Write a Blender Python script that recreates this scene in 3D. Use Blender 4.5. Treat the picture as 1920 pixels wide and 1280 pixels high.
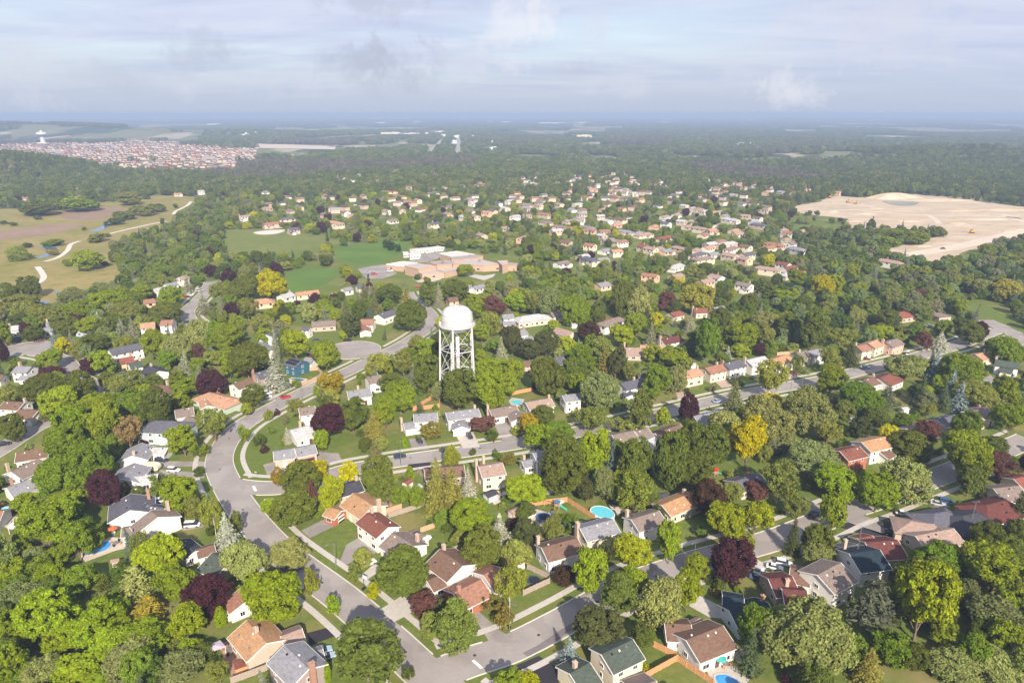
import bpy, bmesh, math, random
import numpy as np
from mathutils import Vector, Matrix

# ------------------------------------------------------------------ camera, sky, sun, exposure
sc = bpy.context.scene
for o in list(bpy.data.objects):
    bpy.data.objects.remove(o)
COL = sc.collection
H = 120.0                      # drone height above the suburb (m)
F = 1280.0                     # focal length in pixels of the 1920 wide photograph
PITCH = math.atan((640 - 212) / F)
ST, CT = math.sin(PITCH), math.cos(PITCH)
cam = bpy.data.objects.new('camera', bpy.data.cameras.new('camera'))
COL.objects.link(cam)
cam.location = (0, 0, H)
cam.rotation_euler = (math.pi / 2 - PITCH, 0, 0)
cam.data.sensor_width = 36
cam.data.lens = 36 * F / 1920
cam.data.clip_start = 0.5
cam.data.clip_end = 200000
sc.camera = cam

SUN_EL, SUN_AZ = math.radians(33), math.radians(-13)   # azimuth of the shadows, from +Y towards +X
sdir = Vector((math.sin(SUN_AZ) * math.cos(SUN_EL), math.cos(SUN_AZ) * math.cos(SUN_EL), -math.sin(SUN_EL)))
sun = bpy.data.objects.new('sun', bpy.data.lights.new('sun', 'SUN'))
COL.objects.link(sun)
sun.data.energy = 5.0
sun.data.angle = math.radians(0.53)
sun.data.color = (1.0, 0.89, 0.73)
sun.rotation_euler = sdir.to_track_quat('-Z', 'Y').to_euler()

vs = sc.view_settings
vs.view_transform = 'Standard'
try:
    vs.look = 'None'
except Exception:
    pass
vs.exposure = 0.84
vs.gamma = 1
vs.use_curve_mapping = False
sc.render.engine = 'CYCLES'
cy = sc.cycles
cy.use_denoising = True
cy.max_bounces = 5
cy.diffuse_bounces = 3
cy.glossy_bounces = 2
cy.transmission_bounces = 3
cy.transparent_max_bounces = 6
cy.volume_bounces = 0
cy.use_adaptive_sampling = True
cy.adaptive_threshold = 0.015
cy.sample_clamp_indirect = 6
cy.caustics_reflective = False
cy.caustics_refractive = False
sc.render.use_persistent_data = False


class NT:
    """tiny node-tree helper"""
    def __init__(s, tree):
        s.t = tree; s.n = tree.nodes; s.l = tree.links
        s.n.clear()
    def add(s, typ, ins=None, **kw):
        nd = s.n.new(typ)
        for k, v in kw.items():
            setattr(nd, k, v)
        for k, v in (ins or {}).items():
            s.set(nd, k, v)
        return nd
    def set(s, nd, k, v):
        sock = nd.inputs[k]
        if hasattr(v, 'outputs'):
            v = v.outputs[0]
        if isinstance(v, bpy.types.NodeSocket):
            s.l.new(v, sock)
        else:
            sock.default_value = v
    def math(s, op, a, b=0.0, c=None, clamp=False):
        nd = s.n.new('ShaderNodeMath'); nd.operation = op; nd.use_clamp = clamp
        s.set(nd, 0, a); s.set(nd, 1, b)
        if c is not None: s.set(nd, 2, c)
        return nd.outputs[0]
    def mix(s, fac, a, b, mode='MIX'):
        nd = s.n.new('ShaderNodeMix'); nd.data_type = 'RGBA'; nd.blend_type = mode
        s.set(nd, 0, fac); s.set(nd, 6, a); s.set(nd, 7, b)
        return nd.outputs[2]
    def ramp(s, fac, stops, interp='LINEAR'):
        nd = s.n.new('ShaderNodeValToRGB'); nd.color_ramp.interpolation = interp
        cr = nd.color_ramp
        while len(cr.elements) < len(stops): cr.elements.new(0.5)
        for e, (p, c) in zip(cr.elements, stops):
            e.position = p
            e.color = (c, c, c, 1) if not isinstance(c, tuple) else (*c[:3], 1)
        s.set(nd, 0, fac)
        return nd.outputs[0]
    def noise(s, vec, scale, detail=4, rough=0.55, dist=0.0):
        nd = s.n.new('ShaderNodeTexNoise')
        s.set(nd, 'Vector', vec); s.set(nd, 'Scale', scale); s.set(nd, 'Detail', detail)
        s.set(nd, 'Roughness', rough); s.set(nd, 'Distortion', dist)
        return nd.outputs[0]


world = bpy.data.worlds.new('World')
sc.world = world
world.use_nodes = True
w = NT(world.node_tree)
sky = w.add('ShaderNodeTexSky', sky_type='NISHITA')
sky.sun_disc = False
sky.sun_elevation = SUN_EL
sky.sun_rotation = math.pi + SUN_AZ          # the sun stands behind the camera
sky.air_density = 1.0
sky.dust_density = 1.6
sky.altitude = 300
tc = w.add('ShaderNodeTexCoord')
sep = w.add('ShaderNodeSeparateXYZ', {0: tc.outputs['Generated']})
zz = w.math('MAXIMUM', sep.outputs[2], 0.0)
den = w.math('ADD', zz, 0.085)
px_ = w.math('DIVIDE', sep.outputs[0], den)
py_ = w.math('DIVIDE', sep.outputs[1], den)
cv = w.add('ShaderNodeCombineXYZ', {0: px_, 1: py_, 2: 0.0})
mp = w.add('ShaderNodeMapping', {0: cv, 'Location': (3.1, 0.4, 0.0), 'Scale': (0.55, 1.0, 1.0)})
n1 = w.noise(mp, 0.62, 5, 0.56, 0.25)
veil = w.ramp(n1, [(0.30, 0.62), (0.62, 0.97)], 'EASE')
# the veil thickens towards the horizon and on the right-hand sky
low = w.ramp(zz, [(0.0, 1.0), (0.10, 0.62), (0.22, 0.12)])
side = w.math('MULTIPLY_ADD', sep.outputs[0], 1.3, 0.42, clamp=True)
veil2 = w.math('MAXIMUM', w.math('MAXIMUM', veil, low), w.math('MULTIPLY', side, 1.0))
veil2 = w.math('MINIMUM', veil2, 0.96)
n2 = w.noise(mp, 1.5, 6, 0.60, 0.5)
veilcol = w.mix(w.ramp(n2, [(0.34, 0.0), (0.66, 1.0)]), (4.45, 4.95, 6.5, 1), (5.5, 5.85, 7.15, 1))
veilcol = w.mix(w.ramp(zz, [(0.0, 1.0), (0.09, 0.0)]), veilcol, (3.95, 4.5, 5.75, 1))
base = w.mix(veil2, w.mix(1.0, sky.outputs[0], (1.35, 1.35, 1.28, 1), 'MULTIPLY'), veilcol)
# small separate cumulus puffs, placed where they stand in the sky
n3 = w.noise(tc.outputs['Generated'], 22.0, 8, 0.66, 0.35)
n4 = w.noise(tc.outputs['Generated'], 60.0, 6, 0.65, 0.0)
def puff(px, py, wx, wy, bright, amount, base):
    d = Vector(((px - 960) / F, CT - (py - 640) / F * ST, -ST - (py - 640) / F * CT)).normalized()
    ca = w.math('ARCTAN2', sep.outputs[0], sep.outputs[1])
    a0 = math.atan2(d.x, d.y)
    da = w.math('DIVIDE', w.math('SUBTRACT', ca, a0), wx)
    de = w.math('DIVIDE', w.math('SUBTRACT', sep.outputs[2], d.z), wy)
    # flatter underside
    r = w.math('SQRT', w.math('ADD', w.math('MULTIPLY', da, da), w.math('MULTIPLY', de, de)))
    v = w.math('SUBTRACT', w.math('MULTIPLY_ADD', n3, 3.6, w.math('MULTIPLY', n4, 1.2)), w.math('MULTIPLY_ADD', r, 0.95, 1.50))
    m = w.math('MULTIPLY', w.ramp(v, [(0.0, 0.0), (0.9, 1.0)], 'LINEAR'), amount)
    front = w.math('GREATER_THAN', sep.outputs[1], 0.0)
    return w.mix(w.math('MULTIPLY', m, front), base, bright)
GREYC = (3.95, 4.35, 5.35, 1); WHITEC = (6.9, 6.9, 7.4, 1); MIDC = (5.6, 5.8, 6.6, 1)
for p in [(730, 125, .085, .045, GREYC, .75), (700, 118, .04, .03, GREYC, .6), (360, 100, .05, .035, GREYC, .5), (60, 130, .09, .045, MIDC, .6),
          (968, 52, .06, .055, WHITEC, .55), (1000, 30, .035, .03, WHITEC, .5), (1128, 62, .03, .03, MIDC, .5), (1490, 166, .06, .022, WHITEC, .55), (1140, 156, .075, .022, MIDC, .5),
          (350, 168, .03, .018, MIDC, .5), (880, 115, .045, .025, MIDC, .4), (690, 8, .07, .03, GREYC, .55), (1640, 40, .13, .05, MIDC, .6), (1400, 135, .06, .03, MIDC, .4),
          (1090, 130, .04, .02, GREYC, .4), (200, 150, .1, .025, GREYC, .35), (560, 160, .09, .02, MIDC, .35)]:
    base = puff(*p, base)
bg = w.add('ShaderNodeBackground', {0: base, 1: 0.072})
wo = w.add('ShaderNodeOutputWorld', {0: bg})


# ------------------------------------------------------------------ geometry of the view (survey of the place)
def hgt(x, y):
    """terrain height: flat suburb, a few wooded rises far off"""
    z = 0.0
    z += 40 * math.exp(-((x + 1010) / 150) ** 2 - ((y - 1380) / 150) ** 2)
    z += 62 * math.exp(-((x + 2750) / 1200) ** 2 - ((y - 3900) / 420) ** 2)
    z += 26 * math.exp(-((x - 1250) / 460) ** 2 - ((y - 1880) / 300) ** 2)
    z += 55 * math.exp(-((x - 6200) / 5200) ** 2 - ((y - 15500) / 2400) ** 2)
    return z

def at(px, py, z=0.0):
    u, v = (px - 960) / F, (py - 640) / F
    dr = ST + v * CT
    t = (H - z) / max(dr, 1e-4)
    return Vector((u * t, t * (CT - v * ST), z))

def atg(px, py):
    z = 0.0
    for _ in range(14):
        p = at(px, py, z)
        z = 0.5 * z + 0.5 * min(hgt(p.x, p.y), 100)
    return at(px, py, z)

def proj(x, y, z):
    zc = y * CT + (H - z) * ST
    return 960 + F * x / zc, 640 + F * ((H - z) * CT - y * ST) / zc, zc

def height_to(p, py):
    v = (py - 640) / F
    return H - p.y * (ST + v * CT) / (CT - v * ST)

CR = {'A': (0, 853, 3), 'B': (640, 853, 3), 'C': (1280, 853, 3), 'D': (0, 500, 3), 'E': (640, 500, 3), 'F': (1280, 500, 3),
      'G': (0, 560, 6), 'H': (0, 760, 6), 'I': (400, 560, 6), 'J': (940, 560, 6), 'K': (1240, 560, 6), 'L': (1580, 560, 5.647),
      'M': (400, 1100, 6.4), 'N': (640, 900, 5.82), 'Q': (940, 300, 3.2), 'S': (660, 430, 5.647), 'X': (640, 150, 3), 'Y': (0, 150, 3), 'Z': (1280, 150, 3), 'P': (0, 0, 1)}
def cp(c, x, y):
    o = CR[c]
    return o[0] + x / o[2], o[1] + y / o[2]

# ------------------------------------------------------------------ materials
MATS = {}
def pmat(name, col, rough=0.85, var=0.18, scale=1.2, bump=0.0, spec=0.25, metal=0.0, kind='noise', sc2=None, col2=None):
    if name in MATS: return MATS[name]
    m = bpy.data.materials.new(name); m.use_nodes = True
    t = NT(m.node_tree)
    tcn = t.add('ShaderNodeNewGeometry')
    pos = tcn.outputs['Position']
    n = t.noise(pos, scale, 5, 0.62)
    c0 = tuple(max(0, c * (1 - var)) for c in col) + (1,)
    c1 = tuple(min(1, c * (1 + var)) for c in col) + (1,)
    colr = t.mix(t.ramp(n, [(0.3, 0.0), (0.7, 1.0)]), c0, c1)
    if col2 is not None:
        n2_ = t.noise(pos, sc2 or scale * 0.2, 4, 0.6)
        colr = t.mix(t.ramp(n2_, [(0.45, 0.0), (0.65, 1.0)]), colr, (*col2, 1))
    nrm = None
    if kind == 'shingle':
        tco = t.add('ShaderNodeTexCoord')
        sp = t.add('ShaderNodeSeparateXYZ', {0: tco.outputs['UV']})
        bk = t.add('ShaderNodeTexBrick', {'Vector': tco.outputs['UV'], 'Scale': 1.0, 'Mortar Size': 0.012, 'Bias': 0.0,
                   'Color1': (0.80, 0.80, 0.80, 1), 'Color2': (1.14, 1.12, 1.10, 1), 'Mortar': (0.62, 0.62, 0.62, 1), 'Brick Width': 0.9, 'Row Height': 0.32})
        colr = t.mix(1.0, colr, bk.outputs[0], 'MULTIPLY')
        n5 = t.noise(pos, 0.35, 4, 0.7)
        colr = t.mix(t.ramp(n5, [(0.42, 0.0), (0.72, 0.38)]), colr, tuple(c * 0.62 for c in col) + (1,))
    if kind == 'siding':
        sp = t.add('ShaderNodeSeparateXYZ', {0: pos})
        fr = t.math('FRACT', t.math('MULTIPLY', sp.outputs[2], 4.5))
        line = t.ramp(fr, [(0.0, 0.80), (0.14, 1.0), (1.0, 1.0)])
        colr = t.mix(1.0, colr, line, 'MULTIPLY')
        dirt = t.noise(pos, 0.6, 5, 0.7)
        colr = t.mix(t.ramp(dirt, [(0.5, 0.0), (0.8, 0.22)]), colr, tuple(c * 0.6 for c in col) + (1,))
    if kind == 'brick':
        tco = t.add('ShaderNodeTexCoord')
        mp2 = t.add('ShaderNodeMapping', {0: pos, 'Rotation': (math.pi / 2, 0, 0.6)})
        bk = t.add('ShaderNodeTexBrick', {'Vector': mp2, 'Scale': 1.0, 'Mortar Size': 0.012,
                   'Color1': (0.85, 0.85, 0.85, 1), 'Color2': (1.12, 1.06, 1.02, 1), 'Mortar': (1.15, 1.12, 1.1, 1), 'Brick Width': 0.25, 'Row Height': 0.09})
        colr = t.mix(1.0, colr, bk.outputs[0], 'MULTIPLY')
    b = t.add('ShaderNodeBsdfPrincipled', {'Base Color': colr, 'Roughness': rough, 'Metallic': metal, 'Specular IOR Level': spec})
    if bump:
        bn = t.add('ShaderNodeBump', {'Height': t.noise(pos, scale * 4, 4, 0.6), 'Strength': bump, 'Distance': 0.2})
        t.set(b, 'Normal', bn)
    t.add('ShaderNodeOutputMaterial', {0: b})
    MATS[name] = m
    return m

def glass_mat():
    m = bpy.data.materials.new('window_glass'); m.use_nodes = True
    t = NT(m.node_tree)
    g = t.add('ShaderNodeNewGeometry')
    n = t.noise(g.outputs['Position'], 0.7, 2)
    c = t.mix(n, (0.012, 0.016, 0.022, 1), (0.05, 0.06, 0.075, 1))
    b = t.add('ShaderNodeBsdfPrincipled', {'Base Color': c, 'Roughness': 0.08, 'Specular IOR Level': 0.6})
    t.add('ShaderNodeOutputMaterial', {0: b})
    return m
GLASS = glass_mat()

ROOF = {'brown': (.17, .105, .078), 'tan': (.40, .235, .13), 'orange': (.42, .245, .16), 'redbrown': (.19, .075, .055), 'grey': (.24, .24, .265),
        'dark': (.058, .058, .075), 'slate': (.11, .11, .14), 'green': (.075, .092, .078), 'palegrey': (.42, .42, .44), 'greybrown': (.215, .17, .15),
        'maroon': (.125, .045, .04), 'rust': (.30, .155, .11), 'pinkgrey': (.33, .235, .20), 'teal': (.02, .035, .05), 'brightred': (.24, .085, .065)}
ROOFW = {'brown': 'brown', 'tan': 'tan', 'orange': 'orange-tan', 'redbrown': 'red-brown', 'grey': 'grey', 'dark': 'charcoal', 'slate': 'slate-grey', 'green': 'dark green',
         'palegrey': 'pale grey', 'greybrown': 'grey-brown', 'maroon': 'maroon', 'rust': 'rust-brown', 'pinkgrey': 'pinkish brown', 'teal': 'blue-black', 'brightred': 'brick-red'}
WALL = {'white': (.70, .67, .635), 'cream': (.62, .54, .43), 'beige': (.50, .41, .33), 'brick': (.36, .125, .075), 'pink': (.52, .36, .30), 'bluegrey': (.42, .47, .53),
        'sage': (.42, .50, .42), 'blue': (.035, .115, .175), 'taupe': (.33, .27, .26), 'peach': (.60, .42, .32), 'stone': (.45, .37, .32), 'paleblue': (.58, .66, .72)}
WALLW = {'white': 'white', 'cream': 'cream', 'beige': 'beige', 'brick': 'red brick', 'pink': 'pink brick', 'bluegrey': 'blue-grey', 'sage': 'sage green', 'blue': 'deep blue',
         'taupe': 'taupe', 'peach': 'peach', 'stone': 'stone', 'paleblue': 'pale blue'}
def roofm(c): return pmat('roof_' + c, ROOF[c], 0.9, 0.15, 2.2, 0.12, 0.15, kind='shingle')
def wallm(c): return pmat('wall_' + c, WALL[c], 0.75, 0.06, 1.0, 0, 0.3, kind='brick' if c in ('brick', 'pink', 'stone', 'peach') else 'siding')
TRIM = pmat('trim_white', (.70, .68, .655), 0.5, 0.05)
CONC = pmat('concrete', (.44, .405, .375), 0.9, 0.10, 0.9, 0.1, 0.2)
KERB = pmat('kerb_concrete', (.53, .50, .46), 0.9, 0.08, 0.9, 0.1, 0.2)
CHIM = {'r': pmat('chimney_brick', (.34, .20, .15), 0.9, 0.15, 2, kind='brick'), 't': pmat('chimney_buff', (.44, .34, .27), 0.9, 0.12, 2)}
WOOD = {'o': pmat('fence_cedar', (.50, .26, .13), 0.8, 0.2, 3), 'g': pmat('fence_grey', (.33, .27, .23), 0.85, 0.2, 3), 't': pmat('fence_tan', (.46, .32, .21), 0.85, 0.2, 3)}
METAL = pmat('grey_metal', (.30, .30, .31), 0.45, 0.1, 2, metal=0.6)
BLACK = pmat('black_rubber', (.02, .02, .021), 0.7, 0.1)
BROWND = pmat('door_brown', (.12, .05, .04), 0.6, 0.1)

# ------------------------------------------------------------------ object helpers
def link(name, me, parent=None, mats=None, loc=None):
    o = bpy.data.objects.new(name, me)
    COL.objects.link(o)
    if parent is not None: o.parent = parent
    if loc is not None: o.location = loc
    return o

def mesh(name, verts, faces, mat, smooth=False):
    me = bpy.data.meshes.new(name)
    me.from_pydata([tuple(v) for v in verts], [], faces)
    if mat is not None:
        for m in (mat if isinstance(mat, (list, tuple)) else [mat]): me.materials.append(m)
    if smooth:
        me.polygons.foreach_set('use_smooth', [True] * len(me.polygons))
    me.update()
    return me

def empty(name, loc, rz=0.0):
    o = bpy.data.objects.new(name, None)
    COL.objects.link(o); o.location = loc; o.rotation_euler = (0, 0, rz)
    o.empty_display_size = 0.5
    return o

USED = {}
def tag(o, label, cat, group=None, kind=None):
    o['label'] = label; o['category'] = cat
    if group: o['group'] = group
    if kind: o['kind'] = kind
    USED.setdefault(label, []).append(o)
    return o

def struct(o, kind='structure'):
    o['kind'] = kind
    return o

class MB:
    """collects simple solids into one mesh"""
    def __init__(s): s.v = []; s.f = []; s.uv = {}
    def box(s, c, sx, sy, sz, rz=0.0):
        ca, sa = math.cos(rz), math.sin(rz); b = len(s.v)
        for dz in (-.5, .5):
            for dx, dy in ((-.5, -.5), (.5, -.5), (.5, .5), (-.5, .5)):
                x, y = dx * sx, dy * sy
                s.v.append((c[0] + x * ca - y * sa, c[1] + x * sa + y * ca, c[2] + dz * sz))
        s.f += [tuple(b + i for i in q) for q in ((3, 2, 1, 0), (4, 5, 6, 7), (0, 1, 5, 4), (1, 2, 6, 5), (2, 3, 7, 6), (3, 0, 4, 7))]
        return s
    def prism(s, pts, z0, z1):
        a = sum(pts[i][0] * pts[(i + 1) % len(pts)][1] - pts[(i + 1) % len(pts)][0] * pts[i][1] for i in range(len(pts)))
        if a < 0: pts = pts[::-1]
        b = len(s.v); n = len(pts)
        s.v += [(p[0], p[1], z0) for p in pts] + [(p[0], p[1], z1) for p in pts]
        s.f.append(tuple(b + n - 1 - i for i in range(n))); s.f.append(tuple(b + n + i for i in range(n)))
        for i in range(n):
            j = (i + 1) % n
            s.f.append((b + i, b + j, b + n + j, b + n + i))
        return s
    def tube(s, p, q, r0, r1=None, n=8, caps=True):
        r1 = r0 if r1 is None else r1
        p, q = Vector(p), Vector(q); d = (q - p)
        if d.length < 1e-6: return s
        d.normalize(); a = d.orthogonal().normalized(); c = d.cross(a); b = len(s.v)
        for cen, r in ((p, r0), (q, r1)):
            for i in range(n):
                t = 2 * math.pi * i / n
                s.v.append(tuple(cen + (a * math.cos(t) + c * math.sin(t)) * r))
        for i in range(n):
            j = (i + 1) % n
            s.f.append((b + i, b + j, b + n + j, b + n + i))
        if caps:
            s.f.append(tuple(b + n - 1 - i for i in range(n))); s.f.append(tuple(b + n + i for i in range(n)))
        return s
    def lathe(s, prof, n=24, c=(0, 0, 0)):
        b = len(s.v)
        for r, z in prof:
            for i in range(n):
                t = 2 * math.pi * i / n
                s.v.append((c[0] + r * math.cos(t), c[1] + r * math.sin(t), c[2] + z))
        for k in range(len(prof) - 1):
            for i in range(n):
                j = (i + 1) % n
                s.f.append((b + k * n + i, b + k * n + j, b + (k + 1) * n + j, b + (k + 1) * n + i))
        return s
    def poly(s, pts):
        b = len(s.v); s.v += [tuple(p) for p in pts]; s.f.append(tuple(range(b, b + len(pts)))); return s
    def me(s, name, mat, smooth=False): return mesh(name, s.v, s.f, mat, smooth)
    def obj(s, name, mat, parent=None, smooth=False, loc=None): return link(name, s.me(name, mat, smooth), parent, loc=loc)

# ================================================================== THE GROUND
def ground_mat():
    m = bpy.data.materials.new('lawn_and_land'); m.use_nodes = True
    t = NT(m.node_tree)
    pos = t.add('ShaderNodeNewGeometry').outputs['Position']
    a = t.noise(pos, 0.045, 5, 0.6); b = t.noise(pos, 0.5, 5, 0.65); c = t.noise(pos, 0.012, 3, 0.5)
    lawn = t.mix(t.ramp(b, [(0.3, 0), (0.72, 1)]), (.085, .118, .022, 1), (.15, .185, .042, 1))
    dry = t.mix(t.ramp(a, [(0.50, 0), (0.68, 0.8)]), lawn, (.25, .195, .085, 1))
    mow = t.mix(t.ramp(c, [(0.45, 0), (0.6, 0.4)]), dry, (.092, .135, .022, 1))
    # open country: woods, fields and clearings
    big = t.noise(pos, 0.0011, 5, 0.6); med = t.noise(pos, 0.006, 5, 0.65); sm = t.noise(pos, 0.03, 4, 0.7)
    wood = t.mix(t.ramp(sm, [(0.3, 0), (0.75, 1)]), (.020, .036, .014, 1), (.052, .075, .028, 1))
    mp_ = t.add('ShaderNodeMapping', {0: pos, 'Scale': (1.0, 0.34, 1.0)})
    fld = t.noise(mp_, 0.0034, 4, 0.5)
    field = t.mix(t.ramp(fld, [(0.44, 0), (0.48, 0.92)]), wood, (.17, .175, .075, 1))
    field = t.mix(t.ramp(t.noise(mp_, 0.0071, 3, 0.5), [(0.55, 0), (0.58, 0.9)]), field, (.38, .33, .235, 1))
    ln = t.add('ShaderNodeVectorMath', {0: pos}, operation='LENGTH').outputs['Value']
    far = t.math('SUBTRACT', t.math('MULTIPLY', ln, 0.001), t.math('MULTIPLY_ADD', med, 0.5, 0.75))
    col = t.mix(t.ramp(far, [(0.0, 0), (0.25, 1)]), mow, field)
    bn = t.add('ShaderNodeBump', {'Height': t.noise(pos, 2.5, 4, 0.7), 'Strength': 0.5, 'Distance': 0.12})
    p = t.add('ShaderNodeBsdfPrincipled', {'Base Color': col, 'Roughness': 0.95, 'Specular IOR Level': 0.1, 'Normal': bn})
    t.add('ShaderNodeOutputMaterial', {0: p})
    return m
def make_ground():
    nr, na = 170, 160
    rs = [30 * (62000 / 30) ** (i / (nr - 1)) for i in range(nr)]
    v = [(0, 0, hgt(0, 0))]
    for r in rs:
        for k in range(na):
            a = 2 * math.pi * k / na
            x, y = r * math.sin(a), r * math.cos(a)
            v.append((x, y, hgt(x, y)))
    f = [(0, 1 + k, 1 + (k + 1) % na)[::-1] for k in range(na)]
    for i in range(nr - 1):
        for k in range(na):
            a = 1 + i * na + k; b = 1 + i * na + (k + 1) % na
            f.append((a, b, b + na, a + na)[::-1])
    me = mesh('ground', v, f, ground_mat())
    if me.polygons[0].normal.z < 0: me.flip_normals()
    return struct(link('ground', me))
make_ground()

def sheet(name, pts, z, mat, kind='structure', sub=0):
    """flat area lying on the ground"""
    b = MB().poly([(p[0], p[1], z) for p in pts])
    me = b.me(name, mat)
    if me.polygons[0].normal.z < 0: me.flip_normals()
    o = link(name, me)
    if kind: o['kind'] = kind
    return o
def ppoly(c, pts):
    out = []
    for x, y in pts:
        p = at(*cp(c, x, y)); out.append((p.x, p.y))
    return out
def smooth_poly(pts, n=4):
    out = []; m = len(pts)
    for i in range(m):
        p0, p1, p2, p3 = (Vector(pts[(i + k - 1) % m]) for k in range(4))
        for k in range(n):
            t = k / n
            out.append(tuple(0.5 * ((2 * p1) + (p2 - p0) * t + (2 * p0 - 5 * p1 + 4 * p2 - p3) * t * t + (3 * p1 - p0 - 3 * p2 + p3) * t ** 3)))
    return out
def curve(pts, n=8):
    pts = [Vector(p) for p in pts]; out = []
    e = [pts[0] * 2 - pts[1]] + pts + [pts[-1] * 2 - pts[-2]]
    for i in range(len(pts) - 1):
        p0, p1, p2, p3 = e[i:i + 4]
        for k in range(n):
            t = k / n
            out.append(0.5 * ((2 * p1) + (p2 - p0) * t + (2 * p0 - 5 * p1 + 4 * p2 - p3) * t * t + (3 * p1 - p0 - 3 * p2 + p3) * t ** 3))
    out.append(pts[-1])
    return out
def offset(pl, d):
    out = []
    for i, p in enumerate(pl):
        a = pl[max(i - 1, 0)]; b = pl[min(i + 1, len(pl) - 1)]
        t = (b - a).normalized()
        out.append(p + Vector((-t.y, t.x)) * d)
    return out
def inside(p, poly):
    x, y = p[0], p[1]; r = False; n = len(poly); j = n - 1
    for i in range(n):
        xi, yi = poly[i][0], poly[i][1]; xj, yj = poly[j][0], poly[j][1]
        if (yi > y) != (yj > y) and x < (xj - xi) * (y - yi) / (yj - yi) + xi: r = not r
        j = i
    return r
def pdist(p, pl):
    best = 1e9
    for a, b in zip(pl[:-1], pl[1:]):
        d = b - a; L = d.length_squared
        t = 0 if L == 0 else max(0, min(1, (p - a).dot(d) / L))
        best = min(best, (p - (a + d * t)).length)
    return best
def ribbon(b, pl, w, z, h=0.0):
    """strip along a polyline; h > 0 gives it sides"""
    L, R = offset(pl, w / 2), offset(pl, -w / 2)
    for i in range(len(pl) - 1):
        q = [L[i], R[i], R[i + 1], L[i + 1]]
        if h <= 0:
            b.poly([(p.x, p.y, z) for p in q])
        else:
            k = len(b.v)
            b.v += [(p.x, p.y, z) for p in q] + [(p.x, p.y, z + h) for p in q]
            b.f += [(k + 4, k + 5, k + 6, k + 7), (k, k + 4, k + 7, k + 3), (k + 1, k + 2, k + 6, k + 5)]
            if i == 0: b.f.append((k, k + 1, k + 5, k + 4))
            if i == len(pl) - 2: b.f.append((k + 3, k + 7, k + 6, k + 2))

def asphalt(name, col, patch):
    m = bpy.data.materials.new(name); m.use_nodes = True
    t = NT(m.node_tree)
    pos = t.add('ShaderNodeNewGeometry').outputs['Position']
    a = t.noise(pos, 0.10, 4, 0.55); b = t.noise(pos, 1.2, 5, 0.7)
    c = t.mix(t.ramp(a, [(0.42, 0), (0.58, 1)]), (*col, 1), (*patch, 1))
    c = t.mix(t.ramp(b, [(0.2, 0.0), (0.8, 0.30)]), c, tuple(x * 0.7 for x in col) + (1,))
    pt = t.add('ShaderNodeTexVoronoi', {'Vector': pos, 'Scale': 0.16}, distance='CHEBYCHEV')
    c = t.mix(t.ramp(t.add('ShaderNodeSeparateColor', {0: pt.outputs['Color']}).outputs[0], [(0.74, 0.0), (0.75, 0.34)]), c, tuple(x * 0.72 for x in col) + (1,))
    vo = t.add('ShaderNodeTexVoronoi', {'Vector': t.add('ShaderNodeVectorMath', {0: pos, 1: t.add('ShaderNodeTexNoise', {'Vector': pos, 'Scale': 0.5}).outputs[1]}, operation='ADD').outputs[0], 'Scale': 0.13}, feature='DISTANCE_TO_EDGE')
    c = t.mix(t.ramp(vo.outputs[0], [(0.0, 0.16), (0.012, 0.0)]), c, tuple(x * 0.45 for x in col) + (1,))
    p = t.add('ShaderNodeBsdfPrincipled', {'Base Color': c, 'Roughness': 0.9, 'Specular IOR Level': 0.2})
    t.add('ShaderNodeOutputMaterial', {0: p})
    return m
ROAD = asphalt('road_asphalt', (.275, .248, .238), (.325, .294, .28))
DRIVE = asphalt('driveway_asphalt', (.26, .235, .222), (.33, .30, .28))
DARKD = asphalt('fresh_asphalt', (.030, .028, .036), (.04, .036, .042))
PAVER = pmat('driveway_pavers', (.40, .30, .25), 0.9, 0.12, 1.5)
PATIO = pmat('patio_stone', (.50, .43, .38), 0.9, 0.12, 1.5)

ROADS_PX = {
 'a': (9.2, [(930, 1385), (880, 1335), (830, 1290), (790, 1255), (722, 1191), (640, 1119), (557, 1057), (512, 1020), (466, 968), (430, 915), (411, 868), (424, 830), (455, 797), (500, 770), (555, 742), (610, 716), (655, 695), (700, 673), (750, 649), (790, 624), (808, 606), (806, 590), (790, 574), (770, 560), (762, 548)]),
 'b': (9.0, [(822, 1262), (880, 1240), (960, 1213), (1060, 1162), (1140, 1116), (1200, 1088), (1260, 1067), (1330, 1045), (1440, 1015), (1520, 985), (1580, 958), (1640, 938), (1700, 915), (1780, 885), (1850, 857), (1930, 822)]),
 'c': (8.6, [(425, 908), (473, 914), (525, 914), (580, 905), (640, 884), (700, 872), (760, 862), (860, 848), (960, 833), (1020, 822), (1080, 810), (1150, 796), (1250, 772), (1330, 753), (1400, 738), (1500, 720), (1570, 706), (1640, 688), (1720, 668), (1800, 645), (1860, 622), (1893, 618)]),
 'd': (8.6, [(60, 660), (98, 667), (124, 680), (140, 702), (175, 722), (215, 745), (250, 772)]),
 'e': (8.6, [(-60, 880), (-20, 856), (10, 838), (40, 818), (70, 800), (110, 785)]),
 'f': (8.6, [(395, 528), (387, 546), (368, 566), (352, 582), (354, 597), (372, 610), (398, 617)]),
 'g': (8.6, [(660, 657), (690, 667), (703, 672)]),
 'h': (10., [(1846, 600), (1893, 621), (1930, 645), (1980, 680)]),
}
RD = {}
for k, (w_, pts) in ROADS_PX.items():
    RD[k] = (w_, curve([Vector(at(*p)).to_2d() for p in pts], 6))
for i, (k, (w_, pl)) in enumerate(RD.items()):
    b = MB(); ribbon(b, pl, w_, 0.03 + 0.004 * i)
    me = b.me('road', ROAD)
    for p in me.polygons:
        pass
    if me.polygons[0].normal.z < 0: me.flip_normals()
    struct(link('road', me))
BULBS = []
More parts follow.
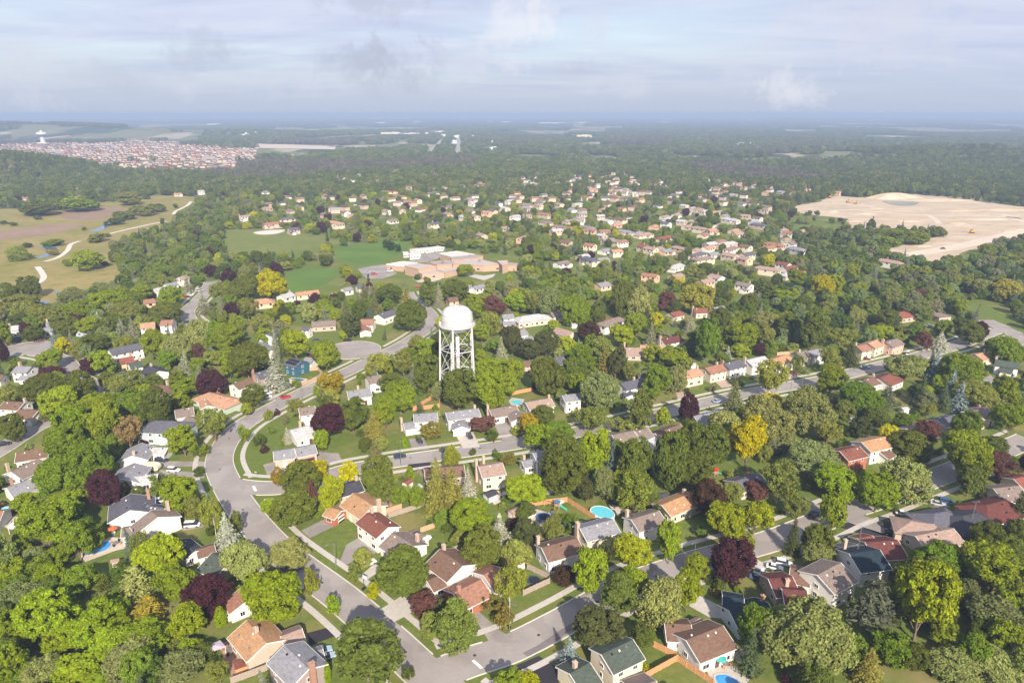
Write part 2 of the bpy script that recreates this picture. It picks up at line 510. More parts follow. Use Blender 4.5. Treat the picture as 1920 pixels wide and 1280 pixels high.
for (px, py, r, nm) in [(50, 653, 12.0, 'd'), (662, 656, 14.5, 'g')]:
    c = at(px, py)
    pts = [(c.x + r * math.cos(t * math.pi / 16), c.y + r * math.sin(t * math.pi / 16)) for t in range(32)]
    BULBS.append((Vector((c.x, c.y)), r, nm))
    sheet('road', pts, 0.066, ROAD)

DRIVES = []
def drive(c, pts, mat):
    q = ppoly(c, pts); DRIVES.append(q)
    sheet('driveway', q, 0.085, mat)
for c, pts, m in [
 ('B', [(735, 895), (775, 880), (890, 985), (968, 1028), (872, 1086), (826, 1040)], DRIVE),
 ('B', [(-8, 600), (28, 505), (92, 468), (205, 545), (30, 615)], DRIVE),
 ('B', [(92, 690), (185, 612), (245, 632), (138, 706)], CONC),
 ('B', [(280, 830), (380, 762), (440, 800), (390, 890), (298, 938), (212, 870)], CONC),
 ('D', [(880, 1092), (1152, 1096), (1152, 1122), (890, 1126)], DRIVE),
 ('D', [(895, 1142), (1150, 1160), (1150, 1190), (900, 1182)], DRIVE),
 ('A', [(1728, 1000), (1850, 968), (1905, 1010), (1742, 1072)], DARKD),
 ('A', [(1695, 424), (1830, 358), (1880, 402), (1742, 466)], DRIVE),
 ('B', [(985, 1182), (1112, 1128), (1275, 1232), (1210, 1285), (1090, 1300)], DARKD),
 ('E', [(380, 970), (460, 960), (494, 1028), (400, 1036)], DRIVE),
 ('E', [(640, 940), (742, 930), (780, 1014), (684, 1022)], CONC),
 ('E', [(860, 890), (930, 872), (1000, 968), (908, 985)], DRIVE),
 ('E', [(375, 1112), (500, 1098), (500, 1130), (400, 1152)], DARKD),
 ('C', [(395, 575), (480, 618), (450, 668), (380, 636)], CONC),
 ('C', [(20, 790), (95, 790), (262, 872), (240, 922), (150, 912), (40, 850)], CONC),
 ('C', [(918, 372), (1010, 338), (1235, 412), (1180, 472)], DRIVE),
 ('C', [(688, 240), (775, 285), (782, 312), (690, 330)], DRIVE),
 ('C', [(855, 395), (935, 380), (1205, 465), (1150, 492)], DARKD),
 ('C', [(1200, 300), (1290, 330), (1250, 352), (1160, 322)], DRIVE),
 ('C', [(1320, 225), (1510, 285), (1470, 305), (1290, 250)], DRIVE),
 ('D', [(1480, 1112), (1505, 1178), (1560, 1186), (1700, 1112), (1930, 1104), (1905, 1050), (1800, 1040)], DRIVE),
 ('D', [(1290, 792), (1372, 770), (1420, 802), (1340, 815)], CONC),
 ('K', [(160, 1060), (262, 1040), (320, 1080), (190, 1130)], PAVER),
 ('K', [(600, 930), (720, 900), (800, 985), (680, 1005)], PAVER),
 ('K', [(1340, 800), (1450, 780), (1540, 890), (1430, 910)], PAVER),
 ('G', [(118, 490), (150, 400), (248, 400), (240, 495)], DARKD),
 ('L', [(1455, 842), (1560, 808), (1645, 870), (1560, 905)], DRIVE),
 ('I', [(560, 1075), (700, 1070), (770, 1120), (640, 1150)], DRIVE),
 ('A', [(1010, 375), (1120, 355), (1150, 405), (1030, 425)], DRIVE),
]: drive(c, pts, m)

# kerbs and pavements follow the roads, broken at crossings and driveways
def clear_of(p, me_k, extra):
    for k, (w_, pl) in RD.items():
        if k != me_k and pdist(p, pl) < w_ / 2 + extra: return False
    for c, r, nm in BULBS:
        if (p - c).length < r + extra: return False
    return True
def strips(name, k, d, w_, z, h, mat, cut_drives, extra=0.3):
    pl = []
    src = offset(RD[k][1], d)
    dens = []
    for a, b2 in zip(src[:-1], src[1:]):
        n = max(1, int((b2 - a).length / 1.5))
        dens += [a.lerp(b2, i / n) for i in range(n)]
    dens.append(src[-1])
    runs = [[]]
    for p in dens:
        ok = clear_of(p, k, extra) and not (cut_drives and any(inside(p, q) for q in DRIVES))
        if ok: runs[-1].append(p)
        elif runs[-1]: runs.append([])
    b = MB()
    for r in runs:
        if len(r) > 2: ribbon(b, r, w_, z, h)
    if b.f:
        me = b.me(name, mat)
        struct(link(name, me))
for k in RD:
    w_ = RD[k][0]
    for s in (-1, 1):
        strips('kerb', k, s * (w_ / 2 + 0.14), 0.30, 0.0, 0.16, KERB, True)
        if k in 'abcdf': strips('pavement', k, s * (w_ / 2 + 3.4), 1.7, 0.0, 0.10 + 0.006 * 'abcdf'.index(k) + (0.003 if s > 0 else 0), CONC, False, 1.2)
b = MB()
for c, r, nm in BULBS:
    ring = [c + Vector((math.cos(t * math.pi / 40), math.sin(t * math.pi / 40))) * (r + 0.14) for t in range(81)]
    runs = [[]]
    for p in ring:
        if all(pdist(p, pl) > w_ / 2 + 0.3 for w_, pl in RD.values()): runs[-1].append(p)
        elif runs[-1]: runs.append([])
    for rr in runs:
        if len(rr) > 2: ribbon(b, rr, 0.30, 0.0, 0.16)
struct(b.obj('kerb', KERB))
# painted stop bars and an asphalt repair
PAINT = pmat('road_paint', (.80, .79, .76), 0.7, 0.05)
for c, pts in [('B', [(732, 1156), (748, 1150), (799, 1196), (782, 1201)]), ('A', [(1419, 176), (1433, 174), (1446, 200), (1431, 203)]), ('D', [(1722, 480), (1735, 478), (1750, 490), (1738, 494)])]:
    sheet('road_marking', ppoly(c, pts), 0.075, PAINT)
sheet('road_patch', ppoly('B', [(1018, 1112), (1100, 1072), (1190, 1012), (1260, 965), (1330, 925), (1345, 948), (1270, 1000), (1180, 1068), (1060, 1142)]), 0.07, asphalt('asphalt_patch', (.17, .148, .152), (.19, .168, .17)))

# ------------------------------------------------------------------ meadows, fields, the sand site
def zone_mat(name, c0, c1, c2, s=0.02, s2=0.12, bump=0.0, aniso=(1, 1, 1)):
    m = bpy.data.materials.new(name); m.use_nodes = True
    t = NT(m.node_tree)
    pos = t.add('ShaderNodeNewGeometry').outputs['Position']
    mp = t.add('ShaderNodeMapping', {0: pos, 'Scale': aniso, 'Rotation': (0, 0, 0.35)})
    a = t.noise(mp, s, 5, 0.6, 0.4); b = t.noise(mp, s2, 5, 0.7); c = t.noise(pos, s2 * 5, 4, 0.7)
    col = t.mix(t.ramp(a, [(0.38, 0), (0.62, 1)]), (*c0, 1), (*c1, 1))
    col = t.mix(t.ramp(b, [(0.48, 0), (0.68, 0.9)]), col, (*c2, 1))
    col = t.mix(t.ramp(c, [(0.3, 0.0), (0.8, 0.35)]), col, tuple(x * 0.72 for x in c0) + (1,))
    p = t.add('ShaderNodeBsdfPrincipled', {'Base Color': col, 'Roughness': 0.95, 'Specular IOR Level': 0.1})
    if bump:
        t.set(p, 'Normal', t.add('ShaderNodeBump', {'Height': t.noise(pos, s2 * 6, 4, 0.7), 'Strength': bump, 'Distance': 0.5}))
    t.add('ShaderNodeOutputMaterial', {0: p})
    return m
MEADOW = zone_mat('meadow_grass', (.225, .20, .058), (.30, .235, .098), (.135, .16, .036), 0.018, 0.09)
FIELD = zone_mat('mown_grass', (.085, .150, .028), (.115, .185, .036), (.10, .165, .03), 0.03, 0.2)
FIELD2 = zone_mat('park_grass', (.135, .165, .040), (.18, .19, .055), (.115, .15, .032), 0.025, 0.15)
SOIL = zone_mat('bare_soil', (.25, .165, .125), (.29, .205, .15), (.20, .17, .08), 0.02, 0.1)
SAND = zone_mat('site_sand', (.455, .36, .262), (.55, .45, .345), (.33, .25, .175), 0.014, 0.045, 0.6, (1, 2.8, 1))
SANDW = zone_mat('tracked_sand', (.55, .47, .39), (.60, .52, .43), (.47, .39, .31), 0.03, 0.2)
GRAVEL = pmat('trail_gravel', (.56, .51, .46), 0.95, 0.08, 0.8)
DARKF = zone_mat('crop_field', (.085, .105, .040), (.10, .12, .045), (.08, .10, .04), 0.01, 0.06)
OPEN = []          # places that stay free of trees
def zone(name, c, pts, z, mat, sm=True, free=True, kind='structure'):
    q = ppoly(c, pts)
    if sm: q = [tuple(p) for p in smooth_poly(q, 4)]
    if free: OPEN.append(q)
    return sheet(name, q, z, mat, kind)
zone('meadow', 'P', [(-30, 400), (60, 392), (130, 388), (215, 378), (300, 366), (372, 372), (330, 398), (310, 425), (240, 452), (212, 478), (232, 512), (222, 535), (140, 565), (95, 600), (50, 585), (-30, 560)], 0.02, MEADOW)
zone('park_field', 'P', [(424, 434), (427, 472), (470, 480), (520, 476), (575, 466), (640, 456), (612, 444), (560, 436), (500, 430)], 0.03, FIELD2)
zone('school_field', 'P', [(628, 468), (655, 460), (735, 450), (768, 455), (765, 472), (722, 492), (690, 502), (648, 490), (628, 480)], 0.036, FIELD, False)
zone('school_field', 'P', [(527, 548), (537, 518), (566, 506), (620, 503), (634, 512), (620, 528), (590, 540), (550, 550)], 0.036, FIELD)
zone('bare_earth', 'P', [(112, 402), (155, 392), (220, 388), (232, 396), (180, 412), (130, 412)], 0.05, SOIL)
zone('bare_earth', 'P', [(-10, 436), (60, 424), (140, 419), (150, 425), (90, 440), (30, 448), (-10, 450)], 0.05, SOIL)
zone('bare_earth', 'P', [(475, 436), (500, 432), (535, 431), (520, 438), (490, 440)], 0.06, GRAVEL)
SANDPX = [(1463, 393), (1540, 377), (1563, 368), (1643, 372), (1663, 364), (1707, 364), (1780, 370), (1850, 380), (1960, 393), (1960, 447), (1827, 467), (1790, 484), (1762, 492), (1720, 484), (1690, 486), (1663, 478), (1660, 467), (1715, 453), (1768, 440), (1755, 428), (1690, 432), (1600, 428), (1590, 410), (1527, 403)]
def ragged(c, pts, amp, step_=9):
    q = [Vector(p) for p in ppoly(c, pts)]; out = []; rr_ = random.Random(4)
    for a_, b_ in zip(q, q[1:] + q[:1]):
        n_ = max(1, int((b_ - a_).length / step_)); nn = (b_ - a_).normalized(); nn = Vector((-nn.y, nn.x))
        for i in range(n_): out.append(tuple(a_.lerp(b_, i / n_) + nn * rr_.uniform(-amp, amp)))
    return out
SQ = ragged('P', SANDPX, 3.2); OPEN.append(SQ); sheet('sand_site', SQ, 0.05, SAND)
b = MB()
for pts, ww in [([(1530, 398), (1600, 394), (1700, 402), (1800, 405), (1900, 408), (1960, 420)], 7), ([(1740, 404), (1755, 412), (1760, 420)], 6), ([(1680, 482), (1740, 472), (1830, 455), (1930, 430)], 16), ([(1880, 402), (1920, 415), (1960, 430)], 12), ([(1560, 380), (1620, 386), (1650, 392)], 5)]:
    ribbon(b, curve([Vector(at(*p)).to_2d() for p in pts], 5), ww, 0.1)
me = b.me('site_track', SANDW); struct(link('site_track', me))
zone('pond', 'Z', [(1120, 682), (1180, 680), (1300, 685), (1330, 692), (1290, 706), (1220, 708), (1160, 698)], 0.09, pmat('pond_water', (.16, .17, .115), 0.25, 0.1, 0.05, spec=0.5))
# spoil heap on the sand site
def heap(px, py, a, b_, h, mat, name='spoil_heap'):
    c = at(px, py); v, f = [], []
    n, m = 28, 8
    for i in range(m + 1):
        t = i / m
        for k in range(n):
            an = 2 * math.pi * k / n
            rr = (1 - t) * (1 + 0.16 * math.sin(3 * an + 1) + 0.08 * math.sin(7 * an))
            v.append((c.x + a * rr * math.cos(an), c.y + b_ * rr * math.sin(an), h * math.sin(t * math.pi / 2) - 0.2))
    for i in range(m):
        for k in range(n):
            f.append((i * n + k, i * n + (k + 1) % n, (i + 1) * n + (k + 1) % n, (i + 1) * n + k))
    return struct(link(name, mesh(name, v, f, mat, True)))
heap(1675, 372, 42, 16, 8.5, SAND)
heap(1748, 376, 60, 14, 3.5, SAND)
for h_ in [(1560, 398, 9, 6, 2.2), (1620, 401, 16, 5, 1.6), (1700, 415, 22, 8, 2.0), (1790, 420, 14, 8, 2.6), (1850, 412, 30, 7, 2.4), (1890, 435, 12, 7, 2.5), (1800, 396, 26, 6, 2.0), (1730, 462, 10, 5, 1.8), (1640, 392, 12, 6, 2.0), (1880, 395, 40, 8, 3.0), (1600, 415, 14, 5, 1.4)]: heap(*h_, SAND)
# gravel trail and creek in the meadow
def trail(name, segs, ww, z, mat):
    b = MB()
    for pts in segs: ribbon(b, curve([Vector(at(*cp(*p) if len(p) == 3 else p)).to_2d() for p in pts], 6), ww, z)
    struct(b.obj(name, mat))
TRAILS = [[(-15, 562), (15, 551), (45, 538), (68, 532), (82, 521), (77, 509), (70, 500)], [(85, 490), (108, 483), (126, 470), (133, 458), (150, 452)], [(194, 441), (235, 431), (280, 421), (312, 415)], [(325, 402), (330, 396), (350, 386), (358, 378)]]
trail('trail', TRAILS, 4.2, 0.08, GRAVEL)
WATER = pmat('creek_water', (.10, .15, .22), 0.08, 0.1, 0.05, spec=0.6)
CREEK = [[(70, 483), (88, 479), (98, 470), (88, 462), (76, 461)], [(176, 434), (190, 428), (204, 420), (212, 412), (232, 406)], [(258, 398), (280, 392), (290, 390)]]
trail('creek', CREEK, 9, 0.07, WATER)
for pts in [[(70, 567), (80, 564), (92, 566), (84, 571), (72, 572)], [(100, 548), (110, 546), (112, 549), (104, 551)]]: zone('pond', 'P', pts, 0.09, WATER)
# far clearings on the plain
for pts, m in [([(228, 257), (250, 250), (330, 248), (450, 254), (440, 258), (330, 257)], FIELD2), ([(470, 278), (480, 270), (560, 272), (630, 276), (628, 281), (540, 279)], SANDW),
               ([(245, 318), (275, 306), (350, 302), (420, 307), (400, 316), (300, 322)], DARKF), ([(220, 325), (232, 312), (290, 303), (250, 318)], SANDW),
               ([(0, 292), (0, 281), (80, 279), (140, 283), (110, 289), (60, 290)], SANDW), ([(60, 270), (300, 270), (478, 282), (462, 300), (430, 314), (250, 300), (180, 322), (150, 305), (0, 290), (0, 272)], zone_mat('new_estate_ground', (.40, .33, .29), (.46, .38, .33), (.30, .27, .22), 0.01, 0.03)),
               ([(1900, 303), (1900, 299), (1960, 299), (1960, 305)], FIELD2), ([(838, 279), (840, 270), (853, 270), (853, 279)], FIELD2), ([(897, 284), (910, 280), (945, 279), (950, 284)], SANDW)]:
    q = [(p.x, p.y, hgt(p.x, p.y) + (1.0 if m is not FIELD2 else 1.3)) for p in (at(*p) for p in pts)]
    OPEN.append([(p[0], p[1]) for p in q])
    me = MB().poly(q).me('far_field', m)
    if me.polygons[0].normal.z < 0: me.flip_normals()
    struct(link('far_field', me))
b = MB()
for pts, ww in [([(803, 288), (815, 277), (826, 266), (836, 256), (842, 246), (846, 238)], 16), ([(857, 294), (859, 280), (860, 268), (858, 252), (856, 240)], 16), ([(176, 344), (215, 342), (248, 338)], 9), ([(255, 362), (300, 360), (340, 357)], 9)]:
    ribbon(b, curve([Vector(at(*p)).to_2d() for p in pts], 5), ww, 1.6)
struct(b.obj('highway', asphalt('far_road', (.34, .33, .32), (.36, .35, .34))))
HWY = [[Vector(at(*p)).to_2d() for p in pts] for pts in ([(803, 288), (815, 277), (826, 266), (836, 256)], [(857, 294), (859, 280), (860, 268), (858, 252)])]
# backyard lawns and playing places kept open
for c, pts in [('B', [(300, 350), (480, 290), (580, 350), (440, 430), (330, 420)]), ('B', [(480, 440), (620, 390), (700, 470), (620, 530), (510, 490)]), ('B', [(310, 150), (450, 200), (460, 270), (260, 260)]), ('B', [(1310, 260), (1480, 235), (1640, 320), (1560, 350), (1400, 350)]),
               ('B', [(960, 780), (1180, 700), (1340, 780), (960, 960), (810, 900)]), ('B', [(1140, 210), (1300, 200), (1320, 150), (1150, 140)]), ('B', [(1080, 300), (1280, 260), (1420, 360), (1240, 420)]), ('A', [(500, 390), (640, 340), (800, 320), (680, 420), (560, 420)]),
               ('A', [(450, 620), (740, 520), (700, 600), (560, 660)]), ('A', [(1000, 420), (1200, 410), (1200, 480), (1040, 500)]), ('A', [(1600, 950), (1790, 830), (1900, 960), (1740, 1010)]), ('D', [(1390, 1030), (1480, 980), (1510, 1170), (1380, 1200)]),
               ('D', [(1140, 810), (1330, 790), (1360, 830), (1220, 880)]), ('D', [(950, 1040), (1100, 1030), (1090, 1090), (950, 1090)]), ('D', [(0, 540), (60, 510), (210, 515), (190, 550), (0, 590)]), ('I', [(1390, 680), (1700, 640), (1690, 680), (1400, 790), (1280, 840), (1120, 780)]),
               ('E', [(460, 950), (620, 930), (660, 990), (480, 1015)]), ('E', [(1200, 780), (1310, 830), (1290, 880), (1180, 850)]), ('F', [(1040, 850), (1180, 810), (1340, 850), (1160, 920)]), ('F', [(750, 1010), (800, 1080), (900, 1110), (960, 1080), (900, 1030)]),
               ('C', [(1540, 850), (1670, 880), (1640, 980), (1540, 960)]), ('C', [(1410, 200), (1600, 210), (1680, 260), (1500, 270)]), ('C', [(1190, 270), (1300, 250), (1420, 300), (1320, 320)]), ('B', [(1550, 880), (1680, 860), (1740, 950), (1640, 1040), (1550, 990)]), ('B', [(1690, 1060), (1800, 1090), (1880, 1230), (1760, 1260), (1690, 1180)]),
               ('B', [(0, 400), (60, 380), (70, 460), (0, 540)]), ('A', [(1740, 470), (1900, 400), (1925, 560), (1880, 580)]), ('F', [(1500, 180), (1780, 210), (1900, 320), (1700, 330), (1560, 260)])]:
    OPEN.append(ppoly(c, pts))

# ================================================================== HOUSES
WINC = {}
def window_meshes(w_, h_):
    k = (round(w_, 2), round(h_, 2))
    if k not in WINC:
        b = MB(); t = 0.11; d = 0.14
        b.box((0, 0, h_ / 2 - t / 2), w_, d, t).box((0, 0, -h_ / 2 + t / 2), w_ + 0.12, d + 0.1, t)
        b.box((-w_ / 2 + t / 2, 0, 0), t, d - 0.006, h_ - 2 * t).box((w_ / 2 - t / 2, 0, 0), t, d - 0.006, h_ - 2 * t)
        if w_ > 1.2: b.box((0, 0, 0), 0.07, d - 0.03, h_ - 2 * t)
        fr = b.me('window', TRIM)
        pn = MB().box((0, 0, 0), w_ - 2 * t + 0.01, 0.09, h_ - 2 * t + 0.01).me('pane', GLASS)
        WINC[k] = (fr, pn)
    return WINC[k]
DARKWIN = None
def add_window(root, p, n, w_, h_, lod):
    rz = math.atan2(n.y, n.x) + math.pi / 2
    if lod < 2:
        fr, pn = window_meshes(w_, h_)
        o = link('window', fr, root, loc=p); o.rotation_euler = (0, 0, rz)
        link('pane', pn, o)
    else:
        k = ('d', round(w_, 2), round(h_, 2))
        if k not in WINC: WINC[k] = MB().box((0, 0, 0), w_, 0.12, h_).me('window', GLASS)
        o = link('window', WINC[k], root, loc=p); o.rotation_euler = (0, 0, rz)

DOORC = {}
def door_mesh(kind):
    if kind not in DOORC:
        b = MB()
        if kind[0] == 'garage':
            W_, H_ = kind[1], 2.2
            for i in range(4): b.box((0, 0.015 * (i % 2), -H_ / 2 + (i + .5) * H_ / 4), W_, 0.12, H_ / 4 - 0.03)
            b.box((0, -0.03, 0), W_ - 0.04, 0.06, H_ - 0.04)
            DOORC[kind] = b.me('garage_door', kind[2])
        else:
            b.box((0, 0, 0), 0.98, 0.12, 2.1).box((0, -0.05, 0.0), 1.2, 0.08, 2.25)
            DOORC[kind] = b.me('door', kind[1])
    return DOORC[kind]

FOOT = []      # (x, y, radius) of houses for the planting
HOUSES = []    # (ref, pos, px, py)
CHIMW = {}
def block_mesh(P1, P2, w_, eave, kind, org, pitch=0.42, over=0.45, th=0.2):
    """walls and roof of one gabled, hipped or flat block; P1, P2 are the ridge ends on plan"""
    d = (P2 - P1); L = d.length; d.normalize(); n = Vector((-d.y, d.x))
    rise = w_ / 2 * pitch; zr = eave + rise
    hw = w_ / 2
    def g(s, t, z):
        q = P1 + d * s + n * t
        return (q.x - org.x, q.y - org.y, z)
    wb, rb = MB(), MB()
    ze = eave
    uvs = []
    if kind == 'h':
        e = hw * 0.98
        s0, s1 = -e, L + e
        wi = over
        pts = [(s0 + wi, -hw + wi), (s1 - wi, -hw + wi), (s1 - wi, hw - wi), (s0 + wi, hw - wi)]
        k = len(wb.v)
        wb.v += [g(a, b_, 0) for a, b_ in pts] + [g(a, b_, ze - 0.02) for a, b_ in pts]
        for i in range(4): wb.f.append((i, (i + 1) % 4, 4 + (i + 1) % 4, 4 + i))
        lo = ze - 0.12
        rb.v += [g(s0, -hw, lo), g(s1, -hw, lo), g(s1, hw, lo), g(s0, hw, lo), g(0, 0, zr), g(L, 0, zr),
                 g(s0, -hw, lo - .18), g(s1, -hw, lo - .18), g(s1, hw, lo - .18), g(s0, hw, lo - .18)]
        rb.f += [(0, 1, 5, 4), (2, 3, 4, 5), (1, 2, 5), (3, 0, 4), (0, 6, 7, 1), (1, 7, 8, 2), (2, 8, 9, 3), (3, 9, 6, 0), (9, 8, 7, 6)]
        ext = (s0 + wi, s1 - wi, hw - wi)
    elif kind == 'f':
        pts = [(0, -hw), (L, -hw), (L, hw), (0, hw)]
        wb.v += [g(a, b_, 0) for a, b_ in pts] + [g(a, b_, ze) for a, b_ in pts]
        for i in range(4): wb.f.append((i, (i + 1) % 4, 4 + (i + 1) % 4, 4 + i))
        o_ = 0.25
        p2 = [(-o_, -hw - o_), (L + o_, -hw - o_), (L + o_, hw + o_), (-o_, hw + o_)]
        rb.v += [g(a, b_, ze) for a, b_ in p2] + [g(a, b_, ze + .25) for a, b_ in p2]
        rb.f += [(3, 2, 1, 0), (4, 5, 6, 7)] + [(i, (i + 1) % 4, 4 + (i + 1) % 4, 4 + i) for i in range(4)]
        ext = (0, L, hw); zr = ze
    else:
        gi = 0.38; wi = over
        s0, s1 = gi, L - gi
        zt = zr - th * 0.6
        zw = zt - (hw - wi) * pitch
        wb.v += [g(s0, -hw + wi, 0), g(s1, -hw + wi, 0), g(s1, hw - wi, 0), g(s0, hw - wi, 0),
                 g(s0, -hw + wi, zw), g(s1, -hw + wi, zw), g(s1, hw - wi, zw), g(s0, hw - wi, zw), g(s0, 0, zt), g(s1, 0, zt)]
        wb.f += [(0, 1, 5, 4), (2, 3, 7, 6), (1, 2, 6, 9, 5), (3, 0, 4, 8, 7)]
        zl = zr - hw * pitch
        cs = [(-hw, zl), (0, zr), (hw, zl), (hw, zl - th), (0, zr - th), (-hw, zl - th)]
        rb.v += [g(0, t, z) for t, z in cs] + [g(L, t, z) for t, z in cs]
        for i in range(6):
            j = (i + 1) % 6
            rb.f.append((i, j, 6 + j, 6 + i))
        rb.f += [(0, 5, 4, 1), (1, 4, 3, 2), (6, 7, 10, 11), (7, 8, 9, 10)]
        ext = (s0, s1, hw - wi)
    return wb, rb, d, n, L, zr, ext, g

def set_uv(me, P1, d, n, org):
    """roof coordinates: u along the ridge, v up the slope"""
    uv = me.uv_layers.new(name='UVMap')
    co = np.empty(len(me.vertices) * 3); me.vertices.foreach_get('co', co); co = co.reshape(-1, 3)
    vi = np.empty(len(me.loops), dtype=np.int32); me.loops.foreach_get('vertex_index', vi)
    c = co[vi]
    x = c[:, 0] + org.x - P1.x; y = c[:, 1] + org.y - P1.y
    u = x * d.x + y * d.y; t = x * n.x + y * n.y
    a = np.stack([u, np.abs(t) * 1.09], 1)
    uv.data.foreach_set('uv', a.astype(np.float32).ravel())

rng = random.Random(7)
def normals_out(me):
    bm = bmesh.new(); bm.from_mesh(me); bmesh.ops.recalc_face_normals(bm, faces=bm.faces); bm.to_mesh(me); bm.free()

def build_house(ref, label, blocks, R, W, opts='', lod=None, group=None, world=None):
    """blocks: (P1, P2, width, eave, kind, flags) with plan points"""
    c = sum(((b[0] + b[1]) / 2 for b in blocks), Vector((0, 0))) / len(blocks)
    zg = hgt(c.x, c.y)
    org = Vector((c.x, c.y, zg))
    root = empty('house', org)
    tag(root, label, 'house', group)
    zc = proj(c.x, c.y, 0)[2]
    if lod is None: lod = 0 if zc < 300 else (1 if zc < 430 else 2)
    view = Vector((-c.x, -c.y)).normalized()
    for bi, (P1, P2, w_, eave, kind, fl) in enumerate(blocks):
        wb, rb, d, n, L, zr, ext, g = block_mesh(P1, P2, w_, eave, kind, org)
        Wc = W; Rc = R
        for f_ in fl:
            if f_.startswith('W='): Wc = f_[2:]
            if f_.startswith('R='): Rc = f_[2:]
        me = wb.me('wall', wallm(Wc)); normals_out(me); link('wall', me, root)
        me = rb.me('roof', roofm(Rc)); normals_out(me); set_uv(me, P1, d, n, org); roof = link('roof', me, root)
        s0, s1, hh = ext
        if 'open' in fl: continue
        two = eave > 4.4
        zs = [1.55, 4.15] if two else [min(1.55, eave - 1.0)]
        if lod >= 2: zs = [eave - 1.1]
        # sides: (normal, start point on the wall, direction, length, is_gable)
        sides = [(n, g(s0, hh, 0), d, s1 - s0, False), (-n, g(s0, -hh, 0), d, s1 - s0, False), (d, g(s1, -hh, 0), n, 2 * hh, True), (-d, g(s0, -hh, 0), n, 2 * hh, True)]
        gdone = False
        for si, (nv, st, dv, ln, gab) in enumerate(sides):
            vis = nv.dot(view)
            if vis < -0.25: continue
            st = Vector(st)
            def put(s, z): return Vector((st.x + dv.x * s + nv.x * 0.05, st.y + dv.y * s + nv.y * 0.05, z))
            garage = not gdone and (('ge' in fl and gab and vis > 0.05) or ('gs' in fl and not gab and vis > 0.05))
            if garage:
                gdone = True
                gw = 4.9 if ln > 6.2 else 2.7
                doors = [(ln / 2, gw)] if ln < 8 else [(ln * 0.3, 2.7), (ln * 0.3 + 3.3, 2.7)]
                for s, gwid in doors:
                    gd = link('garage_door', door_mesh(('garage', gwid, TRIM if 'gb' not in fl else BROWND)), root, loc=put(s, 1.12))
                    gd.rotation_euler = (0, 0, math.atan2(nv.y, nv.x) + math.pi / 2)
                zl = [z for z in zs if z > 3]
            else:
                zl = zs
            if 'nw' in fl: continue
            if gab and not two and 'gw' not in fl and (rng.random() < 0.45 or lod >= 2): continue
            cnt = max(1, int(ln / 3.3)) if not gab else (1 if rng.random() < 0.6 else 2)
            if lod >= 2: cnt = min(cnt, 3)
            for z in zl:
                for i in range(cnt):
                    s = ln * (i + 0.5) / cnt + rng.uniform(-.2, .2)
                    big = (not gab) and z < 2 and rng.random() < 0.4
                    if lod == 0 and not gab and z < 2 and i == cnt // 2 and bi == 0 and 'dd' not in fl:
                        dm = door_mesh(('door', rng.choice([BROWND, TRIM])))
                        dd = link('door', dm, root, loc=put(s, 1.08)); dd.rotation_euler = (0, 0, math.atan2(nv.y, nv.x) + math.pi / 2)
                        continue
                    add_window(root, put(s, z), nv, 1.9 if big else rng.choice([1.0, 1.3]), 1.35 if (z < 2 or lod >= 2) else 1.15, lod)
        # fascia and eaves trim on the near houses, roof vents
        if lod == 0 and kind == 'g':
            fb = MB()
            hw = w_ / 2; zl = zr - hw * 0.42
            for s in (-0.035, L + 0.035):
                for sg in (-1, 1):
                    a = Vector(g(s, 0, zr - 0.14)); e = Vector(g(s, sg * hw, zl - 0.14))
                    q = Vector(g(s + 0.05, 0, 0)) - Vector(g(s, 0, 0))
                    k = len(fb.v)
                    up = Vector((0, 0, 0.15))
                    fb.v += [tuple(v) for v in (a - q - up, e - q - up, e - q + up, a - q + up, a + q - up, e + q - up, e + q + up, a + q + up)]
                    fb.f += [(k, k + 1, k + 2, k + 3), (k + 7, k + 6, k + 5, k + 4), (k, k + 4, k + 5, k + 1), (k + 2, k + 6, k + 7, k + 3), (k + 1, k + 5, k + 6, k + 2), (k, k + 3, k + 7, k + 4)]
            for sg in (-1, 1):
                m_ = Vector(g(L / 2, sg * (hw + 0.05), zl - 0.12))
                fb.box(m_, L, 0.12, 0.14, math.atan2(d.y, d.x))
            fb.obj('fascia', TRIM, root)
        if lod <= 1 and L > 6 and kind != 'f':
            sg = 1 if n.dot(view) > 0 else -1
            for i in range(3 if lod == 0 else 1):
                s = L * (0.25 + 0.25 * i) + rng.uniform(-.4, .4); tt = w_ * rng.choice([0.08, 0.1, 0.3]) * (sg if rng.random() < 0.7 else -sg)
                vb = MB().box(g(s, tt, zr - abs(tt) * 0.42 + 0.10), 0.38, 0.38, 0.34, math.atan2(d.y, d.x))
                vb.obj('vent', rng.choice([METAL, BLACK, TRIM]), roof)
        for q in opts.split():
            if q[0] == 'c' and int(q[1]) == bi:
                cm = q[2]; t, off = (float(v) for v in q[3:].split(','))
                pos = Vector(g(t * L, off * w_ / 2, 0))
                sz = 0.85 if lod < 2 else 0.9
                outside = abs(off) > 0.9 or t < 0.03 or t > 0.97
                z0 = 0 if outside else zr - abs(off) * w_ / 2 * 0.42 - 0.6
                ztop = zr + 1.05
                cb = MB().box((pos.x, pos.y, (z0 + ztop) / 2), sz * (1.5 if outside else 1), sz, ztop - z0, math.atan2(n.y, n.x))
                cb.box((pos.x, pos.y, ztop + 0.08), sz * (1.5 if outside else 1) + .2, sz + .2, 0.16, math.atan2(n.y, n.x))
                cb.box((pos.x, pos.y, ztop + 0.3), 0.3, 0.3, 0.3)
                cb.obj('chimney', CHIM[cm], root)
        FOOT.append(((P1 + P2) / 2, d, L / 2 + 0.5, w_ / 2 + 0.5))
    bx, by, _ = proj(c.x, c.y, 3)
    HOUSES.append((ref, Vector((c.x, c.y)), bx, by, zc))
    return root

